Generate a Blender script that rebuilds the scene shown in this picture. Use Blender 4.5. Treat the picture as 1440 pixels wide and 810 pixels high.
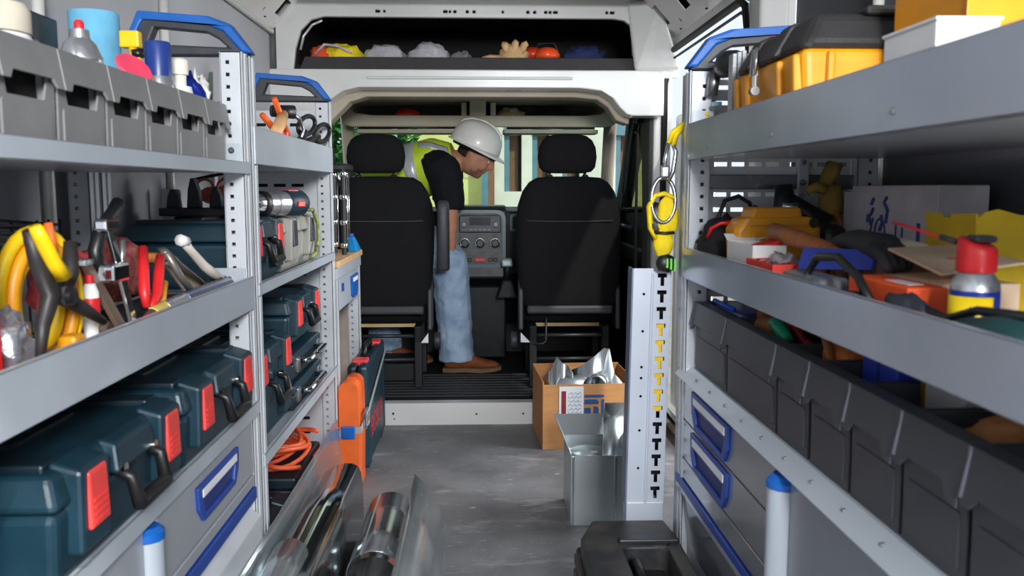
import bpy, math, random
from mathutils import Vector, Matrix, noise
from mathutils.geometry import tessellate_polygon
random.seed(7)
PI = math.pi
for o in list(bpy.data.objects):
    bpy.data.objects.remove(o)
scn = bpy.context.scene
COL = scn.collection

# ---------------------------------------------------------------- camera
cam_d = bpy.data.cameras.new('camera')
cam_d.sensor_width = 36
cam_d.lens = 30.475
cam_d.clip_start = 0.02
cam_d.clip_end = 300
cam_d.dof.use_dof = True
cam_d.dof.focus_distance = 3.2
cam_d.dof.aperture_fstop = 7.0
cam = bpy.data.objects.new('camera', cam_d)
COL.objects.link(cam)
cam.location = (0, 0, 1.10)
cam.rotation_euler = (math.radians(90 - 6.50), 0, math.radians(-2.114))
scn.camera = cam

# ---------------------------------------------------------------- world, sun, lights, exposure
wd = bpy.data.worlds.new('sky')
scn.world = wd
wd.use_nodes = True
wn = wd.node_tree.nodes
wl = wd.node_tree.links
bgn = wn['Background']
bgn.inputs[0].default_value = (0.80, 0.88, 1.0, 1)
bgn.inputs[1].default_value = 1.1

def lamp(name, kind, loc, aim, energy, color=(1, 1, 1), **kw):
    d = bpy.data.lights.new(name, kind)
    d.energy = energy
    d.color = color
    for k, v in kw.items():
        setattr(d, k, v)
    o = bpy.data.objects.new(name, d)
    COL.objects.link(o)
    o.location = loc
    o.rotation_euler = (Vector(aim) - Vector(loc)).to_track_quat('-Z', 'Y').to_euler()
    return o

lamp('sun', 'SUN', (4, -6, 10), (0.0, 2.5, 1.0), 2.2, (1.0, 0.97, 0.92), angle=0.03)
# assumed soft lamp outside the rear doors; area lamp added to imitate side-door daylight
lamp('assumed_softbox', 'AREA', (0.40, -1.4, 1.78), (0.0, 2.6, 0.85), 140, (0.96, 0.985, 1.0), shape='RECTANGLE', size=0.6, size_y=0.5)
lamp('added_door_lamp', 'AREA', (2.1, 3.3, 1.5), (-0.6, 2.4, 0.8), 85, (0.97, 0.99, 1.0), shape='RECTANGLE', size=1.4, size_y=1.4)  # unseen lamp, added as fill from the side door

scn.view_settings.view_transform = 'Standard'
scn.view_settings.look = 'None'
scn.view_settings.exposure = 0.0
scn.view_settings.gamma = 1.0
scn.view_settings.use_curve_mapping = False

# ---------------------------------------------------------------- materials
def lin(c):
    out = []
    for v in c[:3]:
        v = v / 255.0
        out.append(v / 12.92 if v <= 0.04045 else ((v + 0.055) / 1.055) ** 2.4)
    return (*out, 1)

MATS = {}
def M(name, rgb, rough=0.5, metal=0.0, var=0.08, scale=12.0, bump=0.0, bscale=60.0, coat=0.0, stretch=None, spec=0.5, alt=None, lo=0.35, hi=0.65, rvar=0.1):
    """procedural material: noise-driven colour, roughness and optional bump"""
    if name in MATS:
        return MATS[name]
    m = bpy.data.materials.new(name)
    m.use_nodes = True
    n = m.node_tree.nodes
    l = m.node_tree.links
    p = n['Principled BSDF']
    tc = n.new('ShaderNodeTexCoord')
    mp = n.new('ShaderNodeMapping')
    l.new(tc.outputs['Object'], mp.inputs[0])
    if stretch:
        mp.inputs['Scale'].default_value = stretch
    nz = n.new('ShaderNodeTexNoise')
    nz.inputs['Scale'].default_value = scale
    nz.inputs['Detail'].default_value = 4
    l.new(mp.outputs[0], nz.inputs['Vector'])
    cr = n.new('ShaderNodeValToRGB')
    c = lin(rgb)
    if alt:
        a = lin(alt)
    else:
        a = tuple(min(1, v * (1 + var * 2)) for v in c[:3]) + (1,)
        c = tuple(v * (1 - var) for v in c[:3]) + (1,)
    cr.color_ramp.elements[0].position = lo
    cr.color_ramp.elements[0].color = c
    cr.color_ramp.elements[1].position = hi
    cr.color_ramp.elements[1].color = a
    l.new(nz.outputs['Fac'], cr.inputs[0])
    l.new(cr.outputs[0], p.inputs['Base Color'])
    mr = n.new('ShaderNodeMapRange')
    mr.inputs['To Min'].default_value = max(0.02, rough - rvar)
    mr.inputs['To Max'].default_value = min(1, rough + rvar)
    l.new(nz.outputs['Fac'], mr.inputs['Value'])
    l.new(mr.outputs[0], p.inputs['Roughness'])
    p.inputs['Metallic'].default_value = metal
    p.inputs['Specular IOR Level'].default_value = spec
    p.inputs['Coat Weight'].default_value = coat
    p.inputs['Coat Roughness'].default_value = 0.08
    if bump:
        n2 = n.new('ShaderNodeTexNoise')
        n2.inputs['Scale'].default_value = bscale
        n2.inputs['Detail'].default_value = 5
        l.new(mp.outputs[0], n2.inputs['Vector'])
        b = n.new('ShaderNodeBump')
        b.inputs['Strength'].default_value = bump
        b.inputs['Distance'].default_value = 0.01
        l.new(n2.outputs['Fac'], b.inputs['Height'])
        l.new(b.outputs[0], p.inputs['Normal'])
    MATS[name] = m
    return m

def glass(name, tint=(235, 245, 245), refl=0.10, rough=0.02, opac=0.0, body=(200, 210, 215)):
    if name in MATS:
        return MATS[name]
    m = bpy.data.materials.new(name)
    m.use_nodes = True
    n = m.node_tree.nodes
    l = m.node_tree.links
    out = n['Material Output']
    n.remove(n['Principled BSDF'])
    t = n.new('ShaderNodeBsdfTransparent')
    t.inputs[0].default_value = lin(tint)
    g = n.new('ShaderNodeBsdfGlossy')
    g.inputs['Roughness'].default_value = rough
    lw = n.new('ShaderNodeFresnel')
    nz = n.new('ShaderNodeTexNoise')
    nz.inputs['Scale'].default_value = 6
    mr = n.new('ShaderNodeMapRange')
    mr.inputs['To Min'].default_value = 1.3
    mr.inputs['To Max'].default_value = 1.5 + refl
    l.new(nz.outputs['Fac'], mr.inputs['Value'])
    l.new(mr.outputs[0], lw.inputs['IOR'])
    mx = n.new('ShaderNodeMixShader')
    l.new(lw.outputs[0], mx.inputs[0])
    l.new(t.outputs[0], mx.inputs[1])
    l.new(g.outputs[0], mx.inputs[2])
    last = mx
    if opac:
        d = n.new('ShaderNodeBsdfDiffuse')
        d.inputs[0].default_value = lin(body)
        m2 = n.new('ShaderNodeMixShader')
        m2.inputs[0].default_value = opac
        l.new(mx.outputs[0], m2.inputs[1])
        l.new(d.outputs[0], m2.inputs[2])
        last = m2
    l.new(last.outputs[0], out.inputs[0])
    MATS[name] = m
    return m

# ---------------------------------------------------------------- mesh builder
class MB:
    def __init__(s):
        s.v = []
        s.f = []
    def add(s, vs, fs):
        k = len(s.v)
        s.v += [tuple(p) for p in vs]
        s.f += [tuple(i + k for i in q) for q in fs]
        return s
    def box(s, x0, x1, y0, y1, z0, z1):
        vs = [(x, y, z) for z in (z0, z1) for y in (y0, y1) for x in (x0, x1)]
        return s.add(vs, [(0, 2, 3, 1), (4, 5, 7, 6), (0, 1, 5, 4), (2, 6, 7, 3), (0, 4, 6, 2), (1, 3, 7, 5)])
    def hexa(s, bot, top):
        """8-corner block: bot and top are 4 corners each, counter-clockwise seen from above"""
        return s.add(list(bot) + list(top), [(3, 2, 1, 0), (4, 5, 6, 7), (0, 1, 5, 4), (1, 2, 6, 5), (2, 3, 7, 6), (3, 0, 4, 7)])
    def plate(s, outer, holes, axis, a, b):
        """polygon with holes in the plane across `axis`, extruded from a to b"""
        loops = [list(outer)] + [list(h) for h in holes]
        flat = [p for lp in loops for p in lp]
        def mk(p, t):
            return {'x': (t, p[0], p[1]), 'y': (p[0], t, p[1]), 'z': (p[0], p[1], t)}[axis]
        tri = tessellate_polygon([[Vector((p[0], p[1], 0)) for p in lp] for lp in loops])
        n = len(flat)
        vs = [mk(p, a) for p in flat] + [mk(p, b) for p in flat]
        fs = []
        for t in tri:
            fs.append(tuple(t))
            fs.append(tuple(i + n for i in reversed(t)))
        k = 0
        for lp in loops:
            for i in range(len(lp)):
                j = (i + 1) % len(lp)
                fs.append((k + i, k + j, k + j + n, k + i + n))
            k += len(lp)
        return s.add(vs, fs)
    def tube(s, path, r, n=8, closed=False, flat=1.0):
        pts = [Vector(p) for p in path]
        m = len(pts)
        rr = r if isinstance(r, (list, tuple)) else [r] * m
        vs = []
        up = None
        for i in range(m):
            if closed:
                t = pts[(i + 1) % m] - pts[i - 1]
            else:
                t = pts[min(i + 1, m - 1)] - pts[max(i - 1, 0)]
            t.normalize()
            if up is None:
                up = Vector((0, 0, 1)) if abs(t.z) < 0.9 else Vector((1, 0, 0))
            up = up - t * up.dot(t)
            if up.length < 1e-6:
                up = t.orthogonal()
            up.normalize()
            sd = t.cross(up)
            for k in range(n):
                a = 2 * PI * k / n
                vs.append(pts[i] + (up * math.cos(a) * flat + sd * math.sin(a)) * rr[i])
        fs = []
        for i in range(m if closed else m - 1):
            j = (i + 1) % m
            for k in range(n):
                q = (k + 1) % n
                fs.append((i * n + k, i * n + q, j * n + q, j * n + k))
        if not closed:
            fs.append(tuple(range(n - 1, -1, -1)))
            fs.append(tuple((m - 1) * n + k for k in range(n)))
        return s.add(vs, fs)
    def lathe(s, prof, n=20, c=(0, 0, 0), M3=None, a0=0.0, a1=2 * PI):
        full = abs(a1 - a0 - 2 * PI) < 1e-6
        seg = n if full else n + 1
        vs = []
        for r, z in prof:
            for k in range(seg):
                a = a0 + (a1 - a0) * k / n
                p = Vector((r * math.cos(a), r * math.sin(a), z))
                if M3:
                    p = M3 @ p
                vs.append(p + Vector(c))
        fs = []
        for i in range(len(prof) - 1):
            for k in range(n):
                q = (k + 1) % seg
                fs.append((i * seg + k, i * seg + q, (i + 1) * seg + q, (i + 1) * seg + k))
        if full:
            fs.append(tuple(range(n - 1, -1, -1)))
            fs.append(tuple((len(prof) - 1) * n + k for k in range(n)))
        return s.add(vs, fs)
    def loft(s, rings, cap=True, closed=False):
        n = len(rings[0])
        vs = [p for r in rings for p in r]
        fs = []
        m = len(rings)
        for i in range(m if closed else m - 1):
            j = (i + 1) % m
            for k in range(n):
                q = (k + 1) % n
                fs.append((i * n + k, i * n + q, j * n + q, j * n + k))
        if cap and not closed:
            fs.append(tuple(range(n - 1, -1, -1)))
            fs.append(tuple((m - 1) * n + k for k in range(n)))
        return s.add(vs, fs)
    def grid(s, fn, nu, nv):
        vs = [fn(i / nu, j / nv) for i in range(nu + 1) for j in range(nv + 1)]
        w = nv + 1
        fs = [(i * w + j, (i + 1) * w + j, (i + 1) * w + j + 1, i * w + j + 1) for i in range(nu) for j in range(nv)]
        return s.add(vs, fs)
    def blob(s, c, r, n=18, amp=0.25, freq=3.0, seed=0, flatb=None):
        """crumpled soft lump: sphere pushed around by noise; flatb = lowest z allowed"""
        m = n // 2
        vs = []
        for i in range(m + 1):
            th = PI * i / m
            for k in range(n):
                ph = 2 * PI * k / n
                d = Vector((math.sin(th) * math.cos(ph), math.sin(th) * math.sin(ph), math.cos(th)))
                q = 1 + amp * noise.noise(d * freq + Vector((seed * 7.3, seed * 3.1, seed)))
                q += amp * 0.5 * noise.noise(d * freq * 2.3 + Vector((seed, 5, seed * 2)))
                p = Vector((c[0] + d.x * r[0] * q, c[1] + d.y * r[1] * q, c[2] + d.z * r[2] * q))
                if flatb is not None:
                    p.z = max(p.z, flatb)
                vs.append(p)
        fs = []
        for i in range(m):
            for k in range(n):
                q = (k + 1) % n
                fs.append((i * n + k, (i + 1) * n + k, (i + 1) * n + q, i * n + q))
        return s.add(vs, fs)
    def xf(s, mat):
        s.v = [tuple(mat @ Vector(p)) for p in s.v]
        return s

def wloc(p):
    o = Vector((0, 0, 0))
    while p is not None:
        o += p.location
        p = p.parent
    return o

def ob(name, mb, mat, parent=None, bevel=0.0, smooth=False, solid=0.0, sub=0, w=True, seg=2, label=None, kind=None, off=0.0, weld=False):
    """link one mesh object; with w=True the builder holds world coordinates and the parent chain is unrotated"""
    o3 = wloc(parent) if (w and parent) else Vector((0, 0, 0))
    me = bpy.data.meshes.new(name)
    me.from_pydata([(p[0] - o3.x, p[1] - o3.y, p[2] - o3.z) for p in mb.v], [], mb.f)
    me.update()
    import bmesh
    b = bmesh.new()
    b.from_mesh(me)
    if weld:
        bmesh.ops.remove_doubles(b, verts=b.verts, dist=1e-5)
    bmesh.ops.recalc_face_normals(b, faces=b.faces)
    b.to_mesh(me)
    b.free()
    if smooth:
        for p in me.polygons:
            p.use_smooth = True
        if smooth is not True:
            me.set_sharp_from_angle(angle=math.radians(smooth))
    me.materials.append(mat)
    o = bpy.data.objects.new(name, me)
    COL.objects.link(o)
    if parent:
        o.parent = parent
    if solid:
        md = o.modifiers.new('solid', 'SOLIDIFY')
        md.thickness = solid
        md.offset = off
    if sub:
        md = o.modifiers.new('sub', 'SUBSURF')
        md.levels = sub
        md.render_levels = sub
    if bevel:
        md = o.modifiers.new('bevel', 'BEVEL')
        md.width = bevel
        md.segments = seg
        md.limit_method = 'ANGLE'
        md.angle_limit = math.radians(40)
    if label:
        o['label'] = label
    if kind:
        o['kind'] = kind
    return o

def tag(o, label, cat, group=None):
    o['label'] = label
    o['category'] = cat
    if group:
        o['group'] = group
    return o

def thing(name, label, cat, loc=(0, 0, 0), rotz=0.0, group=None, rot=None):
    o = bpy.data.objects.new(name, None)
    o.empty_display_size = 0.05
    COL.objects.link(o)
    o.location = loc
    o.rotation_euler = rot if rot else (0, 0, rotz)
    return tag(o, label, cat, group)

def struct(name, mb, mat, **kw):
    o = ob(name, mb, mat, **kw)
    if not kw.get('parent'):
        o['kind'] = 'structure'
    return o

def dup(root, loc, rotz=0.0, label=None, rot=None):
    r = root.copy()
    COL.objects.link(r)
    r.location = loc
    r.rotation_euler = rot if rot else (0, 0, rotz)
    if label:
        r['label'] = label
    for ch in list(root.children):
        c = ch.copy()
        COL.objects.link(c)
        c.parent = r
        for g in list(ch.children):
            d = g.copy()
            COL.objects.link(d)
            d.parent = c
    return r

def arc(cx, cy, r, a0, a1, n):
    return [(cx + r * math.cos(math.radians(a0 + (a1 - a0) * i / n)), cy + r * math.sin(math.radians(a0 + (a1 - a0) * i / n))) for i in range(n + 1)]

def rrect(x0, x1, y0, y1, r, n=4):
    return arc(x1 - r, y0 + r, r, -90, 0, n) + arc(x1 - r, y1 - r, r, 0, 90, n) + arc(x0 + r, y1 - r, r, 90, 180, n) + arc(x0 + r, y0 + r, r, 180, 270, n)

def rect(x0, x1, y0, y1):
    return [(x0, y0), (x1, y0), (x1, y1), (x0, y1)]

def text(name, body, size, mat, parent, loc, rot, depth=0.0004, align='CENTER', sx=1.0):
    cu = bpy.data.curves.new(name, 'FONT')
    cu.body = body
    cu.size = size
    cu.extrude = depth
    cu.align_x = align
    cu.align_y = 'CENTER'
    t = bpy.data.objects.new(name, cu)
    COL.objects.link(t)
    dg = bpy.context.evaluated_depsgraph_get()
    me = bpy.data.meshes.new_from_object(t.evaluated_get(dg))
    bpy.data.objects.remove(t)
    me.materials.clear()
    me.materials.append(mat)
    o = bpy.data.objects.new(name, me)
    COL.objects.link(o)
    o.parent = parent
    o3 = wloc(parent)
    o.location = Vector(loc)
    o.rotation_euler = rot
    o.scale = (sx, 1, 1)
    return o

# palette
ALU = M('rack_grey', (182, 189, 198), 0.38, 0.15, 0.04, 5, coat=0.2)
ALUW = M('rack_light', (200, 203, 208), 0.35, 0.1, 0.04, 6, coat=0.2)
ALUR = M('brushed_aluminium', (180, 188, 199), 0.2, 0.4, 0.04, 4, rvar=0.05)
DRAWR = M('drawer_front_gloss', (168, 172, 178), 0.16, 0.45, 0.03, 3, coat=0.5, rvar=0.04)
VAN = M('van_white', (208, 208, 206), 0.30, 0.0, 0.03, 3, coat=0.4)
VANG = M('van_roof_grey', (196, 196, 196), 0.38, 0.0, 0.05, 2, coat=0.2)
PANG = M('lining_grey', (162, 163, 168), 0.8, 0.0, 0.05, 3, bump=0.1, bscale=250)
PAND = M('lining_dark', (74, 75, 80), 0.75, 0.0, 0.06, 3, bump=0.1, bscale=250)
BLUE = M('handle_blue', (16, 92, 176), 0.4, 0.0, 0.05, 20)
BLUED = M('handle_blue_deep', (28, 66, 150), 0.4, 0.0, 0.05, 20)
DARK = M('plastic_charcoal', (52, 54, 60), 0.45, 0.0, 0.08, 30, bump=0.06, bscale=300)
BLACK = M('plastic_black', (22, 22, 24), 0.42, 0.0, 0.1, 30)
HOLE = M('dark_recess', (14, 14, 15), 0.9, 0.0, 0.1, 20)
TEAL = M('case_teal', (15, 46, 59), 0.42, 0.0, 0.07, 18, bump=0.05, bscale=400)
TEALD = M('case_teal_dark', (10, 30, 40), 0.45, 0.0, 0.07, 18)
RED = M('latch_red', (232, 66, 62), 0.4, 0.0, 0.05, 25)
BINL = M('bin_grey', (128, 127, 127), 0.5, 0.0, 0.06, 10, bump=0.05, bscale=300)
BINR = M('bin_charcoal', (62, 64, 68), 0.45, 0.0, 0.06, 10, bump=0.05, bscale=300)
CHROME = M('chrome', (225, 228, 232), 0.12, 1.0, 0.03, 10, rvar=0.05)
STEEL = M('tool_steel', (150, 150, 152), 0.3, 0.9, 0.1, 20)
YEL = M('yellow_plastic', (240, 196, 14), 0.42, 0.0, 0.05, 15)
YELO = M('toolbox_yellow', (222, 148, 18), 0.42, 0.0, 0.06, 15)
ORA = M('orange_plastic', (236, 104, 36), 0.42, 0.0, 0.05, 15)
REDP = M('red_plastic', (212, 36, 40), 0.38, 0.0, 0.06, 15)
WHT = M('white_card', (232, 230, 228), 0.6, 0.0, 0.03, 10)
PAPER = M('label_paper', (235, 236, 238), 0.6, 0.0, 0.03, 10)
CARD = M('cardboard', (196, 140, 88), 0.85, 0.0, 0.06, 8, bump=0.08, bscale=120, stretch=(1, 1, 6))
WOOD = M('wood_handle', (166, 98, 48), 0.5, 0.0, 0.15, 14, stretch=(1, 6, 6))
WOODL = M('ply_top', (206, 168, 122), 0.5, 0.0, 0.1, 10, stretch=(8, 1, 1))
GALV = M('galvanised', (200, 208, 212), 0.24, 0.85, 0.04, 6, rvar=0.04)
GALVD = M('galvanised_dull', (190, 197, 199), 0.34, 0.6, 0.05, 8, rvar=0.05)
SEAT = M('seat_fabric', (25, 25, 27), 0.9, 0.0, 0.08, 60, bump=0.2, bscale=500, spec=0.2)
CABB = M('cab_black', (14, 15, 16), 0.6, 0.0, 0.1, 30)
BEIGE = M('cab_beige', (176, 166, 150), 0.8, 0.0, 0.04, 6, bump=0.05, bscale=200)
RUBBER = M('rubber_seal', (18, 18, 18), 0.55, 0.0, 0.1, 30)
LEATH = M('leather_brown', (138, 84, 42), 0.7, 0.0, 0.15, 20, bump=0.2, bscale=80)

# ================================================================ THE VAN SHELL
def floor_material():
    m = M('floor_rubber', (108, 108, 110), 0.6, 0.0, 0.12, 5, bump=0.25, bscale=420)
    n = m.node_tree.nodes
    l = m.node_tree.links
    p = n['Principled BSDF']
    old = p.inputs['Base Color'].links[0].from_socket
    tc = n.new('ShaderNodeTexCoord')
    def streak(scale, rot, lo, hi, sc):
        mp = n.new('ShaderNodeMapping')
        mp.inputs['Scale'].default_value = sc
        mp.inputs['Rotation'].default_value = (0, 0, rot)
        l.new(tc.outputs['Object'], mp.inputs[0])
        z = n.new('ShaderNodeTexNoise')
        z.inputs['Scale'].default_value = scale
        z.inputs['Detail'].default_value = 8
        z.inputs['Roughness'].default_value = 0.65
        l.new(mp.outputs[0], z.inputs['Vector'])
        r = n.new('ShaderNodeValToRGB')
        r.color_ramp.elements[0].position = lo
        r.color_ramp.elements[1].position = hi
        l.new(z.outputs['Fac'], r.inputs[0])
        return r.outputs[0]
    def mixin(base, fac, col, k):
        mu = n.new('ShaderNodeMath')
        mu.operation = 'MULTIPLY'
        mu.inputs[1].default_value = k
        l.new(fac, mu.inputs[0])
        x = n.new('ShaderNodeMix')
        x.data_type = 'RGBA'
        l.new(mu.outputs[0], x.inputs[0])
        l.new(base, x.inputs[6])
        x.inputs[7].default_value = lin(col)
        return x.outputs[2]
    c = mixin(old, streak(3.0, 0.5, 0.56, 0.72, (1, 2.2, 1)), (184, 184, 186), 0.55)
    c = mixin(c, streak(16, -0.7, 0.62, 0.70, (1, 5, 1)), (222, 222, 222), 0.75)
    c = mixin(c, streak(40, 0.9, 0.64, 0.72, (1, 3, 1)), (206, 206, 206), 0.5)
    c = mixin(c, streak(7, 0.2, 0.58, 0.75, (1, 1, 1)), (58, 58, 60), 0.5)
    l.new(c, p.inputs['Base Color'])
    return m

struct('floor', MB().box(-0.95, 0.90, -0.1, 3.99, -0.06, 0), floor_material())
LX, RX = -0.93, 0.90
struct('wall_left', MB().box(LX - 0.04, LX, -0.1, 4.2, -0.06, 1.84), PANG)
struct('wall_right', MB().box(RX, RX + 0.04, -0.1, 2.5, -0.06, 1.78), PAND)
# roof skin with pressed cross ribs
rf = MB().box(-0.97, 0.94, -0.1, 4.1, 1.94, 1.97)
struct('ceiling', rf, VANG)
for i, y in enumerate((0.4, 1.1, 1.8, 2.5, 3.15, 3.72)):
    struct('trim_%d' % (i + 1), MB().hexa([(-0.8, y - 0.07, 1.905), (0.78, y - 0.07, 1.905), (0.78, y + 0.07, 1.905), (-0.8, y + 0.07, 1.905)],
                                          [(-0.8, y - 0.11, 1.939), (0.78, y - 0.11, 1.939), (0.78, y + 0.11, 1.939), (-0.8, y + 0.11, 1.939)]), VANG, bevel=0.008)
# side roof rails: slanting beams with punched holes, running the length of the load bay
def roof_rail(name, s, z0, wd):
    b = MB()
    # work in (y, t) plane then tilt: t runs along the slanted face; one cell per punched hole
    y = -0.1
    for k in range(22):
        y1 = y + 0.185
        big = k % 3 != 2
        h = rect(y + 0.05, y + 0.145, wd * 0.38, wd * 0.80) if big else arc((y + y1) / 2, wd * 0.3, 0.011, 0, 315, 7)
        b.plate(rect(y, y1, 0, wd), [h], 'z', 0, 0.004)
        y = y1
    p0 = Vector((LX + 0.01 if s < 0 else RX - 0.01, 0, z0))
    d = Vector((-s * 0.66, 0, 0.751))
    n = Vector((-s * 0.751, 0, -0.66))
    b.v = [tuple(p0 + Vector((0, q[0], 0)) + d * q[1] + n * q[2]) for q in b.v]
    o = struct(name, b, VAN)
    bk = MB()
    bk.add([tuple(p0 + Vector((0, y, 0)) + d * t - n * 0.03) for y, t in ((-0.1, 0), (3.97, 0), (3.97, wd), (-0.1, wd))], [(0, 1, 2, 3)])
    ob('rail_back', bk, HOLE, o, w=False, solid=0.002)
    lip = MB().tube([tuple(p0 + Vector((0, y, 0)) + n * 0.004) for y in (-0.1, 3.97)], 0.012, 8)
    ob('rail_lip', lip, VAN, o, w=False, smooth=True)
    for k in range(9):
        yb = 0.4 + k * 0.42
        ob('rail_bolt', MB().lathe([(0.009, 0), (0.009, 0.003)], 8, tuple(p0 + Vector((0, yb, 0)) + d * wd * 0.16 + n * 0.004), Matrix.Rotation(0, 3, 'X')), HOLE, o, w=False)
    return o
roof_rail('trim_7', -1, 1.795, 0.19)
roof_rail('trim_8', 1, 1.75, 0.24)

# lining ribs on the walls
k = 9
for x, ys in ((LX, (1.9, 2.64)), (RX - 0.02, (1.93,))):
    for y in ys:
        b = MB().tube([(x + 0.01, y, 0.75), (x + 0.01, y, 1.18), (x + 0.01, y + (0.03 if x > 0 else 0), 1.26), (x + 0.01, y + (0.03 if x > 0 else 0), 1.76)], 0.013, 8)
        struct('trim_%d' % k, b, M('rib_strip', (206, 204, 200), 0.4, 0.2, 0.05, 10), smooth=True)
        k += 1

# ---- bulkhead arch
def hole_row(xs, z):
    out = []
    for x, w in xs:
        out.append(rect(x, x + w, z, z + 0.012))
    return out
hdr = MB().plate([(-0.90, 1.95), (-0.90, 1.60), (-0.83, 1.60), (-0.815, 1.72), (-0.79, 1.80), (-0.745, 1.845), (-0.69, 1.86), (0.60, 1.858), (0.65, 1.85), (0.678, 1.83), (0.685, 1.80), (0.69, 1.70), (0.80, 1.60), (0.90, 1.60), (0.90, 1.95)],
                 hole_row([(-0.46, 0.022), (-0.425, 0.01), (-0.16, 0.02), (-0.135, 0.01), (-0.115, 0.014), (-0.06, 0.014), (-0.03, 0.014), (0.10, 0.01), (0.21, 0.014), (0.24, 0.014), (0.29, 0.014), (0.31, 0.012), (0.33, 0.02), (0.565, 0.012), (0.585, 0.02)], 1.878), 'y', 3.97, 4.0)
struct('trim_12', hdr, VAN, bevel=0.004)
struct('trim_13', MB().box(-0.88, 0.88, 4.001, 4.02, 1.862, 1.93), HOLE)
beam = MB().plate([(-0.93, 1.632), (-0.93, 0.0), (-0.745, 0.0), (-0.735, 1.36), (-0.715, 1.43), (-0.67, 1.495), (-0.61, 1.535), (-0.54, 1.552), (0.45, 1.552), (0.55, 1.54), (0.60, 1.51), (0.635, 1.465), (0.665, 1.438), (0.70, 1.43), (0.835, 1.43), (0.835, 1.625), (0.80, 1.632)], [], 'y', 3.965, 4.10)
struct('trim_14', beam, VAN, bevel=0.014, seg=3)
# inner lip under the cross beam, set further in
lip = MB().plate([(-0.74, 1.57), (-0.70, 1.40), (-0.66, 1.44), (-0.60, 1.50), (-0.52, 1.525), (0.44, 1.525), (0.55, 1.515), (0.60, 1.48), (0.64, 1.42), (0.70, 1.40), (0.72, 1.57)], [], 'y', 4.101, 4.22)
struct('trim_15', lip, BEIGE, bevel=0.01)
# pressed step along the white beam
struct('trim_16', MB().box(-0.50, 0.42, 3.955, 3.966, 1.588, 1.60), VANG, bevel=0.004)
# right-hand B-pillar
struct('trim_17', MB().box(0.815, 0.87, 4.09, 4.2, 0.0, 1.45), VAN, bevel=0.01)
struct('trim_18', MB().box(-0.87, -0.75, 4.101, 4.2, 0.0, 1.45), VAN, bevel=0.01)
# corner gusset between rail and bulkhead on the right
g = MB().hexa([(0.70, 3.96, 1.63), (0.895, 3.90, 1.63), (0.895, 3.985, 1.63), (0.70, 3.985, 1.63)], [(0.66, 3.96, 1.93), (0.80, 3.90, 1.93), (0.80, 3.985, 1.93), (0.66, 3.985, 1.93)])
struct('trim_19', g, VAN, bevel=0.02, seg=3)
# sill step up to the cab
sb = MB().plate(rect(-0.82, 0.82, 0.0, 0.102), [arc(-0.41, 0.055, 0.006, 0, 315, 7), arc(-0.405, 0.03, 0.004, 0, 315, 7), arc(-0.02, 0.05, 0.005, 0, 315, 7), arc(0.2, 0.05, 0.005, 0, 315, 7)], 'y', 3.985, 3.99)
so = struct('trim_20', sb, VAN)
ob('sill_cap', MB().box(-0.82, 0.82, 3.985, 4.05, 0.096, 0.104), VAN, so, bevel=0.004)
ob('sill_back', MB().box(-0.82, 0.82, 3.999, 4.02, 0.0, 0.095), HOLE, so)

# ---- loft above the cab
lf = MB().box(-0.83, 0.80, 4.02, 4.80, 1.635, 1.655)
lo = struct('trim_21', lf, M('loft_black', (20, 20, 21), 0.85, 0, 0.1, 30))
ob('front_lip', MB().hexa([(-0.80, 3.985, 1.634), (0.79, 3.985, 1.634), (0.79, 4.03, 1.634), (-0.80, 4.03, 1.634)], [(-0.78, 4.0, 1.69), (0.72, 4.0, 1.69), (0.72, 4.03, 1.69), (-0.78, 4.03, 1.69)]), M('loft_lip', (48, 46, 48), 0.6, 0, 0.08, 30), lo, bevel=0.003)
ob('back_panel', MB().box(-0.83, 0.80, 4.79, 4.81, 1.63, 1.95), MATS['loft_black'], lo)
ob('roof_panel', MB().box(-0.83, 0.80, 4.03, 4.81, 1.93, 1.95), MATS['loft_black'], lo)
for sx in (-0.83, 0.79):
    ob('side_panel', MB().box(sx, sx + 0.012, 4.03, 4.81, 1.63, 1.95), MATS['loft_black'], lo)
ob('ribbed_vent', MB().tube([(-0.80, 4.01, 1.72), (-0.785, 4.01, 1.78), (-0.745, 4.01, 1.83), (-0.70, 4.01, 1.85)], 0.006, 6), M('clear_trim', (190, 192, 192), 0.2, 0.4), lo, smooth=True)

# ---- right side door opening
fr = MB().plate(rect(2.5, 4.22, 0.0, 1.80), [[(2.80, 0.06), (4.10, 0.06), (4.10, 1.58), (4.08, 1.65), (4.02, 1.70), (3.93, 1.725), (2.92, 1.725), (2.85, 1.70), (2.78, 1.5)]], 'x', 0.868, 0.90)
do = struct('door_1', fr, VAN, bevel=0.006)
loop = [(0.862, y, z) for y, z in [(2.80, 0.06), (4.09, 0.06), (4.09, 1.58), (4.07, 1.64), (4.02, 1.69), (3.93, 1.715), (2.92, 1.715), (2.86, 1.69), (2.79, 1.5)]]
ob('door_seal', MB().tube(loop, 0.014, 8, closed=True), RUBBER, do, smooth=True)
ob('inner_seal', MB().tube([(0.866, p[1] - 0.035 if p[1] > 4 else p[1], p[2] - (0.035 if p[2] > 1.6 else 0)) for p in loop], 0.006, 6, closed=True), RUBBER, do, smooth=True)
# edge of the slid-open door with its latch plate, outside the opening
dp = MB().box(0.93, 0.97, 3.55, 4.15, 0.05, 1.45)
d2 = struct('door_2', dp, VAN, bevel=0.015)
ob('latch_plate', MB().plate(rrect(3.72, 3.78, 1.38, 1.43, 0.02), [], 'x', 0.925, 0.931), STEEL, d2, bevel=0.002)
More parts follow.
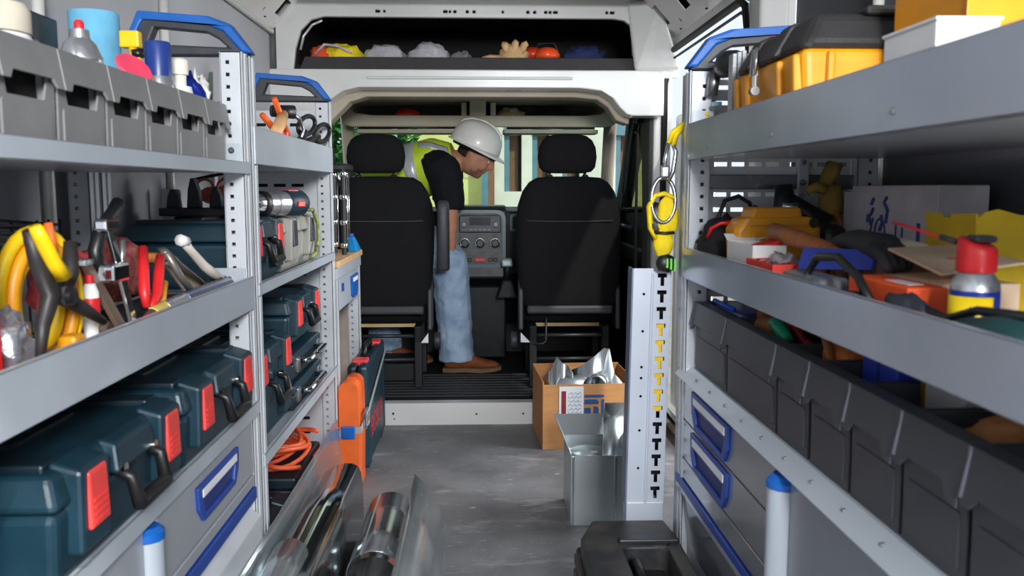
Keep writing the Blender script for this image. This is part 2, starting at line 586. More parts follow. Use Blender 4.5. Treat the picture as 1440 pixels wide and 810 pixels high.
# rear frame of the opening: white column running up to the roof
struct('trim_22', MB().hexa([(0.80, 2.52, 0.0), (0.868, 2.46, 0.0), (0.868, 2.78, 0.0), (0.84, 2.74, 0.0)], [(0.80, 2.52, 1.8), (0.868, 2.46, 1.8), (0.868, 2.78, 1.8), (0.84, 2.74, 1.8)]), VAN, bevel=0.015, seg=3)
struct('trim_23', MB().tube([(0.835, 2.585, 0.2), (0.835, 2.585, 1.74)], 0.022, 8), RUBBER, smooth=True)

# ================================================================ CAB
struct('trim_24', MB().box(-0.86, 0.86, 4.02, 5.35, 0.04, 0.10), CABB)        # cab floor
mt = MB()
for i in range(9):
    mt.box(-0.74, 0.80, 4.13 + i * 0.06, 4.16 + i * 0.06, 0.10, 0.106)
ob('floor_rib', mt, M('cab_mat', (40, 42, 46), 0.6, 0, 0.1, 30), bpy.data.objects['trim_24'])
struct('ceiling_1', MB().hexa([(-0.84, 4.10, 1.60), (0.84, 4.10, 1.60), (0.80, 5.25, 1.57), (-0.80, 5.25, 1.57)], [(-0.84, 4.10, 1.63), (0.84, 4.10, 1.63), (0.80, 5.25, 1.60), (-0.80, 5.25, 1.60)]), BEIGE)

# cab doors with window
def cab_door(name, s):
    x0, x1 = (0.83, 0.87) if s > 0 else (-0.87, -0.83)
    hole = [(4.30, 1.0), (5.02, 0.98), (4.98, 1.12), (4.86, 1.34), (4.74, 1.49), (4.34, 1.50)]
    b = MB().plate([(4.16, 0.06), (5.35, 0.06), (5.35, 0.98), (5.12, 1.22), (4.9, 1.60), (4.16, 1.60)], [hole], 'x', x0, x1)
    o = struct(name, b, CABB, bevel=0.01)
    ob('window_seal', MB().tube([(x0 - 0.004 * s if s > 0 else x1 + 0.004, y, z) for y, z in hole], 0.014, 8, closed=True), M('seal_grey', (62, 66, 66), 0.5), o, smooth=True)
    xm = (x0 + x1) / 2
    ob('glass_pane', MB().plate(hole, [], 'x', xm - 0.002, xm + 0.002), glass('side_glass', (190, 214, 205)), o)
    xi = x0 - 0.03 if s > 0 else x1 + 0.03
    ob('arm_rest', MB().box(min(xi, xi + 0.03 * s), max(xi, xi + 0.03 * s), 4.25, 5.0, 0.72, 0.80), CABB, o, bevel=0.012)
    ob('door_handle', MB().tube([(xi, 4.55, 0.90), (xi - 0.03 * s, 4.58, 0.905), (xi - 0.03 * s, 4.72, 0.905), (xi, 4.75, 0.90)], 0.01, 8), M('handle_grey_blue', (84, 106, 118), 0.4), o, smooth=True)
    return o
cab_door('door_3', 1)
cab_door('door_4', -1)
# A-pillars and B-pillar lining
for i, s in enumerate((-1, 1)):
    b = MB().tube([(s * 0.79, 5.42, 0.95), (s * 0.775, 5.30, 1.15), (s * 0.76, 5.12, 1.40), (s * 0.75, 4.98, 1.60)], 0.038, 8)
    struct('trim_%d' % (25 + i), b, BEIGE, smooth=True)
    b = MB().plate([(4.12, 0.1), (4.30, 0.1), (4.26, 0.9), (4.34, 1.45), (4.30, 1.6), (4.12, 1.6)], [], 'x', s * 0.80 if s > 0 else -0.829, s * 0.80 + 0.029 if s > 0 else -0.80)
    struct('trim_%d' % (27 + i), b, M('pillar_lining', (70, 74, 72), 0.7), bevel=0.01)
# seat belt on the right pillar
bt = thing('seat_belt', 'dark grey seat belt with guide loop on the pillar right of the passenger seat', 'seat belt', (0.78, 4.30, 0.5))
ob('webbing', MB().box(0.772, 0.778, 4.27, 4.315, 0.35, 1.38), M('belt_web', (58, 58, 56), 0.8), bt)
ob('guide_loop', MB().tube([(0.775, 4.26, 1.38), (0.775, 4.26, 1.43), (0.775, 4.33, 1.43), (0.775, 4.33, 1.38)], 0.008, 8, closed=True), BLACK, bt, smooth=True)
ob('anchor_cover', MB().box(0.770, 0.80, 4.265, 4.325, 1.42, 1.52), BLACK, bt, bevel=0.01)

# windscreen
wsc = MB().hexa([(-0.78, 5.44, 0.98), (0.78, 5.44, 0.98), (0.78, 5.446, 0.98), (-0.78, 5.446, 0.98)], [(-0.74, 5.03, 1.58), (0.74, 5.03, 1.58), (0.74, 5.036, 1.58), (-0.74, 5.036, 1.58)])
struct('window_1', wsc, glass('windscreen', (242, 250, 246), 0.05))

struct('wall_front', MB().box(-0.86, 0.86, 5.30, 5.36, 0.04, 0.98), CABB)
# overhead parcel shelf
sh = thing('overhead_shelf', 'beige overhead storage shelf with two compartments above the windscreen', 'shelf', (0, 4.9, 1.45))
ob('tray', MB().box(-0.73, 0.73, 4.86, 5.10, 1.462, 1.478), BEIGE, sh, bevel=0.004)
lipo = [(-0.75, 1.455), (-0.70, 1.44), (0.70, 1.44), (0.75, 1.455), (0.755, 1.60), (0.715, 1.60), (0.705, 1.545), (0.67, 1.512), (0.58, 1.502), (-0.58, 1.502), (-0.68, 1.515), (-0.72, 1.55), (-0.73, 1.60), (-0.765, 1.60)]
ob('front_lip', MB().plate(lipo, [], 'y', 4.83, 4.865), BEIGE, sh, bevel=0.008)
ob('center_post', MB().box(-0.055, 0.035, 4.835, 5.0, 1.50, 1.60), BEIGE, sh, bevel=0.008)
for s in (-0.10, 0.06):
    ob('bracket', MB().box(s, s + 0.03, 4.85, 5.0, 1.50, 1.575), BEIGE, sh, bevel=0.006)
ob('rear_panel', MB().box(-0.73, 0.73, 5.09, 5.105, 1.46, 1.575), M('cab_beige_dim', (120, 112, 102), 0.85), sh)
for i, (a, b2, lb) in enumerate(((-0.68, -0.03, 'long beige sun visor folded up above the driver seat side'), (0.13, 0.66, 'beige sun visor folded up above the passenger headrest'))):
    v = thing('sun_visor', lb, 'sun visor', ((a + b2) / 2, 4.87, 1.405))
    ob('pad', MB().plate(rrect(a, b2, 4.86, 5.02, 0.02), [], 'z', 1.408, 1.428), BEIGE, v, bevel=0.006)
    ob('hinge_rod', MB().tube([(a + 0.02, 4.872, 1.436), (b2 - 0.02, 4.872, 1.436)], 0.006, 8), BLACK, v, smooth=True)

# dashboard
da = thing('dashboard', 'black dashboard with radio and heater controls under the windscreen', 'dashboard', (0, 5.1, 0.1))
ob('top_panel', MB().plate([(4.98, 0.62), (4.95, 0.90), (4.97, 0.975), (5.05, 1.0), (5.46, 0.99), (5.46, 0.3), (5.15, 0.3)], [], 'x', -0.80, 0.80), M('dash_dark', (18, 21, 24), 0.45, 0, 0.08, 30, bump=0.05, bscale=300), da, bevel=0.01)
con = ob('console', MB().plate([(4.86, 0.60), (4.88, 0.985), (4.91, 1.005), (5.10, 1.01), (5.10, 0.12), (4.98, 0.12), (4.95, 0.55)], [], 'x', -0.15, 0.15), MATS['dash_dark'], da, bevel=0.012)
ob('console_frame', MB().plate(rrect(-0.145, 0.145, 0.66, 0.985, 0.05), [rrect(-0.125, 0.125, 0.68, 0.965, 0.04)], 'y', 4.862, 4.872), M('dash_trim', (60, 76, 84), 0.35, 0.2), con, bevel=0.002)
ob('radio', MB().box(-0.115, 0.115, 4.852, 4.872, 0.86, 0.955), BLACK, con, bevel=0.004)
ob('radio_screen', MB().box(-0.06, 0.06, 4.850, 4.853, 0.90, 0.945), M('screen_off', (10, 12, 14), 0.1), con)
for sx in (-0.088, 0.088):
    ob('radio_knob', MB().lathe([(0.016, 0), (0.016, 0.012), (0.013, 0.016)], 16, (sx, 4.852, 0.905), Matrix.Rotation(PI / 2, 3, 'X')), M('knob_grey', (70, 80, 90), 0.3, 0.4), con, smooth=40)
for sx in (-0.05, -0.025, 0.0, 0.025, 0.05):
    ob('radio_button', MB().box(sx - 0.009, sx + 0.009, 4.849, 4.853, 0.872, 0.880), M('knob_grey', (70, 80, 90)), con)
for sx in (-0.085, 0.0, 0.085):
    kn = ob('heater_dial', MB().lathe([(0.028, 0), (0.028, 0.008), (0.019, 0.01), (0.017, 0.024)], 20, (sx, 4.862, 0.80), Matrix.Rotation(PI / 2, 3, 'X')), BLACK, con, smooth=40)
    ob('dial_ring', MB().lathe([(0.026, 0.008), (0.029, 0.011), (0.026, 0.014), (0.022, 0.011)], 20, (sx, 4.862, 0.80), Matrix.Rotation(PI / 2, 3, 'X'), 0.0, PI * 1.2), M('dial_silver', (150, 158, 164), 0.25, 0.8), con, smooth=True)
ob('hazard_button', MB().box(-0.03, 0.03, 4.853, 4.866, 0.695, 0.718), REDP, con, bevel=0.003)
for sx in (-0.09, -0.06, 0.055, 0.085):
    ob('switch', MB().box(sx - 0.012, sx + 0.012, 4.855, 4.866, 0.697, 0.715), BLACK, con, bevel=0.003)
ob('air_vent', MB().plate(rrect(0.17, 0.28, 0.86, 0.96, 0.015), [rrect(0.185, 0.265, 0.875, 0.945, 0.01)], 'y', 4.935, 4.955), M('dash_trim', (60, 76, 84)), da, bevel=0.003)
for i in range(4):
    ob('vent_slat', MB().box(0.185, 0.265, 4.94, 4.955, 0.884 + i * 0.017, 0.888 + i * 0.017), BLACK, da)
gl = thing('gear_lever', 'stubby gear lever with pale grey top below the heater dials', 'gear lever', (0.15, 4.78, 0.55))
ob('lever', MB().tube([(0.15, 4.84, 0.56), (0.15, 4.80, 0.64), (0.15, 4.78, 0.68)], [0.022, 0.02, 0.018], 10), CABB, gl, smooth=True)
ob('knob', MB().hexa([(0.12, 4.75, 0.675), (0.18, 4.75, 0.675), (0.18, 4.81, 0.675), (0.12, 4.81, 0.675)], [(0.115, 4.75, 0.715), (0.175, 4.75, 0.715), (0.175, 4.81, 0.722), (0.125, 4.81, 0.722)]), M('lever_grey', (176, 192, 196), 0.35, 0.2), gl, bevel=0.01)
ob('boot', MB().hexa([(0.09, 4.76, 0.50), (0.21, 4.76, 0.50), (0.21, 4.88, 0.50), (0.09, 4.88, 0.50)], [(0.125, 4.79, 0.60), (0.175, 4.79, 0.60), (0.175, 4.84, 0.60), (0.125, 4.84, 0.60)]), CABB, gl, bevel=0.01)

# ================================================================ OUTSIDE
struct('ground', MB().box(-40, 40, -20, 60, -0.75, -0.70), M('asphalt', (150, 146, 138), 0.9, 0, 0.1, 3, bump=0.1, bscale=80))
bd = thing('office_building', 'pale cream building with narrow tall windows beyond the windscreen', 'building', (1.5, 15.0, -0.7))
FAC = M('facade_cream', (236, 234, 216), 0.85, 0, 0.06, 2, bump=0.1, bscale=60)
TRIMB = M('window_teal', (96, 140, 152), 0.5, 0, 0.06, 5)
BRWN = M('window_timber', (138, 100, 74), 0.6, 0, 0.1, 8, stretch=(8, 8, 1))
wins = []
for x0 in (0.42, 0.90, 1.42, 2.34):
    wins.append((x0, x0 + 0.30, 1.06 if x0 < 0.6 else 0.2, 2.02))
ob('wall', MB().plate(rect(0.25, 2.95, -0.7, 9), [rect(a, b, c, d) for a, b, c, d in wins], 'y', 15.0, 15.25), FAC, bd)
for a, b, c, d in wins:
    wv = ob('window', MB().box(a, b, 15.22, 15.26, c, d), BRWN, bd)
    ob('window_frame', MB().box(a, a + 0.09, 15.05, 15.22, c, d), TRIMB, wv)
    ob('window_post', MB().box(b - 0.055, b, 15.10, 15.22, c, d), HOLE, wv)
    ob('window_panel', MB().box(a, b, 14.97, 15.05, d, d + 0.55), TRIMB, wv)
ob('corner_post', MB().box(0.03, 0.14, 14.9, 15.1, -0.7, 4), TRIMB, bd)
ob('corner_timber', MB().box(0.14, 0.25, 14.9, 15.1, -0.7, 4), BRWN, bd)
yb = thing('yellow_building', 'pale yellow rendered building behind the person in the hard hat', 'building', (-2.0, 15.5, -0.7))
ob('wall', MB().box(-1.55, 0.03, 15.4, 15.6, -0.7, 6), M('facade_yellow', (240, 232, 150), 0.85, 0, 0.12, 1.5), yb)
for i in range(4):
    for j in range(2):
        ob('wall_panel', MB().box(-1.35 + i * 0.36, -1.15 + i * 0.36, 15.385, 15.4, 1.3 + j * 0.35, 1.5 + j * 0.35), M('facade_yellow_pale', (238, 236, 190), 0.8), yb)
# trees left of the yellow building
def tree(name, label, c, r, seed, rgb):
    t = thing(name, label, 'tree', (c[0], c[1], -0.7), group='trees beyond the windscreen')
    ob('trunk', MB().tube([(c[0], c[1], -0.7), (c[0] + 0.06, c[1], 0.4), (c[0] - 0.03, c[1], c[2])], [0.10, 0.08, 0.05], 8), M('bark', (150, 150, 132), 0.9), t, smooth=True)
    rnd = random.Random(seed)
    b = MB()
    for i in range(1700):
        d = Vector((rnd.gauss(0, 1), rnd.gauss(0, 1), rnd.gauss(0, 1))).normalized()
        q = Vector((c[0] + d.x * r[0] * rnd.uniform(0.55, 1), c[1] + d.y * r[1] * rnd.uniform(0.55, 1), c[2] + d.z * r[2] * rnd.uniform(0.55, 1)))
        u = Vector((rnd.gauss(0, 1), rnd.gauss(0, 1), rnd.gauss(0, 1))).normalized()
        v = u.orthogonal().normalized()
        s = rnd.uniform(0.06, 0.12)
        b.add([q - u * s, q + v * s * 0.5, q + u * s, q - v * s * 0.5], [(0, 1, 2, 3)])
    f = ob('foliage', b, M('leaf_%d' % seed, rgb, 0.6, 0, 0.3, 4, spec=0.3), t)
    f['kind'] = 'stuff'
    return t
tree('garden_tree', 'bright green tree at the far left edge of the windscreen view', (-3.1, 12.4, 1.7), (0.8, 0.7, 1.5), 3, (110, 160, 66))
tree('garden_tree', 'dark green tree above the driver headrest beyond the windscreen', (-1.75, 14.1, 2.0), (0.75, 0.7, 1.3), 5, (44, 104, 46))
tree('garden_tree', 'low green bushy tree left of the driver headrest beyond the glass', (-3.5, 16.2, 2.2), (0.95, 0.9, 2.4), 8, (76, 130, 60))
lp = thing('lamp_post', 'thin pale post in front of the trees beyond the windscreen', 'post', (-1.25, 13.0, -0.7))
ob('pole', MB().tube([(-1.25, 13.0, -0.7), (-1.25, 13.0, 4.4)], 0.035, 8), M('post_grey', (190, 196, 190), 0.5), lp, smooth=True)
ob('collar', MB().lathe([(0.06, 0), (0.06, 0.3), (0.04, 0.33)], 12, (-1.25, 13.0, -0.7)), MATS['post_grey'], lp, smooth=40)

# ================================================================ RACK BUILDING BLOCKS
HBK = [(-0.775, 1.40), (-0.752, 1.487), (-0.60, 1.475), (-0.56, 1.46), (-0.513, 1.40)]
def upright(parent, x, y, z0, z1, s, name='upright'):
    """hollow post 45 x 45 mm, square holes down both faces that look along the van; s = +1 when the aisle lies at +X"""
    b = MB()
    w = 0.045
    xa, xb = (x - w, x) if s > 0 else (x, x + w)
    hx = (xa + 0.012, xa + 0.020) if s > 0 else (xb - 0.020, xb - 0.012)
    holes = []
    z = z0 + 0.02
    while z < z1 - 0.02:
        holes.append(rect(hx[0], hx[1], z, z + 0.008))
        z += 0.0265
    b.plate(rect(xa, xb, z0, z1), holes, 'y', y, y + 0.002)
    b.plate(rect(xa, xb, z0, z1), holes, 'y', y + w - 0.002, y + w)
    fx = xb if s > 0 else xa
    b.box(fx - 0.002, fx + 0.002, y, y + 0.016, z0, z1)
    b.box(fx - 0.002, fx + 0.002, y + 0.029, y + w, z0, z1)
    b.box(fx - 0.006, fx - 0.002, y + 0.014, y + 0.031, z0, z1) if s > 0 else b.box(fx + 0.002, fx + 0.006, y + 0.014, y + 0.031, z0, z1)
    bx = xa if s > 0 else xb
    b.box(bx - 0.001, bx + 0.001, y, y + w, z0, z1)
    b.box(xa, xb, y, y + w, z1 - 0.002, z1)
    return ob(name, b, ALUW, parent)

def grip(parent, xf, y, z, s):
    """black loop handle with a blue top on a rack end frame; xf = aisle-side x"""
    mp = (lambda q: (xf + (q[0] + 0.513), q[1] - 1.405 + z)) if s > 0 else (lambda q: (xf - (q[0] + 0.513), q[1] - 1.405 + z))
    hole = [(-0.738, 1.425), (-0.722, 1.462), (-0.61, 1.452), (-0.58, 1.436), (-0.56, 1.418)]
    o = ob('grip_frame', MB().plate([mp(q) for q in HBK], [[mp(q) for q in hole]], 'y', y, y + 0.035), DARK, parent, bevel=0.004)
    bl = [(-0.777, 1.45), (-0.756, 1.497), (-0.60, 1.486), (-0.553, 1.469), (-0.505, 1.405), (-0.527, 1.405), (-0.568, 1.452), (-0.605, 1.467), (-0.745, 1.477), (-0.765, 1.44)]
    ob('grip_pad', MB().plate([mp(q) for q in bl], [], 'y', y - 0.006, y + 0.041), BLUE, parent, bevel=0.005)
    return o

def tray(parent, x0, x1, y0, y1, zlo, zhi, s, lipmat=None, z_floor=None, back=True):
    """shelf board with a folded front lip; x0 = aisle side"""
    zf = zlo + 0.008 if z_floor is None else z_floor
    xa, xb = min(x0, x1), max(x0, x1)
    o = ob('shelf_board', MB().box(xa + (0 if s > 0 else 0.005), xb - (0.005 if s > 0 else 0), y0, y1, zf - 0.004, zf), ALU, parent)
    th = 0.004 * s
    l = MB()
    l.box(min(x0, x0 - th), max(x0, x0 - th), y0, y1, zlo, zhi)
    l.box(min(x0, x0 - 0.012 * s), max(x0, x0 - 0.012 * s), y0, y1, zhi - 0.003, zhi)
    l.box(min(x0, x0 - 0.02 * s), max(x0, x0 - 0.02 * s), y0, y1, zlo, zlo + 0.003)
    ob('front_lip', l, lipmat or ALU, o, bevel=0.0015)
    if back:
        e = MB()
        e.box(xa, xb, y1 - 0.003, y1, zf, zhi)
        ob('end_lip', e, ALU, o)
        e2 = MB().box(min(x1, x1 + 0.003 * s), max(x1, x1 + 0.003 * s), y0, y1, zf, zhi)
        ob('rear_lip', e2, ALU, o)
    return o

def bolt(parent, p, axis, r=0.006):
    rot = {'x': Matrix.Rotation(PI / 2, 3, 'Y'), '-x': Matrix.Rotation(-PI / 2, 3, 'Y'), 'y': Matrix.Rotation(PI / 2, 3, 'X')}[axis]
    return ob('bolt', MB().lathe([(r, 0), (r, 0.002), (r * 0.6, 0.004)], 8, p, rot), STEEL, parent)

def slot_panel(parent, x0, x1, z0, z1, y, dx=0.0387, dz=0.06, sw=0.029, sh=0.0095, mat=None, zoff=0.02):
    holes = []
    z = z0 + zoff
    while z < z1 - 0.015:
        x = x0 + 0.012
        while x + sw < x1 - 0.006:
            holes.append(rect(x, x + sw, z, z + sh))
            x += dx
        z += dz
    return ob('slotted_panel', MB().plate(rect(x0, x1, z0, z1), holes, 'y', y, y + 0.002), mat or ALUW, parent)

def drawer_handle(parent, X, s, y0, y1, z0, z1):
    """recessed blue pull with a white label strip, on the face x = X looking towards the aisle (s)"""
    t = lambda a, b: (min(X + a * s, X + b * s), max(X + a * s, X + b * s))
    out = [(y0, z1), (y0 + 0.004, z0 + 0.03), (y0 + 0.03, z0), (y1 - 0.03, z0), (y1 - 0.004, z0 + 0.03), (y1, z1)]
    hole = [(y0 + 0.028, z1 - 0.030), (y0 + 0.040, z0 + 0.012), (y1 - 0.040, z0 + 0.012), (y1 - 0.028, z1 - 0.030)]
    a, b = t(0.0, 0.007)
    o = ob('pull', MB().plate(out, [hole], 'x', a, b), BLUED, parent, bevel=0.002)
    a, b = t(0.0, 0.0012)
    ob('pull_recess', MB().plate(out, [], 'x', a, b), M('pull_inner', (22, 42, 110), 0.5), o)
    a, b = t(0.006, 0.0085)
    ob('label_strip', MB().plate(rect(y0 + 0.022, y1 - 0.022, z1 - 0.024, z1 - 0.009), [], 'x', a, b), PAPER, o)
    return o

# ================================================================ LEFT SIDE: REAR RACK
LF = -0.52            # aisle-side plane of the left racks
LB = -0.905
ra = thing('shelf_rack', 'grey metal shelf rack nearest on the left, holding grey bins, tools and teal cases', 'shelf rack', (-0.71, 1.47, 0))
for y in (0.80, 1.955):
    upright(ra, LF, y, 0.0, 1.398, 1)
    upright(ra, LB + 0.045, y, 0.0, 1.398, 1)
grip(ra, LF, 0.805, 1.405, 1)
tray(ra, LF + 0.006, LB, 0.81, 1.985, 1.133, 1.160, 1)
tray(ra, LF + 0.006, LB, 0.81, 1.985, 0.829, 0.903, 1, back=False)
ob('end_bracket', MB().box(-0.60, LF - 0.004, 1.95, 1.953, 0.84, 0.925), ALU, ra)
bolt(ra, (-0.56, 1.948, 0.90), 'y', 0.007)
ob('end_bracket', MB().box(-0.60, LF - 0.004, 1.95, 1.953, 1.14, 1.20), ALU, ra)
for z in (1.155, 1.185):
    bolt(ra, (-0.545, 1.948, z), 'y', 0.007)
tray(ra, LF + 0.008, LB, 0.81, 1.99, 0.583, 0.615, 1, z_floor=0.612, back=False)

ob('light_block_panel', MB().box(LB, LF - 0.01, 0.795, 0.799, 0.0, 0.825), ALU, ra)  # unseen panel, added to keep rear light off the lower rack
ca = thing('drawer_cabinet', 'grey drawer cabinet under the teal cases on the left with blue pull', 'cabinet', (-0.71, 1.45, 0))
ob('body', MB().box(LB + 0.01, LF - 0.01, 0.96, 1.945, 0.05, 0.578), ALU, ca, bevel=0.002)
d = ob('drawer', MB().box(LF - 0.012, LF, 1.362, 1.945, 0.456, 0.578), M('drawer_grey', (170, 174, 181), 0.35, 0.25, 0.03, 4, coat=0.2), ca, bevel=0.002)
drawer_handle(d, LF, 1, 1.545, 1.81, 0.486, 0.558)
ob('rail', MB().box(LF - 0.012, LF + 0.002, 1.362, 1.945, 0.428, 0.452), M('drawer_grey', (170, 174, 181)), ca, bevel=0.002)
ob('blue_strip', MB().box(LF - 0.012, LF + 0.006, 0.97, 1.945, 0.395, 0.424), BLUED, ca, bevel=0.003)
ob('column', MB().lathe([(0.026, 0.10), (0.026, 0.552)], 12, (LF - 0.008, 1.335, 0)), ALU, ca, smooth=40)
ob('column_cap', MB().lathe([(0.028, 0.552), (0.028, 0.565), (0.02, 0.573)], 12, (LF - 0.008, 1.335, 0)), BLUE, ca, smooth=40)
ob('roller_door', MB().box(LF - 0.012, LF - 0.002, 0.97, 1.308, 0.43, 0.575), M('drawer_grey', (170, 174, 181)), ca, bevel=0.002)
ob('plinth_ledge', MB().hexa([(LF - 0.02, 0.97, 0.05), (LF + 0.035, 0.97, 0.05), (LF + 0.035, 1.945, 0.05), (LF - 0.02, 1.945, 0.05)], [(LF - 0.02, 0.97, 0.385), (LF + 0.012, 0.97, 0.355), (LF + 0.012, 1.945, 0.355), (LF - 0.02, 1.945, 0.385)]), ALUW, ca, bevel=0.004)

# ================================================================ LEFT SIDE: MIDDLE RACK
rb = thing('shelf_rack', 'middle grey metal rack on the left, holding a drill, cases and orange cable', 'shelf rack', (-0.71, 2.55, 0))
for y in (2.02, 3.06):
    upright(rb, LF, y, 0.0, 1.398, 1)
    upright(rb, LB + 0.045, y, 0.0, 1.398, 1)
grip(rb, LF, 3.065, 1.405, 1)
grip(rb, LF, 2.025, 1.405, 1)
tray(rb, LF + 0.006, LB, 2.03, 3.09, 1.157, 1.244, 1, back=False)
tray(rb, LF + 0.006, LB, 2.03, 3.09, 0.852, 0.880, 1, back=False)
tray(rb, LF + 0.006, LB, 2.03, 3.09, 0.440, 0.470, 1, back=False)
tray(rb, LF + 0.006, LB, 2.03, 3.09, 0.06, 0.09, 1, back=False)
slot_panel(rb, LB + 0.05, LF - 0.046, 0.10, 1.37, 3.075, dx=0.062, sw=0.042, sh=0.011, dz=0.052)
ob('slot_shade', MB().box(LB + 0.05, LF - 0.046, 3.085, 3.087, 0.10, 1.37), HOLE, rb)  # near-black sheet painting the shade seen through the slots
ob('rear_bracket', MB().plate(rrect(-0.90, -0.845, 0.84, 1.10, 0.01), [rrect(-0.878, -0.868, 1.03, 1.065, 0.004)], 'y', 2.5, 2.503), ALUW, rb)

# ================================================================ LEFT SIDE: BENCH
bc = thing('workbench', 'narrow workbench with wooden top and blue-handled drawer at the far left', 'workbench', (-0.71, 3.42, 0))
for y in (3.125, 3.70):
    upright(bc, LF, y, 0.0, 0.80, 1, 'leg')
    upright(bc, LB + 0.045, y, 0.0, 0.80, 1, 'leg')
ob('bench_top', MB().box(LB, LF + 0.012, 3.115, 3.76, 0.818, 0.842), WOODL, bc, bevel=0.003)
ob('apron', MB().box(LB, LF + 0.006, 3.12, 3.75, 0.775, 0.817), ALU, bc, bevel=0.002)
dd = ob('drawer', MB().box(LB + 0.03, LF + 0.002, 3.16, 3.69, 0.655, 0.772), ALU, bc, bevel=0.002)
dh = ob('pull', MB().plate([(3.46, 0.755), (3.47, 0.68), (3.50, 0.665), (3.60, 0.665), (3.63, 0.68), (3.64, 0.755)], [], 'x', LF + 0.002, LF + 0.010), BLUE, dd, bevel=0.003)
ob('label_strip', MB().box(LF + 0.010, LF + 0.012, 3.49, 3.61, 0.730, 0.746), PAPER, dd)
ob('lock', MB().box(LF + 0.002, LF + 0.008, 3.24, 3.27, 0.72, 0.75), BLUED, dd, bevel=0.002)
slot_panel(bc, LB + 0.05, LF - 0.046, 0.06, 0.80, 3.712, dx=0.062, sw=0.042, sh=0.011, dz=0.052, mat=M('panel_tan', (176, 160, 150), 0.5, 0.1))
ob('slot_shade', MB().box(LB + 0.05, LF - 0.046, 3.724, 3.726, 0.06, 0.80), HOLE, bc)  # same painted shade behind the bench slots

# ================================================================ RIGHT SIDE RACK
RF = 0.46
RB = 0.88
rr = thing('shelf_rack', 'polished grey shelf rack along the right wall with toolbox, gloves and charcoal bins', 'shelf rack', (0.66, 1.25, 0))
for y in (0.40, 1.905):
    upright(rr, RF, y, 0.0, 1.356, -1)
    upright(rr, RB - 0.045, y, 0.0, 1.356, -1)
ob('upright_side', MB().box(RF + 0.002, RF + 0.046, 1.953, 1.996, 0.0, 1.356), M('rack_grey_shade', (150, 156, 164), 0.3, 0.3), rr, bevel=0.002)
grip(rr, RF, 1.915, 1.364, -1)
tray(rr, RF - 0.006, RB, 0.40, 1.90, 1.163, 1.242, -1, lipmat=ALUR, back=False)
tray(rr, RF - 0.006, RB, 0.40, 1.92, 0.903, 0.971, -1, lipmat=ALUR, back=False)
slot_panel(rr, RF + 0.05, RB - 0.05, 0.72, 1.34, 1.93, dz=0.0335, zoff=0.0285)
for z in (1.100,):
    ob('cross_bar', MB().box(RF + 0.048, RB, 1.915, 1.929, z, z + 0.032), M('cross_steel', (120, 122, 126), 0.25, 0.7), rr, bevel=0.002)
ob('middle_post', MB().box(0.705, 0.73, 1.912, 1.93, 0.72, 1.34), ALU, rr, bevel=0.002)
for z in (1.02, 1.085, 1.115, 1.16):
    bolt(rr, (0.715, 1.91, z), 'y', 0.007)
for z in (0.985, 0.92):
    bolt(rr, (RF + 0.02, 1.903, z), 'y', 0.006)
ob('end_bracket', MB().box(RF + 0.004, RF + 0.05, 1.900, 1.904, 0.905, 1.0), ALU, rr)
ob('end_bracket', MB().box(RF + 0.004, RF + 0.05, 1.900, 1.904, 1.165, 1.27), ALU, rr)
for y in (0.95, 1.35, 1.72):
    bolt(rr, (RF - 0.006, y, 1.185), '-x', 0.004)

cr = thing('drawer_cabinet', 'glossy grey cabinet on the right with two blue-pull drawers and a shutter', 'cabinet', (0.66, 1.2, 0))
ob('body', MB().box(RF + 0.014, RB, 0.42, 1.90, 0.05, 0.69), ALU, cr, bevel=0.002)
ob('worktop', MB().hexa([(RF - 0.014, 0.41, 0.678), (RB, 0.41, 0.678), (RB, 1.955, 0.678), (RF - 0.014, 1.955, 0.678)], [(RF + 0.016, 0.41, 0.702), (RB, 0.41, 0.702), (RB, 1.955, 0.702), (RF + 0.016, 1.955, 0.702)]), ALU, cr, bevel=0.003)
wt = MB()
for i in range(12):
    y = 0.62 + i * 0.108
    bolt(cr, (RF + 0.004, y, 0.692), '-x', 0.0035)
for z0, z1 in ((0.585, 0.672), (0.495, 0.581)):
    d = ob('drawer', MB().box(RF, RF + 0.013, 1.30, 1.95, z0, z1), DRAWR, cr, bevel=0.0015)
    drawer_handle(d, RF, -1, 1.535, 1.815, z0 + 0.006, z1 - 0.004)
ob('rail', MB().box(RF, RF + 0.013, 1.30, 1.95, 0.447, 0.491), DRAWR, cr, bevel=0.0015)
ob('blue_strip', MB().box(RF - 0.006, RF + 0.012, 0.42, 1.95, 0.425, 0.444), BLUED, cr, bevel=0.003)
ob('chrome_strip', MB().box(RF - 0.004, RF + 0.012, 0.42, 1.95, 0.412, 0.424), ALUR, cr, bevel=0.002)
ob('column', MB().lathe([(0.028, 0.10), (0.028, 0.648)], 14, (RF + 0.006, 1.268, 0)), ALU, cr, smooth=40)
ob('column_cap', MB().lathe([(0.030, 0.648), (0.030, 0.658), (0.02, 0.668)], 14, (RF + 0.006, 1.268, 0)), BLUE, cr, smooth=40)
ob('shutter', MB().box(RF + 0.002, RF + 0.012, 0.42, 1.236, 0.447, 0.668), M('shutter_grey', (140, 143, 150), 0.3, 0.3, 0.04, 3), cr, bevel=0.0015)
ob('lower_panel', MB().hexa([(RF + 0.04, 0.42, 0.03), (RF + 0.06, 0.42, 0.03), (RF + 0.06, 1.93, 0.03), (RF + 0.04, 1.93, 0.03)], [(RF + 0.002, 0.42, 0.408), (RF + 0.02, 0.42, 0.408), (RF + 0.02, 1.93, 0.408), (RF + 0.002, 1.93, 0.408)]), M('lower_gloss', (120, 126, 134), 0.14, 0.5, 0.04, 3, rvar=0.04), cr)

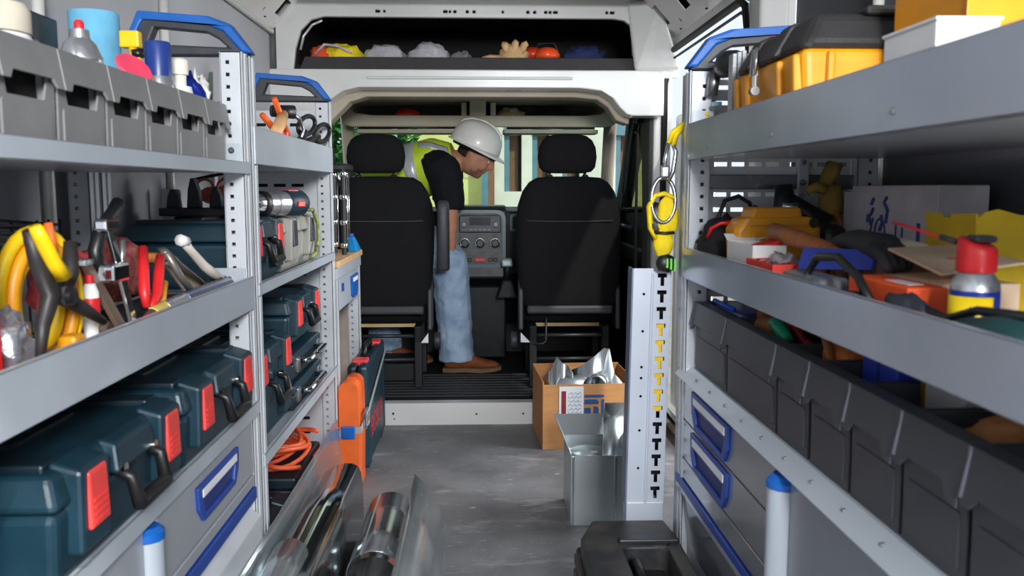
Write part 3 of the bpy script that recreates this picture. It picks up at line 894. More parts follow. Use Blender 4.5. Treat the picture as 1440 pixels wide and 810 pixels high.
# ================================================================ STORAGE BINS
def make_bin(name, label, w, h, mat, depth=0.33, tabs=True):
    """front looks to +x, width along +y from 0, base at z 0"""
    t = thing(name, label, 'bin')
    g = 0.0045
    fx = -0.012
    b = MB()
    vs = [(fx - 0.006, g, 0), (fx - 0.006, w - g, 0), (-depth, w - g, 0), (-depth, g, 0), (fx - 0.02, g, h), (fx - 0.02, w - g, h), (-depth, w - g, h), (-depth, g, h)]
    b.add(vs, [(0, 3, 2, 1), (1, 2, 6, 5), (2, 3, 7, 6), (3, 0, 4, 7)])
    ob('tub', b, mat, t, w=False, solid=0.003, off=-1)
    # front wall with the grip opening under the rim
    k = w * 0.14
    zt, zb = h - 0.036, h - 0.068
    fw = MB().plate([(g, 0), (w - g, 0), (w - g, h - 0.004), (g, h - 0.004)], [[(k, zt), (k + 0.010, zb), (w - k - 0.010, zb), (w - k, zt)]] if tabs else [], 'x', -0.003, 0.0)
    fw.v = [(fx - 0.004 + p[0] + p[2] * 0.02, p[1], p[2]) for p in fw.v]
    ob('front_wall', fw, mat, t, w=False)
    if tabs:
        ob('grip_shade', MB().box(fx - 0.022, fx - 0.020, k - 0.006, w - k + 0.006, zb - 0.006, zt + 0.006), HOLE, t, w=False)  # near-black plate painting the shade inside the grip opening
    poly = [(0.0015, h), (w - 0.0015, h), (w - 0.0015, h - 0.052), (w - k * 0.9, h - 0.052), (w - k * 1.35, h - 0.041), (k * 1.35, h - 0.041), (k * 0.9, h - 0.052), (0.0015, h - 0.052)] if tabs else \
        [(0.0015, h), (w - 0.0015, h), (w - 0.0015, h - 0.064), (w - 0.022, h - 0.062), (w - 0.034, h - 0.046), (0.030, h - 0.046), (0.018, h - 0.058), (0.0015, h - 0.058)]
    r = MB().plate(poly, [], 'x', -0.004, 0.0)
    r.v = [(p[0] + (h - p[2]) * 0.16 - 0.010, p[1], p[2]) for p in r.v]
    r.box(-0.036, -0.010, 0.0015, w - 0.0015, h - 0.005, h + 0.001)
    ob('rim', r, mat, t, w=False, bevel=0.0012)
    ob('front_panel', MB().plate(rrect(0.016, w - 0.016, 0.012, h - 0.074, 0.004), [], 'x', fx - 0.004, fx - 0.001), mat, t, w=False, bevel=0.001)
    if not tabs:
        ob('rim_ridge', MB().tube([(-0.010, 0.004, h + 0.001), (-0.0095, 0.004, h - 0.01), (-0.0015, 0.004, h - 0.05)], 0.0028, 6), M('bin_edge', (112, 114, 122), 0.4), t, w=False, smooth=True)
    return t
w0 = 0.15
ORD = ['nearest', 'second', 'third', 'fourth', 'fifth', 'sixth', 'farthest']
bl0 = make_bin('storage_bin', '', w0, 0.137, BINL)
for i in range(7):
    lb = 'light grey plastic bin, %s in the row on the upper left shelf' % (ORD[i] if i in (0, 6) else ORD[i] + ' from the camera')
    o = bl0 if i == 0 else dup(bl0, (0, 0, 0))
    o.location = (LF - 0.012, 0.862 + 0.15 * i, 1.142)
    o['label'] = lb
    o['group'] = 'light grey bins on the upper left shelf'
ys = [0.668, 0.805, 0.943, 1.081, 1.22, 1.362, 1.648, 1.895]
protos = {}
for i in range(7):
    w = round(ys[i + 1] - ys[i], 3)
    key = 0.138 if abs(w - 0.139) < 0.004 else w
    lb = 'charcoal plastic bin, %s in the row on the right cabinet' % (ORD[i] if i in (0, 6) else ORD[i] + ' from the camera')
    if key in protos:
        o = dup(protos[key], (0, 0, 0))
    else:
        o = make_bin('storage_bin', lb, key, 0.148, BINR, tabs=False)
        protos[key] = o
    o.location = (RF + 0.006, ys[i + 1], 0.7035)
    o.rotation_euler = (0, 0, PI)
    o['label'] = lb
    o['group'] = 'charcoal bins on the right cabinet'

# ================================================================ TEAL TOOL CASES
def make_case(name, label, w, d, h, lid=0.055, latch=0.075, hand=True, mat=None, latchmat=None, topgrip=True):
    """front looks to -y; width along x, base at z 0"""
    mat = mat or TEAL
    t = thing(name, label, 'tool case')
    zs = h - lid
    b = MB().hexa([(-w / 2 + 0.012, -d / 2 + 0.012, 0), (w / 2 - 0.012, -d / 2 + 0.012, 0), (w / 2 - 0.012, d / 2 - 0.012, 0), (-w / 2 + 0.012, d / 2 - 0.012, 0)],
                  [(-w / 2 + 0.006, -d / 2 + 0.006, zs), (w / 2 - 0.006, -d / 2 + 0.006, zs), (w / 2 - 0.006, d / 2 - 0.006, zs), (-w / 2 + 0.006, d / 2 - 0.006, zs)])
    ob('body', b, mat, t, w=False, bevel=0.012, seg=3)
    b = MB().hexa([(-w / 2, -d / 2, zs + 0.002), (w / 2, -d / 2, zs + 0.002), (w / 2, d / 2, zs + 0.002), (-w / 2, d / 2, zs + 0.002)],
                  [(-w / 2 + 0.012, -d / 2 + 0.012, h - 0.008), (w / 2 - 0.012, -d / 2 + 0.012, h - 0.008), (w / 2 - 0.012, d / 2 - 0.012, h - 0.008), (-w / 2 + 0.012, d / 2 - 0.012, h - 0.008)])
    L = ob('lid', b, mat, t, w=False, bevel=0.010, seg=3)
    # raised rails on the lid, a front spoiler between the latches
    for xr in (-w / 2 + 0.03, w / 2 - 0.075):
        ob('lid_rail', MB().box(xr, xr + 0.045, -d / 2 + 0.03, d / 2 - 0.03, h - 0.012, h), TEALD if mat is TEAL else mat, L, w=False, bevel=0.004)
    xs = w * 0.285
    ob('lid_brow', MB().hexa([(-xs * 0.55, -d / 2 - 0.012, zs + 0.004), (xs * 0.55, -d / 2 - 0.012, zs + 0.004), (xs * 0.55, -d / 2 + 0.02, zs + 0.004), (-xs * 0.55, -d / 2 + 0.02, zs + 0.004)],
                             [(-xs * 0.5, -d / 2 - 0.006, h - 0.012), (xs * 0.5, -d / 2 - 0.006, h - 0.012), (xs * 0.5, -d / 2 + 0.02, h - 0.004), (-xs * 0.5, -d / 2 + 0.02, h - 0.004)]), mat, L, w=False, bevel=0.005)
    if topgrip:
        ob('top_grip', MB().box(-0.075, 0.075, -0.016, 0.016, h - 0.010, h + 0.003), BLACK, L, w=False, bevel=0.005)
        ob('top_well', MB().plate(rrect(-0.10, 0.10, -0.055, 0.055, 0.02), [rrect(-0.092, 0.092, -0.047, 0.047, 0.016)], 'z', h - 0.010, h - 0.003), TEALD, L, w=False)
    for s in (-1, 1):
        c = s * (xs + 0.012)
        ob('corner_block', MB().hexa([(c - 0.042, -d / 2 - 0.010, 0.03), (c + 0.042, -d / 2 - 0.010, 0.03), (c + 0.042, -d / 2 + 0.03, 0.03), (c - 0.042, -d / 2 + 0.03, 0.03)],
                                     [(c - 0.042, -d / 2 - 0.012, h - 0.012), (c + 0.042, -d / 2 - 0.012, h - 0.012), (c + 0.042, -d / 2 + 0.03, h + 0.001), (c - 0.042, -d / 2 + 0.03, h + 0.001)]), mat, t, w=False, bevel=0.006)
        zt = h - 0.018
        lt = ob('latch', MB().hexa([(c - 0.028, -d / 2 - 0.0165, zt - latch), (c + 0.028, -d / 2 - 0.0165, zt - latch), (c + 0.028, -d / 2 - 0.008, zt - latch), (c - 0.028, -d / 2 - 0.008, zt - latch)],
                                   [(c - 0.0265, -d / 2 - 0.0145, zt), (c + 0.0265, -d / 2 - 0.0145, zt), (c + 0.0265, -d / 2 - 0.004, zt + 0.004), (c - 0.0265, -d / 2 - 0.004, zt + 0.004)]), latchmat or RED, t, w=False, bevel=0.004)
        rb_ = MB()
        for k2 in range(4):
            z = zt - latch + 0.008 + k2 * 0.009
            rb_.box(c - 0.019, c + 0.019, -d / 2 - 0.0172, -d / 2 - 0.012, z, z + 0.003)
        ob('latch_rib', rb_, latchmat or RED, lt, w=False)
    if hand:
        z = h * 0.48
        p = [(-0.055, -d / 2 + 0.002, z + 0.03), (-0.055, -d / 2 - 0.022, z + 0.02), (-0.05, -d / 2 - 0.030, z - 0.02), (0.05, -d / 2 - 0.030, z - 0.02), (0.055, -d / 2 - 0.022, z + 0.02), (0.055, -d / 2 + 0.002, z + 0.03)]
        ho = ob('carry_handle', MB().tube(p, [0.008, 0.009, 0.011, 0.011, 0.009, 0.008], 8), BLACK, t, w=False, smooth=True)
        for s in (-1, 1):
            ob('hinge_pin', MB().lathe([(0.008, 0), (0.008, 0.012)], 10, (s * 0.055, -d / 2 - 0.004, z + 0.032), Matrix.Rotation(PI / 2, 3, 'X')), CHROME, ho, w=False, smooth=40)
    return t
c1 = make_case('tool_case', 'dark teal tool case with red latches, nearest on the left worktop', 0.437, 0.345, 0.151)
c1.location = (-0.6775, 1.235, 0.6135)
c1.rotation_euler = (0, 0, PI / 2)
c1['group'] = 'teal tool cases on the left racks'
c2 = dup(c1, (-0.6775, 1.69, 0.6135), PI / 2, 'dark teal tool case with red latches, farther of two on the left worktop')
c3 = dup(c1, (LF - 0.205, 2.735, 0.634), PI / 2, 'teal tool case stacked on two thin cases with metal handles, middle left rack')
c4 = make_case('tool_case', 'tall teal tool case with red latches on the middle left rack above the orange cable', 0.437, 0.345, 0.253)
c4.location = (LF - 0.205, 2.29, 0.4495)
c4.rotation_euler = (0, 0, PI / 2)
c5 = make_case('tool_case', 'small teal tool case with two red latches below the drill, middle left rack', 0.37, 0.30, 0.165)
c5.location = (LF - 0.185, 2.265, 0.8615)
c5.rotation_euler = (0, 0, PI / 2)
c6 = dup(c5, (LF - 0.19, 2.285, 0.0695), PI / 2, 'small teal tool case with red latch at the bottom of the middle left rack')
for o in (c4, c5, c6):
    o['group'] = 'teal tool cases on the left racks'
# flat organisers with metal handles
def thin_case(label, loc):
    t = thing('organiser_case', label, 'tool case', loc, PI / 2, 'thin organiser cases on the middle left rack')
    w, d, h = 0.43, 0.34, 0.076
    ob('body', MB().box(-w / 2, w / 2, -d / 2, d / 2, 0, h - 0.03), TEALD, t, w=False, bevel=0.006)
    ob('lid', MB().box(-w / 2 - 0.003, w / 2 + 0.003, -d / 2 - 0.003, d / 2 + 0.003, h - 0.029, h - 0.001), TEAL, t, w=False, bevel=0.006)
    hd = ob('carry_handle', MB().tube([(-0.12, -d / 2, 0.04), (-0.12, -d / 2 - 0.03, 0.045), (0.12, -d / 2 - 0.03, 0.045), (0.12, -d / 2, 0.04)], 0.009, 8), CHROME, t, w=False, smooth=True)
    for s in (-1, 1):
        ob('clasp', MB().box(s * 0.16 - 0.02, s * 0.16 + 0.02, -d / 2 - 0.008, -d / 2 + 0.01, 0.015, 0.06), STEEL, t, w=False, bevel=0.004)
    return t
thin_case('thin dark organiser case with metal handle, lower of two on the middle left rack', (LF - 0.20, 2.735, 0.4495))
thin_case('thin dark organiser case with metal handle, upper of two on the middle left rack', (LF - 0.20, 2.735, 0.5415))
# grey case beside the small teal one
gc = make_case('tool_case', 'grey plastic tool case beside the small teal case below the drill', 0.42, 0.31, 0.165, mat=M('case_grey', (150, 148, 142), 0.5), latchmat=DARK, hand=False)
gc.location = (LF - 0.19, 2.70, 0.8615)
gc.rotation_euler = (0, 0, PI / 2)

# cordless drill lying on top of the cases
dr = thing('cordless_drill', 'cordless drill with chrome chuck lying on the cases, middle left rack', 'drill', (LF - 0.06, 2.44, 1.0285), 0, rot=(0, 0, math.radians(62)))
Rx = Matrix.Rotation(PI / 2, 3, 'Y')
ob('chuck', MB().lathe([(0.012, -0.115), (0.018, -0.11), (0.026, -0.085), (0.029, -0.065), (0.029, -0.03)], 18, (0, 0, 0.032), Rx), CHROME, dr, w=False, smooth=50)
ob('gearbox', MB().lathe([(0.032, -0.03), (0.033, 0.0), (0.030, 0.012), (0.034, 0.015), (0.034, 0.05)], 18, (0, 0, 0.032), Rx), M('gear_silver', (176, 178, 182), 0.25, 0.8), dr, w=False, smooth=50)
ob('collar', MB().lathe([(0.031, -0.045), (0.035, -0.042), (0.035, -0.028), (0.031, -0.025)], 18, (0, 0, 0.032), Rx), BLACK, dr, w=False, smooth=50)
ob('motor_housing', MB().lathe([(0.034, 0.05), (0.037, 0.06), (0.037, 0.12), (0.028, 0.135)], 18, (0, 0, 0.032), Rx), TEAL, dr, w=False, smooth=50)
ob('red_mark', MB().box(0.062, 0.105, -0.012, 0.012, 0.064, 0.0705), REDP, dr, w=False, bevel=0.002)
ob('red_switch', MB().box(0.07, 0.10, -0.040, -0.034, 0.022, 0.038), REDP, dr, w=False, bevel=0.002)
ob('grip', MB().tube([(0.085, 0.02, 0.03), (0.10, 0.08, 0.028), (0.115, 0.14, 0.026)], [0.02, 0.019, 0.022], 10), BLACK, dr, w=False, smooth=True)
ob('battery', MB().box(0.07, 0.16, 0.13, 0.20, 0.0, 0.055), BLACK, dr, w=False, bevel=0.008)
# yellow-green earth wire hanging beside the drill
tag(ob('loose_wire', MB().tube([(LF - 0.012, 2.66, 1.038), (LF - 0.010, 2.78, 1.036), (LF - 0.008, 2.85, 0.99), (LF - 0.008, 2.86, 0.94), (LF - 0.008, 2.80, 0.895), (LF - 0.008, 2.72, 0.888)], 0.006, 6), M('wire_yellow_green', (170, 176, 84), 0.5, 0, 0.1, 40, alt=(70, 80, 60)), smooth=True), 'yellow green wire hanging down past the grey case', 'wire')
# orange cable coil
oc = MB()
rnd = random.Random(4)
pts = []
for i in range(6 * 22):
    a = 2 * PI * i / 22
    tn = i / 22
    pts.append((-0.645 + (0.095 + 0.015 * math.sin(tn * 2.2)) * math.cos(a), 2.66 + (0.12 + 0.02 * math.sin(tn * 1.7 + 1)) * math.sin(a), 0.262 + 0.010 * tn + 0.012 * math.sin(a * 2 + tn) + 0.012))
oc.tube(pts, 0.0075, 6)
pts = [( -0.60 + 0.10 * math.cos(0.6 + i * 0.32), 2.62 + 0.13 * math.sin(0.6 + i * 0.32), 0.34 - 0.004 * i) for i in range(16)]
oc.tube(pts, 0.0075, 6)
tag(ob('extension_cable', oc, M('cable_orange', (222, 92, 52), 0.5, 0, 0.06, 30), smooth=True), 'orange extension cable coiled on the low shelf of the middle left rack', 'cable')
# crate that carries the coil, with a small red tool beside
cb = thing('equipment_box', 'black box under the orange cable coil in the middle left rack', 'box', (LF - 0.19, 2.69, 0.0695))
ob('body', MB().box(LF - 0.35, LF - 0.03, 2.50, 2.88, 0.0695, 0.215), BLACK, cb, bevel=0.008)
ob('lid', MB().box(LF - 0.355, LF - 0.025, 2.495, 2.885, 0.216, 0.254), TEALD, cb, bevel=0.008)
ob('red_catch', MB().box(LF - 0.026, LF - 0.016, 2.76, 2.80, 0.20, 0.245), RED, cb, bevel=0.003)
# coil of red cable further back on the same shelf
pts = [(-0.76 + 0.06 * math.cos(a * 0.3), 2.98 + 0.05 * math.sin(a * 0.3), 0.30 + 0.0015 * a) for a in range(84)]
tag(ob('hose_coil', MB().tube(pts, 0.009, 6).lathe([(0.055, 0.09), (0.055, 0.289)], 14, (-0.76, 2.98, 0)), M('cable_red', (196, 70, 52), 0.5), smooth=40), 'red hose coil at the back corner of the middle left rack', 'hose')

# ================================================================ CASES STANDING ON THE FLOOR BY THE BENCH
sc = thing('tool_case', 'large teal tool case standing upright on the floor beside the bench, red lettering', 'tool case', (-0.475, 3.60, 0), 0)
ob('shell', MB().box(-0.475, -0.438, 3.30, 3.92, 0.012, 0.425), TEAL, sc, bevel=0.016, seg=3)
ob('shell', MB().box(-0.514, -0.477, 3.30, 3.92, 0.012, 0.425), TEALD, sc, bevel=0.016, seg=3)
for y in (3.40, 3.82):
    ob('latch', MB().box(-0.505, -0.445, y - 0.035, y + 0.035, 0.408, 0.434), RED, sc, bevel=0.006)
    ob('foot', MB().box(-0.51, -0.442, y - 0.04, y + 0.04, 0.0, 0.014), TEALD, sc, bevel=0.003)
ob('carry_handle', MB().tube([(-0.476, 3.52, 0.41), (-0.476, 3.53, 0.455), (-0.476, 3.69, 0.455), (-0.476, 3.70, 0.41)], 0.012, 8), BLACK, sc, smooth=True)
for y in (3.33, 3.86):
    ob('corner_rib', MB().box(-0.446, -0.4355, y - 0.012, y + 0.012, 0.03, 0.41), TEAL, sc, bevel=0.003)
t = text('lettering', 'BOSCH', 0.12, M('letter_red', (196, 40, 60), 0.5), sc, (0.0385, -0.02, 0.15), (PI / 2, 0, PI / 2), sx=0.95)

oc2 = thing('rescue_case', 'rounded orange plastic case standing behind the metal sheet by the bench', 'case', (-0.535, 3.19, 0))
prof = [(-0.514, 0.0), (-0.446, 0.0), (-0.441, 0.25), (-0.443, 0.36)] + arc(-0.475, 0.375, 0.031, 0, 90, 6) + arc(-0.483, 0.375, 0.031, 90, 180, 6) + [(-0.514, 0.2)]
ob('shell', MB().plate(prof, [], 'y', 3.09, 3.175), ORA, oc2, bevel=0.014, seg=3)
ob('shell', MB().plate(prof, [], 'y', 3.179, 3.262), M('orange_deep', (216, 88, 30), 0.45), oc2, bevel=0.014, seg=3)
ob('hinge', MB().box(-0.495, -0.463, 3.172, 3.182, 0.398, 0.409), M('orange_deep', (216, 88, 30)), oc2, bevel=0.002)
st = thing('lashing_strap', 'grey lashing strap with blue buckle across the orange and teal cases', 'strap', (-0.46, 3.2, 0.2))
ob('webbing', MB().add([(-0.514, 3.086, 0.205), (-0.434, 3.086, 0.22), (-0.431, 3.27, 0.24), (-0.431, 3.90, 0.37), (-0.431, 3.90, 0.388), (-0.431, 3.27, 0.262), (-0.434, 3.086, 0.245), (-0.514, 3.086, 0.23)], [(0, 1, 6, 7), (1, 2, 5, 6), (2, 3, 4, 5)]), M('webbing_grey', (150, 152, 150), 0.7), st, solid=0.003)
ob('blue_buckle', MB().box(-0.505, -0.455, 3.072, 3.084, 0.20, 0.248), BLUE, st, bevel=0.004)
ob('steel_buckle', MB().plate(rrect(3.13, 3.24, 0.22, 0.285, 0.01), [rrect(3.15, 3.17, 0.235, 0.27, 0.005), rrect(3.19, 3.225, 0.235, 0.27, 0.005)], 'x', -0.43, -0.421), CHROME, st, bevel=0.002)

# ================================================================ SEATS
def sring(cx, cy, z, w, d, n=28, e=3.2, skew=0.0):
    out = []
    for k in range(n):
        a = 2 * PI * k / n
        c, s = math.cos(a), math.sin(a)
        out.append((cx + math.copysign(abs(c) ** (2 / e), c) * w / 2, cy + math.copysign(abs(s) ** (2 / e), s) * d / 2, z))
    return out
def make_seat(label, cx, w, hx, hw, arm=None, base=0.0):
    t = thing('van_seat', label, 'seat', (cx, 4.5, 0.106), group=None)
    y = 4.33
    rows = [(0.50, 0.80, 0.10), (0.54, 0.88, 0.13), (0.62, 0.94, 0.15), (0.78, 0.99, 0.16), (0.92, 1.0, 0.16), (1.02, 0.96, 0.15), (1.09, 0.87, 0.13), (1.135, 0.75, 0.11), (1.158, 0.60, 0.08), (1.164, 0.30, 0.03)]
    ob('backrest', MB().loft([sring(cx, y + 0.0 + (z - 0.5) * 0.10, z, w * k, d) for z, k, d in rows]), SEAT, t, smooth=True)
    ys = y + 0.44 * 0.10 - 0.081
    ob('seam', MB().tube([(cx - w * 0.40, ys + 0.004, 0.945), (cx - w * 0.2, ys - 0.002, 0.942), (cx + w * 0.2, ys - 0.002, 0.942), (cx + w * 0.40, ys + 0.004, 0.945)], 0.003, 6), M('seam_grey', (66, 66, 70), 0.7), t, smooth=True)
    rows = [(1.180, 0.55, 0.05), (1.188, 0.82, 0.085), (1.21, 0.95, 0.10), (1.26, 1.0, 0.11), (1.31, 0.96, 0.105), (1.345, 0.84, 0.09), (1.367, 0.64, 0.07), (1.375, 0.35, 0.03)]
    ob('headrest', MB().loft([sring(cx + hx, y + 0.085, z, hw * k, d, e=2.8) for z, k, d in rows]), SEAT, t, smooth=True)
    for s in (-1, 1):
        ob('headrest_post', MB().tube([(cx + hx + s * hw * 0.3, y + 0.085, 1.13), (cx + hx + s * hw * 0.3, y + 0.085, 1.20)], 0.008, 8), CHROME, t, smooth=True)
        ob('post_collar', MB().lathe([(0.017, 0), (0.017, 0.012), (0.012, 0.018)], 10, (cx + hx + s * hw * 0.3, y + 0.07, 1.155)), BLACK, t, smooth=40)
    ob('cushion', MB().loft([sring(cx, 4.57, z, w * 0.9 * k, 0.40 * k, e=5) for z, k in ((0.42, 0.92), (0.44, 1.0), (0.52, 1.0), (0.55, 0.93), (0.556, 0.7))]), SEAT, t, smooth=True)
    ob('rear_trim', MB().box(cx - w * 0.40, cx + w * 0.40, 4.262, 4.31, 0.482, 0.525), M('trim_grey', (58, 60, 64), 0.5), t, bevel=0.012)
    ob('tan_board', MB().box(cx - w * 0.33, cx + w * 0.33, 4.40, 4.74, 0.40, 0.418), M('tan_board', (206, 178, 120), 0.6), t)
    for s in (-1, 1):
        xs = cx + s * w * 0.34
        ob('side_frame', MB().plate([(4.28, 0.42), (4.76, 0.42), (4.76, 0.36), (4.72, 0.34), (4.72, 0.106), (4.66, 0.106), (4.66, 0.34), (4.36, 0.34), (4.36, 0.106), (4.29, 0.106), (4.29, 0.34)], [], 'x', xs - 0.018, xs + 0.018), CABB, t, bevel=0.005)
        ob('hinge_plate', MB().plate([(4.28, 0.40), (4.40, 0.40), (4.40, 0.60), (4.36, 0.66), (4.30, 0.60)], [], 'x', cx + s * w * 0.455 - 0.012, cx + s * w * 0.455 + 0.012), M('trim_grey', (58, 60, 64)), t, bevel=0.008)
    for z in (0.37, 0.25):
        ob('cross_bar', MB().tube([(cx - w * 0.34, 4.30, z), (cx + w * 0.34, 4.30, z)], 0.010, 8), M('frame_steel', (58, 60, 62), 0.4, 0.5), t, smooth=True)
    ob('wire_loop', MB().tube([(cx - w * 0.22, 4.28, 0.46), (cx - w * 0.22, 4.28, 0.345), (cx - w * 0.25, 4.28, 0.33), (cx - w * 0.34, 4.28, 0.33)], 0.005, 6), M('frame_steel', (58, 60, 62)), t, smooth=True)
    ob('base_box', MB().box(cx - w * 0.30, cx + w * 0.30, 4.45, 4.75, 0.106, 0.20), CABB, t, bevel=0.006)
    ob('adjust_knob', MB().lathe([(0.040, -0.015), (0.044, -0.008), (0.044, 0.008), (0.040, 0.015)], 18, (cx + (w * 0.5 + 0.012) * (1 if arm else -1), 4.31, 0.345), Matrix.Rotation(PI / 2, 3, 'Y')), DARK, t, smooth=40)
    ob('pale_tag', MB().add([(cx + (w * 0.44 if arm else -w * 0.46), 4.27, 0.34), (cx + (w * 0.37 if arm else -w * 0.37), 4.27, 0.34), (cx + (w * 0.44 if arm else -w * 0.46), 4.27, 0.39)], [(0, 1, 2)]), PAPER, t, solid=0.002)
    if arm:
        ob('arm_rest', MB().loft([sring(cx + w * 0.5 + 0.045, 4.32, z, 0.062 * k, 0.10 * k, e=3.5) for z, k in ((0.70, 0.9), (0.71, 1), (1.00, 1.0), (1.03, 0.92), (1.045, 0.6))]), M('arm_grey', (56, 58, 64), 0.5), t, smooth=True)
    return t
make_seat('black fabric passenger seat on the right with headrest, seen from behind', 0.447, 0.535, -0.005, 0.300)
make_seat('black fabric driver-side seat on the left with raised armrest, seen from behind', -0.49, 0.525, -0.03, 0.295, arm=True)

# ================================================================ PERSON LEANING INTO THE CAB
PX = thing('person', 'person bending in the cab, white hard hat, yellow safety vest and jeans', 'person', (-0.15, 4.72, 0.106))
def limb(b, pts, rad, n=14, flat=1.0):
    # smooth the joints a little with extra samples
    P, R = [], []
    for i in range(len(pts) - 1):
        for k in range(4):
            f = k / 4
            P.append(Vector(pts[i]).lerp(Vector(pts[i + 1]), f))
            R.append(rad[i] * (1 - f) + rad[i + 1] * f)
    P.append(Vector(pts[-1]))
    R.append(rad[-1])
    b.tube(P, R, n, flat=flat)
# head, modelled looking along +x then tilted down
def head_mesh():
    nu, nv = 44, 30
    def g(d, c, s):
        return math.exp(-((d - Vector(c).normalized()).length ** 2) / (2 * s * s))
    vs, fs = [], []
    for j in range(nv + 1):
        th = PI * j / nv
        for i in range(nu):
            ph = 2 * PI * i / nu
            d = Vector((math.sin(th) * math.cos(ph), math.sin(th) * math.sin(ph), math.cos(th)))
            p = Vector((d.x * 0.098, d.y * 0.076, d.z * 0.115))
            q = 0.0
            q += 0.030 * g(d, (1, 0, -0.10), 0.10)          # nose
            q += 0.010 * g(d, (1, 0, 0.12), 0.10)           # bridge
            q += 0.009 * (g(d, (1, 0.30, 0.26), 0.14) + g(d, (1, -0.30, 0.26), 0.14))   # brow
            q -= 0.012 * (g(d, (1, 0.36, 0.06), 0.11) + g(d, (1, -0.36, 0.06), 0.11))   # eye sockets
            q += 0.010 * g(d, (0.85, 0, -0.42), 0.12)       # lips
            q -= 0.006 * g(d, (0.85, 0, -0.56), 0.07)
            q += 0.018 * g(d, (0.72, 0, -0.78), 0.16)       # chin
            q += 0.008 * (g(d, (0.2, 0.75, -0.6), 0.25) + g(d, (0.2, -0.75, -0.6), 0.25))  # jaw
            q += 0.008 * (g(d, (0.8, 0.5, -0.15), 0.16) + g(d, (0.8, -0.5, -0.15), 0.16))  # cheeks
            q += 0.016 * (g(d, (-0.12, 1, 0.02), 0.10) + g(d, (-0.12, -1, 0.02), 0.10))   # ears
            vs.append(p + d * q)
    for j in range(nv):
        for i in range(nu):
            k = (i + 1) % nu
            fs.append((j * nu + i, (j + 1) * nu + i, (j + 1) * nu + k, j * nu + k))
    return vs, fs
HC = Vector((-0.020, 4.735, 1.284))
HR = Matrix.Rotation(math.radians(-12), 3, 'Z') @ Matrix.Rotation(math.radians(34), 3, 'Y')
def hp(v):
    return HC + HR @ Vector(v)
body = MB()
hv, hf = head_mesh()
body.add([hp(v) for v in hv], hf)
SH_N, SH_F = (-0.185, 4.60, 1.205), (-0.165, 4.92, 1.20)
limb(body, [(-0.62, 4.80, 1.02), (-0.44, 4.79, 1.15), (-0.24, 4.765, 1.225), (-0.13, 4.755, 1.245)], [0.14, 0.135, 0.14, 0.08])
limb(body, [(-0.18, 4.76, 1.24), (-0.09, 4.745, 1.255), (-0.04, 4.738, 1.27)], [0.075, 0.056, 0.056])
limb(body, [(-0.24, 4.70, 1.23), SH_N, (-0.155, 4.56, 0.98), (-0.16, 4.57, 0.85), (-0.155, 4.60, 0.74)], [0.07, 0.058, 0.044, 0.036, 0.028])
limb(body, [(-0.24, 4.83, 1.23), SH_F, (-0.20, 4.88, 1.0), (-0.19, 4.80, 0.85), (-0.17, 4.77, 0.75)], [0.07, 0.058, 0.044, 0.036, 0.028])
limb(body, [(-0.60, 4.72, 1.0), (-0.36, 4.66, 0.86), (-0.155, 4.63, 0.70), (-0.145, 4.65, 0.45), (-0.135, 4.67, 0.17)], [0.10, 0.085, 0.062, 0.058, 0.040])
limb(body, [(-0.60, 4.86, 1.0), (-0.64, 4.85, 0.80), (-0.60, 4.87, 0.62), (-0.56, 4.87, 0.40), (-0.52, 4.87, 0.17)], [0.10, 0.085, 0.062, 0.058, 0.040])
def hand(b, w, dirv, side, curl):
    """palm and five separate fingers from wrist w; dirv = pointing direction, side = across the palm"""
    w, dv, sd = Vector(w), Vector(dirv).normalized(), Vector(side).normalized()
    nm = dv.cross(sd).normalized()
    limb(b, [w - dv * 0.02, w + dv * 0.04, w + dv * 0.085], [0.026, 0.036, 0.036], 10, 0.55)
    for k, (o, ln) in enumerate(((-0.030, 0.062), (-0.010, 0.075), (0.010, 0.080), (0.030, 0.070))):
        a = w + dv * 0.085 + sd * o
        m1 = a + (dv + nm * curl * 0.6).normalized() * ln * 0.5
        m2 = m1 + (dv + nm * curl * 1.8).normalized() * ln * 0.5
        limb(b, [a - dv * 0.02, a, m1, m2], [0.009, 0.009, 0.0085, 0.0075], 8)
    a = w + dv * 0.03 + sd * 0.03
    m1 = a + (dv * 0.6 + sd + nm * curl * 0.5).normalized() * 0.035
    limb(b, [a - sd * 0.015, a, m1, m1 + (dv + sd * 0.3 + nm * curl).normalized() * 0.03], [0.012, 0.012, 0.010, 0.008], 8)
hand(body, (-0.155, 4.60, 0.74), (0.25, 0.1, -1), (0.2, 1, 0.1), 0.5)
hand(body, (-0.17, 4.77, 0.75), (0.15, -0.2, -1), (0.6, 1, 0.1), 0.5)
SKIN = M('skin', (190, 132, 104), 0.55, 0, 0.06, 30)
bo = ob('body', body, SKIN, PX, smooth=True)
md = bo.modifiers.new('fuse', 'REMESH')
md.mode = 'VOXEL'
md.voxel_size = 0.006
md.use_smooth_shade = True
md = bo.modifiers.new('soft', 'SMOOTH')
md.factor = 0.5
md.iterations = 2

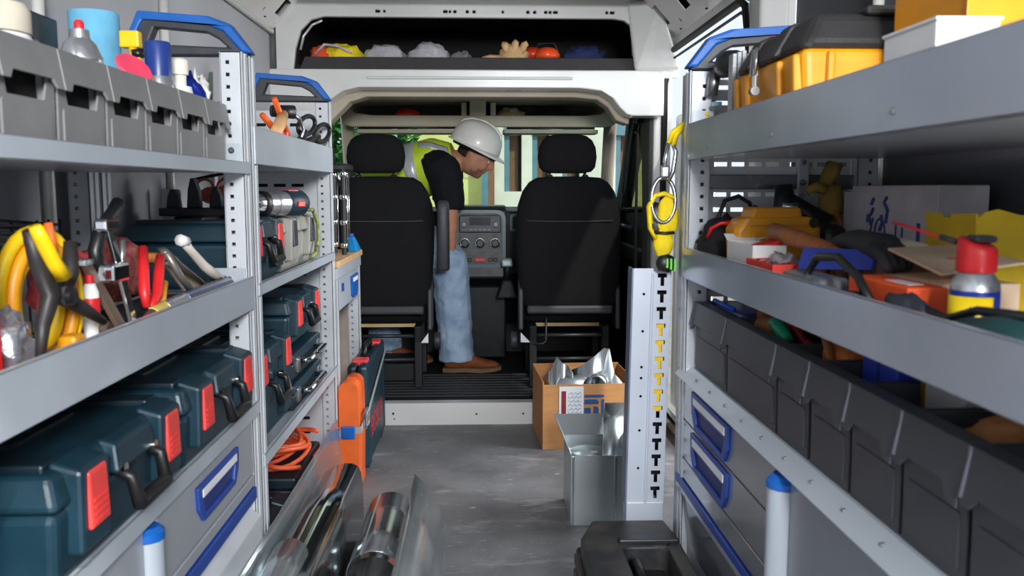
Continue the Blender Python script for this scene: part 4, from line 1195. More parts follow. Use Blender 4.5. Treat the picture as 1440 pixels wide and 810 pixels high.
def fuse(o, vox=0.009, it=4, amp=0.0):
    md = o.modifiers.new('fuse', 'REMESH')
    md.mode = 'VOXEL'
    md.voxel_size = vox
    md.use_smooth_shade = True
    md = o.modifiers.new('soft', 'SMOOTH')
    md.factor = 0.5
    md.iterations = it
    if amp:
        tx = bpy.data.textures.get('wrinkle') or bpy.data.textures.new('wrinkle', 'CLOUDS')
        tx.noise_scale = 0.05
        dm = o.modifiers.new('wrinkle', 'DISPLACE')
        dm.texture = tx
        dm.strength = amp
        dm.texture_coords = 'LOCAL'
    return o
jn = MB()
limb(jn, [(-0.66, 4.80, 1.02), (-0.52, 4.80, 1.06)], [0.155, 0.15])
limb(jn, [(-0.60, 4.72, 1.0), (-0.36, 4.66, 0.87), (-0.16, 4.63, 0.715), (-0.150, 4.65, 0.50), (-0.135, 4.665, 0.30), (-0.130, 4.67, 0.175)], [0.125, 0.108, 0.098, 0.100, 0.094, 0.098])
limb(jn, [(-0.60, 4.86, 1.0), (-0.64, 4.84, 0.80), (-0.60, 4.865, 0.62), (-0.56, 4.865, 0.40), (-0.525, 4.87, 0.20)], [0.125, 0.108, 0.094, 0.090, 0.090])
DENIM = M('denim', (132, 158, 190), 0.85, 0, 0.14, 9, bump=0.3, bscale=90, alt=(176, 198, 222))
fuse(ob('jeans', jn, DENIM, PX, smooth=True), amp=0.014)
ts = MB()
limb(ts, [(-0.60, 4.80, 1.03), (-0.44, 4.79, 1.15), (-0.24, 4.765, 1.225), (-0.15, 4.755, 1.24)], [0.15, 0.143, 0.145, 0.09])
limb(ts, [(-0.26, 4.70, 1.24), (-0.19, 4.59, 1.20), (-0.165, 4.565, 1.08), (-0.155, 4.56, 0.99)], [0.09, 0.092, 0.086, 0.074])
limb(ts, [(-0.26, 4.83, 1.24), (-0.17, 4.92, 1.20), (-0.19, 4.90, 1.10), (-0.20, 4.88, 1.03)], [0.09, 0.088, 0.08, 0.07])
TEE = M('tshirt_black', (24, 25, 30), 0.9, 0, 0.1, 30, spec=0.2)
fuse(ob('shirt', ts, TEE, PX, smooth=True), amp=0.012)
# vest: sleeveless shell round the trunk
AX = [(-0.58, 4.80, 1.06), (-0.44, 4.79, 1.155), (-0.32, 4.775, 1.205), (-0.22, 4.765, 1.235), (-0.13, 4.755, 1.26)]
AR = [0.165, 0.160, 0.162, 0.158, 0.098]
def vest_pt(t, a, off=0.0):
    f = t * (len(AX) - 1)
    i = min(int(f), len(AX) - 2)
    f -= i
    c = Vector(AX[i]).lerp(Vector(AX[i + 1]), f)
    r = AR[i] * (1 - f) + AR[i + 1] * f + off
    tn = (Vector(AX[min(i + 1, len(AX) - 1)]) - Vector(AX[i])).normalized()
    sd = Vector((0, -1, 0))
    sd = (sd - tn * sd.dot(tn)).normalized()
    up = sd.cross(tn) * -1
    if up.z < 0:
        up = -up
    return c + up * math.cos(a) * r * 0.92 + sd * math.sin(a) * r * 1.12
HIV = M('hi_vis', (196, 226, 34), 0.7, 0, 0.08, 12, bump=0.1, bscale=60, alt=(214, 236, 70))
vb = MB()
NU, NV = 20, 40
vs = [vest_pt(i / NU, 2 * PI * j / NV) for i in range(NU + 1) for j in range(NV)]
fs = []
for i in range(NU):
    for j in range(NV):
        a = 2 * PI * (j + 0.5) / NV
        t = (i + 0.5) / NU
        # arm hole on each flank
        hit = min(abs(a - 1.75), abs(a - (2 * PI - 1.75)))
        if ((t - 0.76) / 0.17) ** 2 + (hit / 0.72) ** 2 < 1:
            continue
        q = (j + 1) % NV
        fs.append((i * NV + j, i * NV + q, (i + 1) * NV + q, (i + 1) * NV + j))
vb.add(vs, fs)
vo = ob('safety_vest', vb, HIV, PX, smooth=True, solid=0.006, sub=1)
SIL = M('reflective_tape', (206, 208, 214), 0.35, 0.3, 0.04, 30)
def strip(ta, aa, tb, ab, wt, wa, n=14):
    def fn(u, v):
        t = ta + (tb - ta) * u + wt * (v - 0.5)
        a = aa + (ab - aa) * u + wa * (v - 0.5)
        return vest_pt(max(0, min(1, t)), a, 0.007)
    return MB().grid(fn, n, 3)
ob('reflective_band', strip(0.42, 2.5, 0.58, -2.5, 0.11, 0.0, 30), SIL, vo, smooth=True, solid=0.002)
ob('reflective_band', strip(0.60, 0.62, 0.97, 1.02, 0.0, 0.34), SIL, vo, smooth=True, solid=0.002)
ob('reflective_band', strip(0.60, -0.62, 0.97, -1.02, 0.0, 0.34), SIL, vo, smooth=True, solid=0.002)
# hair below the helmet
hb = MB()
vs2, fs2 = [], []
for v in hv:
    vs2.append(hp(Vector(v) * 1.035))
nu = 44
for f in hf:
    c = sum((Vector(hv[i]) for i in f), Vector()) / 4
    if c.z > -0.035 and c.x < -0.02 + max(0, c.z) * 0.9 or (c.z > 0.03 and c.x < 0.05):
        if not (abs(c.y) > 0.07 and -0.03 < c.z < 0.02 and c.x > -0.03):
            fs2.append(f)
hb.add(vs2, fs2)
ob('hair', hb, M('hair_dark', (44, 34, 28), 0.8, 0, 0.2, 60, bump=0.4, bscale=200), PX, smooth=True, solid=0.004)
# stubble on jaw and upper lip, eyebrows and eyes
bb = MB()
fs3 = []
for f in hf:
    c = sum((Vector(hv[i]) for i in f), Vector()) / 4
    if c.z < -0.046 - 0.35 * abs(c.y) * (c.x < 0.06) and c.x > 0.012 - (c.z + 0.05) * 0.5 and not (abs(c.y) < 0.022 and -0.068 < c.z < -0.054) and c.z > -0.118:
        fs3.append(f)
bb.add([hp(Vector(v) * 1.012) for v in hv], fs3)
ob('beard_stubble', bb, M('stubble', (152, 104, 82), 0.8, 0, 0.15, 80), PX, smooth=True)
for s in (-1, 1):
    e = ob('eye', MB().lathe([(0.001, -0.010), (0.008, -0.007), (0.011, 0), (0.008, 0.007), (0.001, 0.010)], 12, hp((0.083, s * 0.032, 0.008))), M('eye_white', (210, 200, 195), 0.3), PX, smooth=True)
    ob('eyebrow', MB().tube([hp((0.100, s * 0.014, 0.026)), hp((0.098, s * 0.032, 0.032)), hp((0.086, s * 0.052, 0.027))], [0.004, 0.005, 0.003], 6), MATS['hair_dark'], PX, smooth=True)
# hard hat
hh = MB()
prof = [(0.128, 0.0), (0.130, 0.012), (0.127, 0.04), (0.118, 0.075), (0.098, 0.107), (0.066, 0.128), (0.03, 0.138), (0.004, 0.140)]
n = 36
vs, fs = [], []
HH = Matrix.Rotation(math.radians(-12), 3, 'Z') @ Matrix.Rotation(math.radians(24), 3, 'Y')
HO = Vector((-0.026, 4.735, 1.328))
for r, z in prof:
    for k in range(n):
        a = 2 * PI * k / n
        vs.append(HO + HH @ Vector((r * 1.08 * math.cos(a), r * 0.94 * math.sin(a), z)))
for i in range(len(prof) - 1):
    for k in range(n):
        q = (k + 1) % n
        fs.append((i * n + k, i * n + q, (i + 1) * n + q, (i + 1) * n + k))
fs.append(tuple((len(prof) - 1) * n + k for k in range(n)))
hh.add(vs, fs)
HATM = M('hard_hat_white', (240, 238, 234), 0.3, 0, 0.02, 8, coat=0.4)
ho = ob('hard_hat', hh, HATM, PX, smooth=True, solid=0.004)
br = MB()
vs, fs = [], []
for k in range(n):
    a = 2 * PI * k / n
    ext = 0.014 + 0.036 * max(0, math.cos(a)) ** 1.5
    d = Vector((1.08 * math.cos(a), 0.94 * math.sin(a), 0))
    vs.append(HO + HH @ (d * 0.124 + Vector((0, 0, 0.004))))
    vs.append(HO + HH @ (d * (0.128 + ext) + Vector((0, 0, -0.006 - 0.012 * max(0, math.cos(a))))))
for k in range(n):
    q = (k + 1) % n
    fs.append((2 * k, 2 * k + 1, 2 * q + 1, 2 * q))
br.add(vs, fs)
ob('brim', br, HATM, ho, smooth=True, solid=0.005)
ob('crown_ridge', MB().tube([HO + HH @ Vector((1.08 * r * c, 0, z + 0.002)) for r, z, c in [(0.122, 0.055, 1), (0.10, 0.106, 1), (0.066, 0.130, 1), (0.0, 0.142, 1), (0.066, 0.130, -1), (0.10, 0.106, -1), (0.122, 0.055, -1)]], 0.012, 8, flat=0.6), HATM, ho, smooth=True)
ob('sweat_band', MB().lathe([(0.118, -0.022), (0.121, -0.010), (0.121, 0.004)], 28, HO, HH), BLACK, ho, smooth=True, solid=0.002)
# boots
def boot(label, cx, cy, z0, ang):
    o = MB()
    ring = []
    for u, w, h0, h1 in ((0.0, 0.030, 0.03, 0.115), (0.02, 0.036, 0.018, 0.125), (0.09, 0.040, 0.018, 0.125), (0.15, 0.043, 0.018, 0.098), (0.21, 0.047, 0.018, 0.074), (0.27, 0.044, 0.022, 0.064), (0.305, 0.026, 0.028, 0.050)):
        rg = []
        for k in range(14):
            a = 2 * PI * k / 14
            rg.append((u, math.sin(a) * w, (h0 + h1) / 2 + math.cos(a) * (h1 - h0) / 2))
        ring.append(rg)
    o.loft(ring)
    s = MB()
    ring = []
    for u, w, lift in ((-0.006, 0.034, 0), (0.05, 0.044, 0), (0.12, 0.042, 0.003), (0.21, 0.051, 0.0), (0.28, 0.046, 0.008), (0.315, 0.026, 0.016)):
        ring.append([(u, -w, lift), (u, w, lift), (u, w, 0.026 + lift * 0.6), (u, -w, 0.026 + lift * 0.6)])
    s.loft(ring)
    X = Matrix.Translation((cx, cy, z0)) @ Matrix.Rotation(ang, 4, 'Z')
    o.xf(X)
    s.xf(X)
    b = ob('boot', o, M('boot_suede', (128, 68, 34), 0.85, 0, 0.15, 30, bump=0.2, bscale=150), PX, smooth=True, sub=1)
    ob('sole', s, M('boot_sole', (112, 88, 62), 0.8), b, bevel=0.006)
boot('near', -0.20, 4.67, 0.108, math.radians(-3))
boot('far', -0.585, 4.87, 0.108, math.radians(4))

# ================================================================ LOFT CONTENTS
def lump(name, label, cat, c, r, mat, seed, amp=0.35, freq=3.0, n=28, flatb=None, group=None):
    o = ob(name, MB().blob(c, r, n, amp, freq, seed, flatb), mat, smooth=True)
    return tag(o, label, cat, group)
CLG = M('cloth_grey', (186, 182, 190), 0.9, 0, 0.1, 25, bump=0.5, bscale=40)
zl = 1.656
vt = thing('folded_vest', 'folded orange and yellow safety vest at the left end of the loft', 'vest', (-0.66, 4.12, zl))
ob('yellow_part', MB().blob((-0.635, 4.12, 1.70), (0.10, 0.065, 0.062), 28, 0.3, 2.2, 2, zl), M('vest_yellow', (238, 214, 30), 0.8, bump=0.3, bscale=50), vt, smooth=True)
ob('orange_part', MB().blob((-0.715, 4.12, 1.70), (0.065, 0.06, 0.058), 24, 0.3, 2.6, 5, zl), M('vest_orange', (236, 84, 40), 0.8, bump=0.3, bscale=50), vt, smooth=True)
ob('grey_tape', MB().tube([(-0.755, 4.075, 1.70), (-0.70, 4.055, 1.752), (-0.645, 4.055, 1.745), (-0.58, 4.06, 1.715)], 0.011, 8, flat=0.5), CLG, vt, smooth=True)
lump('folded_cloth', 'long grey cloth bundle in the loft beside the yellow vest', 'cloth', (-0.44, 4.15, 1.695), (0.105, 0.075, 0.072), CLG, 11, 0.22, 2.6, flatb=zl)
lump('folded_cloth', 'pale grey crumpled cloth in the middle of the loft', 'cloth', (-0.235, 4.14, 1.695), (0.10, 0.075, 0.076), CLG, 14, 0.25, 2.8, flatb=zl)
lump('folded_cloth', 'small grey cloth tail at the right of the grey bundles in the loft', 'cloth', (-0.085, 4.13, 1.685), (0.052, 0.06, 0.050), M('cloth_grey_dim', (140, 138, 142), 0.9, bump=0.4, bscale=40), 17, 0.4, 3.0, flatb=zl)
gl1 = thing('work_gloves', 'pair of tan leather work gloves heaped in the loft', 'gloves', (0.13, 4.12, zl))
GLV = M('glove_tan', (214, 176, 128), 0.8, 0, 0.1, 25, bump=0.2, bscale=60)
ob('palm', MB().blob((0.16, 4.13, 1.71), (0.075, 0.055, 0.058), 24, 0.25, 2.5, 3, zl), GLV, gl1, smooth=True)
for k, (dx, dz, ln) in enumerate(((-0.02, 0.055, 0.05), (0.015, 0.062, 0.055), (0.045, 0.052, 0.05))):
    ob('finger', MB().tube([(0.15 + dx, 4.10, 1.725), (0.145 + dx * 1.4, 4.09, 1.725 + dz * 0.7), (0.15 + dx * 1.6, 4.085, 1.715 + dz)], [0.018, 0.017, 0.013], 8), GLV, gl1, smooth=True)
ob('cuff', MB().tube([(0.10, 4.12, 1.70), (0.05, 4.11, 1.70), (0.015, 4.11, 1.695)], [0.03, 0.033, 0.025], 10, flat=0.6), GLV, gl1, smooth=True)
er = thing('ear_defenders', 'bright orange ear defenders lying in the loft', 'ear defenders', (0.29, 4.12, zl))
ob('cup', MB().lathe([(0.03, 0), (0.055, 0.01), (0.06, 0.03), (0.045, 0.055), (0.02, 0.065)], 18, (0.315, 4.10, zl + 0.03)), M('ear_orange', (240, 84, 36), 0.3), er, smooth=True)
ob('cup', MB().lathe([(0.02, 0), (0.045, 0.012), (0.05, 0.035), (0.03, 0.06)], 18, (0.25, 4.15, zl + 0.04)), M('ear_red', (214, 58, 34), 0.35), er, smooth=True)
ob('band', MB().tube([(0.25, 4.15, 1.74), (0.28, 4.14, 1.775), (0.35, 4.13, 1.775), (0.37, 4.12, 1.73)], 0.006, 8), BLACK, er, smooth=True)
ob('rest_pad', MB().box(0.22, 0.37, 4.06, 4.19, zl, zl + 0.04), BLACK, er, bevel=0.01)
lump('folded_cloth', 'navy blue cloth at the right end of the loft', 'cloth', (0.49, 4.14, 1.695), (0.105, 0.07, 0.068), M('cloth_navy', (38, 50, 96), 0.85, bump=0.4, bscale=40), 21, 0.35, 3.0, flatb=zl)
# overhead shelf contents
lump('red_hat', 'red hat showing above the left part of the overhead shelf', 'hat', (-0.40, 4.95, 1.505), (0.075, 0.06, 0.042), M('cap_red', (214, 52, 44), 0.7), 4, 0.12, 2, flatb=1.479)
lump('scarf', 'crumpled mauve and tan scarf on the right part of the overhead shelf', 'scarf', (0.175, 4.96, 1.508), (0.075, 0.06, 0.042), M('scarf_mauve', (150, 126, 134), 0.9, 0, 0.3, 14, alt=(196, 170, 130), bump=0.4, bscale=40), 9, 0.4, 3.2, flatb=1.479)
lump('dark_bag', 'black soft bag on the overhead shelf above the passenger seat', 'bag', (0.41, 4.97, 1.505), (0.12, 0.07, 0.045), M('bag_black', (28, 28, 34), 0.8, bump=0.3, bscale=30), 12, 0.2, 2, flatb=1.479)

# ================================================================ CARDBOARD BOX WITH OFFCUTS
cx0 = thing('cardboard_box', 'open cardboard box with blue print holding sheet metal offcuts behind the duct', 'box', (0.262, 3.575, 0), math.radians(3))
W_, D_, H_ = 0.40, 0.37, 0.292
tk = 0.005
ob('front_panel', MB().box(0, W_, 0, tk, 0, H_ - 0.012), CARD, cx0, w=False, bevel=0.001)
ob('back_panel', MB().box(0, W_, D_ - tk, D_, 0, H_ + 0.006), CARD, cx0, w=False, bevel=0.001)
ob('side_panel', MB().box(0, tk, tk, D_ - tk, 0, H_), CARD, cx0, w=False, bevel=0.001)
ob('side_panel', MB().box(W_ - tk, W_, tk, D_ - tk, 0, H_), CARD, cx0, w=False, bevel=0.001)
ob('base_panel', MB().box(tk, W_ - tk, tk, D_ - tk, 0.001, 0.006), CARD, cx0, w=False)
INK = M('print_blue', (36, 78, 130), 0.7)
pr_ = MB()
def ink_poly(pts):
    pr_.plate(pts, [], 'y', -0.0008, 0.0)
ink_poly(rect(0.178, 0.262, 0.222, 0.234))
ink_poly([(0.079, 0.072)] + arc(0.245, 0.090, 0.018, -90, 0, 4) + [(0.263, 0.214), (0.250, 0.214)] + arc(0.242, 0.092, 0.008, 0, -90, 3) + [(0.079, 0.084)])
ink_poly([(0.178, 0.194)] + [(0.240, 0.194)] + arc(0.226, 0.200, 0.014, 0, 90, 3) + [(0.178, 0.214)])
ink_poly(arc(0.118, 0.108, 0.014, 180, 270, 3) + arc(0.224, 0.110, 0.016, -90, 0, 3) + [(0.240, 0.160)] + arc(0.226, 0.170, 0.014, 0, 90, 3) + [(0.217, 0.184), (0.217, 0.118), (0.104, 0.118)])
ink_poly(rect(0.178, 0.206, 0.150, 0.178))
ink_poly(rect(0.079, 0.096, 0.098, 0.118))
po = ob('printed_logo', pr_, INK, cx0, w=False)
po['kind'] = 'stuff'
text('lettering', 'PLU', 0.042, INK, cx0, (0.335, -0.001, 0.182), (PI / 2, 0, 0))
text('lettering', 'C', 0.036, INK, cx0, (0.345, -0.001, 0.150), (PI / 2, 0, 0))
text('lettering', 'PIP', 0.042, INK, cx0, (0.335, -0.001, 0.115), (PI / 2, 0, 0))
lbp = ob('shipping_label', MB().box(0.070, 0.174, -0.0016, -0.0009, 0.122, 0.272), PAPER, cx0, w=False)
ob('red_block', MB().box(0.079, 0.099, -0.0022, -0.0016, 0.140, 0.252), M('label_maroon', (134, 34, 44), 0.6), lbp, w=False)
sc_ = MB()
for k in range(7):
    z = 0.140 + k * 0.017
    sc_.tube([(0.108 + 0.007 * i, -0.0018, z + 0.006 * math.sin(i * 2.3 + k * 1.7)) for i in range(9)], 0.0011, 4)
so_ = ob('handwriting', sc_, M('pen_blue', (110, 134, 176), 0.6), lbp, w=False)
so_['kind'] = 'stuff'

def bent(name, label, pts, w, mat, cat='sheet metal', group=None, th=0.0015, sm=25):
    """sheet folded along a path of (origin, across-vector): list of point pairs"""
    b = MB()
    vs = []
    for a, c in pts:
        vs += [a, c]
    fs = [(2 * i, 2 * i + 1, 2 * i + 3, 2 * i + 2) for i in range(len(pts) - 1)]
    b.add(vs, fs)
    o = ob(name, b, mat, smooth=sm, solid=th)
    return tag(o, label, cat, group)
G_ = 'offcuts in the cardboard box'
def crown(label, cols, mat):
    return bent('sheet_offcut', label, [((x, y - 0.01, zb), (x + dx, y, zt)) for x, y, zb, dx, zt in cols], 0, mat, group=G_)
crown('tall folded galvanised offcut with a peak leaning in the cardboard box', [(0.400, 3.72, 0.06, -0.01, 0.31), (0.435, 3.66, 0.06, 0.0, 0.345), (0.475, 3.66, 0.06, 0.015, 0.385), (0.515, 3.69, 0.06, 0.02, 0.415), (0.545, 3.73, 0.06, 0.02, 0.405), (0.560, 3.70, 0.06, 0.025, 0.30), (0.600, 3.67, 0.06, 0.015, 0.265)], GALV)
crown('crinkled pointed galvanised offcut at the left of the cardboard box', [(0.280, 3.68, 0.06, 0.0, 0.30), (0.295, 3.63, 0.06, 0.006, 0.335), (0.315, 3.66, 0.06, 0.012, 0.385), (0.340, 3.63, 0.06, 0.012, 0.36), (0.360, 3.67, 0.06, 0.015, 0.345), (0.385, 3.63, 0.06, 0.01, 0.318)], GALV)
bent('sheet_offcut', 'short curled galvanised strip near the front of the cardboard box', [((0.49 + 0.045 * math.cos(a), 3.60, 0.26 + 0.05 * math.sin(a)), (0.52 + 0.045 * math.cos(a), 3.70, 0.27 + 0.05 * math.sin(a))) for a in [math.radians(200 - 25 * i) for i in range(10)]], 0, GALV, group='offcuts in the cardboard box', sm=True)
bent('sheet_offcut', 'flat bright galvanised flap along the front of the cardboard box', [((0.32, 3.595, 0.20), (0.40, 3.60, 0.20)), ((0.325, 3.60, 0.285), (0.44, 3.60, 0.29)), ((0.35, 3.66, 0.30), (0.47, 3.66, 0.305)), ((0.36, 3.70, 0.25), (0.48, 3.70, 0.25))], 0, GALVD, group='offcuts in the cardboard box')

# ================================================================ RECTANGULAR DUCT
du = thing('sheet_duct', 'upright rectangular galvanised duct piece with open flared top', 'duct', (0.385, 2.86, 0))
x0, x1, y0, y1, h = 0.295, 0.47, 2.74, 2.985, 0.235
w_ = MB()
w_.add([(x0, y0, 0), (x1, y0, 0), (x1, y1, 0), (x0, y1, 0), (x0, y0, h), (x1, y0, h), (x1, y1, h), (x0, y1, h)], [(0, 1, 5, 4), (1, 2, 6, 5), (2, 3, 7, 6), (3, 0, 4, 7)])
ob('walls', w_, GALVD, du, solid=0.002)
fl = MB()
fl.add([(x0, y0, h), (x1, y0, h), (x1, y1, h), (x0, y1, h), (x0 - 0.004, y0 - 0.003, h + 0.006), (x1 + 0.03, y0 - 0.003, h + 0.006), (x1 + 0.03, y1 + 0.06, h + 0.06), (x0 - 0.03, y1 + 0.06, h + 0.06)], [(1, 2, 6, 5), (2, 3, 7, 6), (3, 0, 4, 7)])
ob('flare', fl, GALV, du, solid=0.002)
ob('inner_spigot', MB().lathe([(0.062, 0.10), (0.062, 0.205), (0.066, 0.21)], 28, (0.372, 2.88, 0)), GALVD, du, smooth=True)
ob('inner_plate', MB().plate(rect(x0 + 0.002, x1 - 0.002, y0 + 0.002, y1 - 0.002), [arc(0.372, 2.88, 0.062, 0, 345, 23)], 'z', 0.185, 0.187), GALV, du)
for x in (x0 + 0.006, x1 - 0.03):
    ob('corner_seam', MB().box(x - 0.004, x + 0.004, y0 - 0.005, y0, 0.0, h), GALV, du, bevel=0.002)
bent('sheet_offcut', 'bright folded flashing leaning behind the slotted panel above the duct', [((0.405, 2.80, 0.215), (0.47, 2.80, 0.215)), ((0.43, 2.95, 0.30), (0.50, 2.95, 0.30)), ((0.45, 3.06, 0.33), (0.52, 3.06, 0.33)), ((0.46, 3.07, 0.24), (0.52, 3.07, 0.24))], 0, GALV)

# ================================================================ SLOTTED MOUNTING PANEL
tp = thing('slotted_panel', 'tall pale grey mounting panel with T-shaped slots at the end of the right rack', 'panel', (0.40, 2.06, 0))
PALE = M('panel_pale', (196, 202, 214), 0.4, 0.15, 0.03, 4)
def tee(x, z):
    return [(x - 0.0045, z - 0.018), (x + 0.0045, z - 0.018), (x + 0.0045, z + 0.002), (x + 0.0115, z + 0.002), (x + 0.0115, z + 0.012), (x - 0.0115, z + 0.012), (x - 0.0115, z + 0.002), (x - 0.0045, z + 0.002)]
fb = MB()
def xl(z, a, b):
    return a + (b - a) * (z - 0.33) / 0.575
ze = [0.905 - 0.0405 * k for k in range(15)] + [0.33]
for k in range(15):
    zt, zb = ze[k], ze[k + 1]
    cell = [(xl(zb, 0.406, 0.415), zb), (xl(zb, 0.449, 0.458), zb), (xl(zt, 0.449, 0.458), zt), (xl(zt, 0.406, 0.415), zt)]
    if k < 14:
        zc = (zt + zb) / 2 + 0.003
        fb.plate(cell, [tee(xl(zc, 0.4275, 0.4365), zc)], 'y', 2.05, 2.052)
    else:
        fb.plate(cell, [], 'y', 2.05, 2.052)
dots = (0.85, 0.76, 0.672, 0.645, 0.60, 0.515, 0.42)
zs_ = [0.912, 0.80, 0.715, 0.658, 0.62, 0.56, 0.47, 0.33]
for k in range(7):
    zt, zb = zs_[k], zs_[k + 1]
    fb.plate([(xl(zb, 0.357, 0.366), zb), (xl(zb, 0.406, 0.415), zb), (xl(zt, 0.406, 0.415), zt), (xl(zt, 0.357, 0.366), zt)], [arc(xl(dots[k], 0.384, 0.393), dots[k], 0.0035, 0, 315, 7)], 'y', 2.05, 2.052)
ob('face', fb, PALE, tp, weld=True)
ob('fold_edge', MB().hexa([(0.353, 2.045, 0.33), (0.357, 2.045, 0.33), (0.357, 2.10, 0.33), (0.353, 2.10, 0.33)], [(0.362, 2.045, 0.912), (0.366, 2.045, 0.912), (0.366, 2.10, 0.912), (0.362, 2.10, 0.912)]), M('panel_edge', (110, 122, 140), 0.35, 0.3), tp)
ob('pressed_rib', MB().hexa([(0.400, 2.045, 0.33), (0.406, 2.045, 0.33), (0.406, 2.052, 0.33), (0.400, 2.052, 0.33)], [(0.409, 2.045, 0.90), (0.415, 2.045, 0.90), (0.415, 2.052, 0.90), (0.409, 2.052, 0.90)]), MATS['panel_pale'], tp, bevel=0.002)
ob('foot_plate', MB().box(0.357, 0.449, 2.046, 2.098, 0.0, 0.335), MATS['panel_pale'], tp, bevel=0.002)
ob('tee_shade', MB().box(0.37, 0.455, 2.094, 2.098, 0.335, 0.90), HOLE, tp)  # near-black plane, paints the dark interior behind the T-slots
ob('yellow_tape', MB().hexa([(0.405, 2.060, 0.56), (0.442, 2.060, 0.56), (0.442, 2.066, 0.56), (0.405, 2.066, 0.56)], [(0.418, 2.060, 0.78), (0.445, 2.060, 0.78), (0.445, 2.066, 0.78), (0.418, 2.066, 0.78)]), YEL, tp)

# ================================================================ BLACK TOOL CASE IN THE FOREGROUND
bk = thing('tool_case', 'scuffed black plastic tool case on the floor at the bottom right', 'tool case', (0.335, 1.75, 0))
SCUF = M('scuffed_black', (40, 40, 44), 0.5, 0, 0.2, 8, bump=0.15, bscale=40, alt=(92, 84, 76), lo=0.45, hi=0.8)
ob('body', MB().hexa([(0.235, 1.45, 0), (0.445, 1.45, 0), (0.445, 1.99, 0), (0.235, 1.99, 0)], [(0.228, 1.44, 0.245), (0.45, 1.44, 0.245), (0.45, 2.0, 0.245), (0.228, 2.0, 0.245)]), SCUF, bk, bevel=0.008)
ob('lid', MB().plate([(0.228, 1.44), (0.45, 1.44), (0.45, 1.90), (0.44, 2.0), (0.265, 2.0), (0.228, 1.90)], [rrect(0.315, 0.415, 1.62, 1.845, 0.02)], 'z', 0.247, 0.308), SCUF, bk, bevel=0.006)
ob('well_floor', MB().box(0.30, 0.43, 1.60, 1.86, 0.247, 0.253), HOLE, bk)
ob('well_handle', MB().tube([(0.325, 1.66, 0.258), (0.335, 1.70, 0.300), (0.335, 1.78, 0.300), (0.325, 1.82, 0.258)], 0.011, 8), BLACK, bk, smooth=True)
ob('lid_step', MB().box(0.31, 0.445, 1.862, 1.885, 0.303, 0.316), BLACK, bk, bevel=0.003)
for k in range(6):
    y = 1.50 + k * 0.075
    ob('side_rib', MB().box(0.212, 0.232, y, y + 0.03, 0.04, 0.235), M('dirty_brown', (74, 60, 48), 0.9, 0, 0.2, 40, bump=0.4, bscale=90), bk, bevel=0.004)
ob('side_rail', MB().box(0.216, 0.230, 1.45, 1.93, 0.235, 0.26), SCUF, bk, bevel=0.004)

# ================================================================ GALVANISED DUCT PIECES IN THE FOREGROUND
def trough(name, label, prof, y0, y1, mat, slant=0.0, n=3, dx=0.0, cut=0.0, xm=0.0):
    """open sheet with cross-section prof (x, z) running along y"""
    b = MB()
    m = len(prof)
    def fn(u, v):
        f = v * (m - 1)
        i = min(int(f), m - 2)
        f -= i
        x = prof[i][0] * (1 - f) + prof[i + 1][0] * f
        z = prof[i][1] * (1 - f) + prof[i + 1][1] * f
        return (x + dx * u, y0 + (y1 - y0 + slant * (z - 0.15) + cut * (x - xm)) * u, z)
    b.grid(fn, n, (m - 1) * 3)
    o = ob(name, b, mat, smooth=40, solid=0.0014)
    return tag(o, label, 'duct', 'galvanised duct pieces on the floor')
MIR = M('galvanised_bright', (206, 214, 216), 0.12, 1.0, 0.04, 6, rvar=0.03)
trough('duct_flat', 'flat galvanised sheet leaning against the left racks behind the curved sheet', [(-0.500, 0.305), (-0.492, 0.22), (-0.484, 0.12), (-0.474, 0.002)], 1.50, 2.97, GALV)
trough('duct_halfpipe', 'long bright curved galvanised sheet with pointed rim beside the left racks', [(-0.488, 0.235), (-0.474, 0.258), (-0.456, 0.272), (-0.436, 0.276), (-0.415, 0.270), (-0.397, 0.257), (-0.384, 0.240), (-0.377, 0.215), (-0.373, 0.17), (-0.372, 0.002)], 1.50, 2.54, MIR, cut=2.0, xm=-0.436)
BRUSH = M('brushed_pipe', (176, 180, 182), 0.2, 0.9, 0.25, 30, stretch=(1, 0.04, 1), rvar=0.1)
pipe = thing('duct_pipe', 'round galvanised pipe section lying between the two curved sheets', 'duct', (-0.215, 2.45, 0.0), 0, 'galvanised duct pieces on the floor')
ob('tube_wall', MB().loft([[(-0.283 + 0.076 * math.cos(2 * PI * k / 36), y, 0.0775 + 0.076 * math.sin(2 * PI * k / 36)) for k in range(36)] for y in (2.20, 2.35, 2.50, 2.65)], cap=False), BRUSH, pipe, smooth=True, solid=0.0015)
ob('seam', MB().box(-0.320, -0.314, 2.20, 2.65, 0.1435, 0.1470), GALVD, pipe)
p3 = [(-0.196, 0.262), (-0.150, 0.225), (-0.118, 0.165), (-0.104, 0.10), (-0.100, 0.03), (-0.104, 0.002)]
trough('duct_sheet', 'curved galvanised sheet with a pointed end standing right of the pipe', p3, 1.50, 2.44, GALV, slant=0.5)
trough('duct_halfpipe', 'short half-round galvanised offcut resting on top of the long curved sheet', arc(-0.436, 0.268, 0.040, 5, 175, 12), 1.55, 1.92, GALV)
trough('duct_halfpipe', 'rolled galvanised piece at the bottom edge between pipe and curved sheet', arc(-0.285, 0.075, 0.068, 15, 165, 12), 1.70, 2.19, BRUSH)

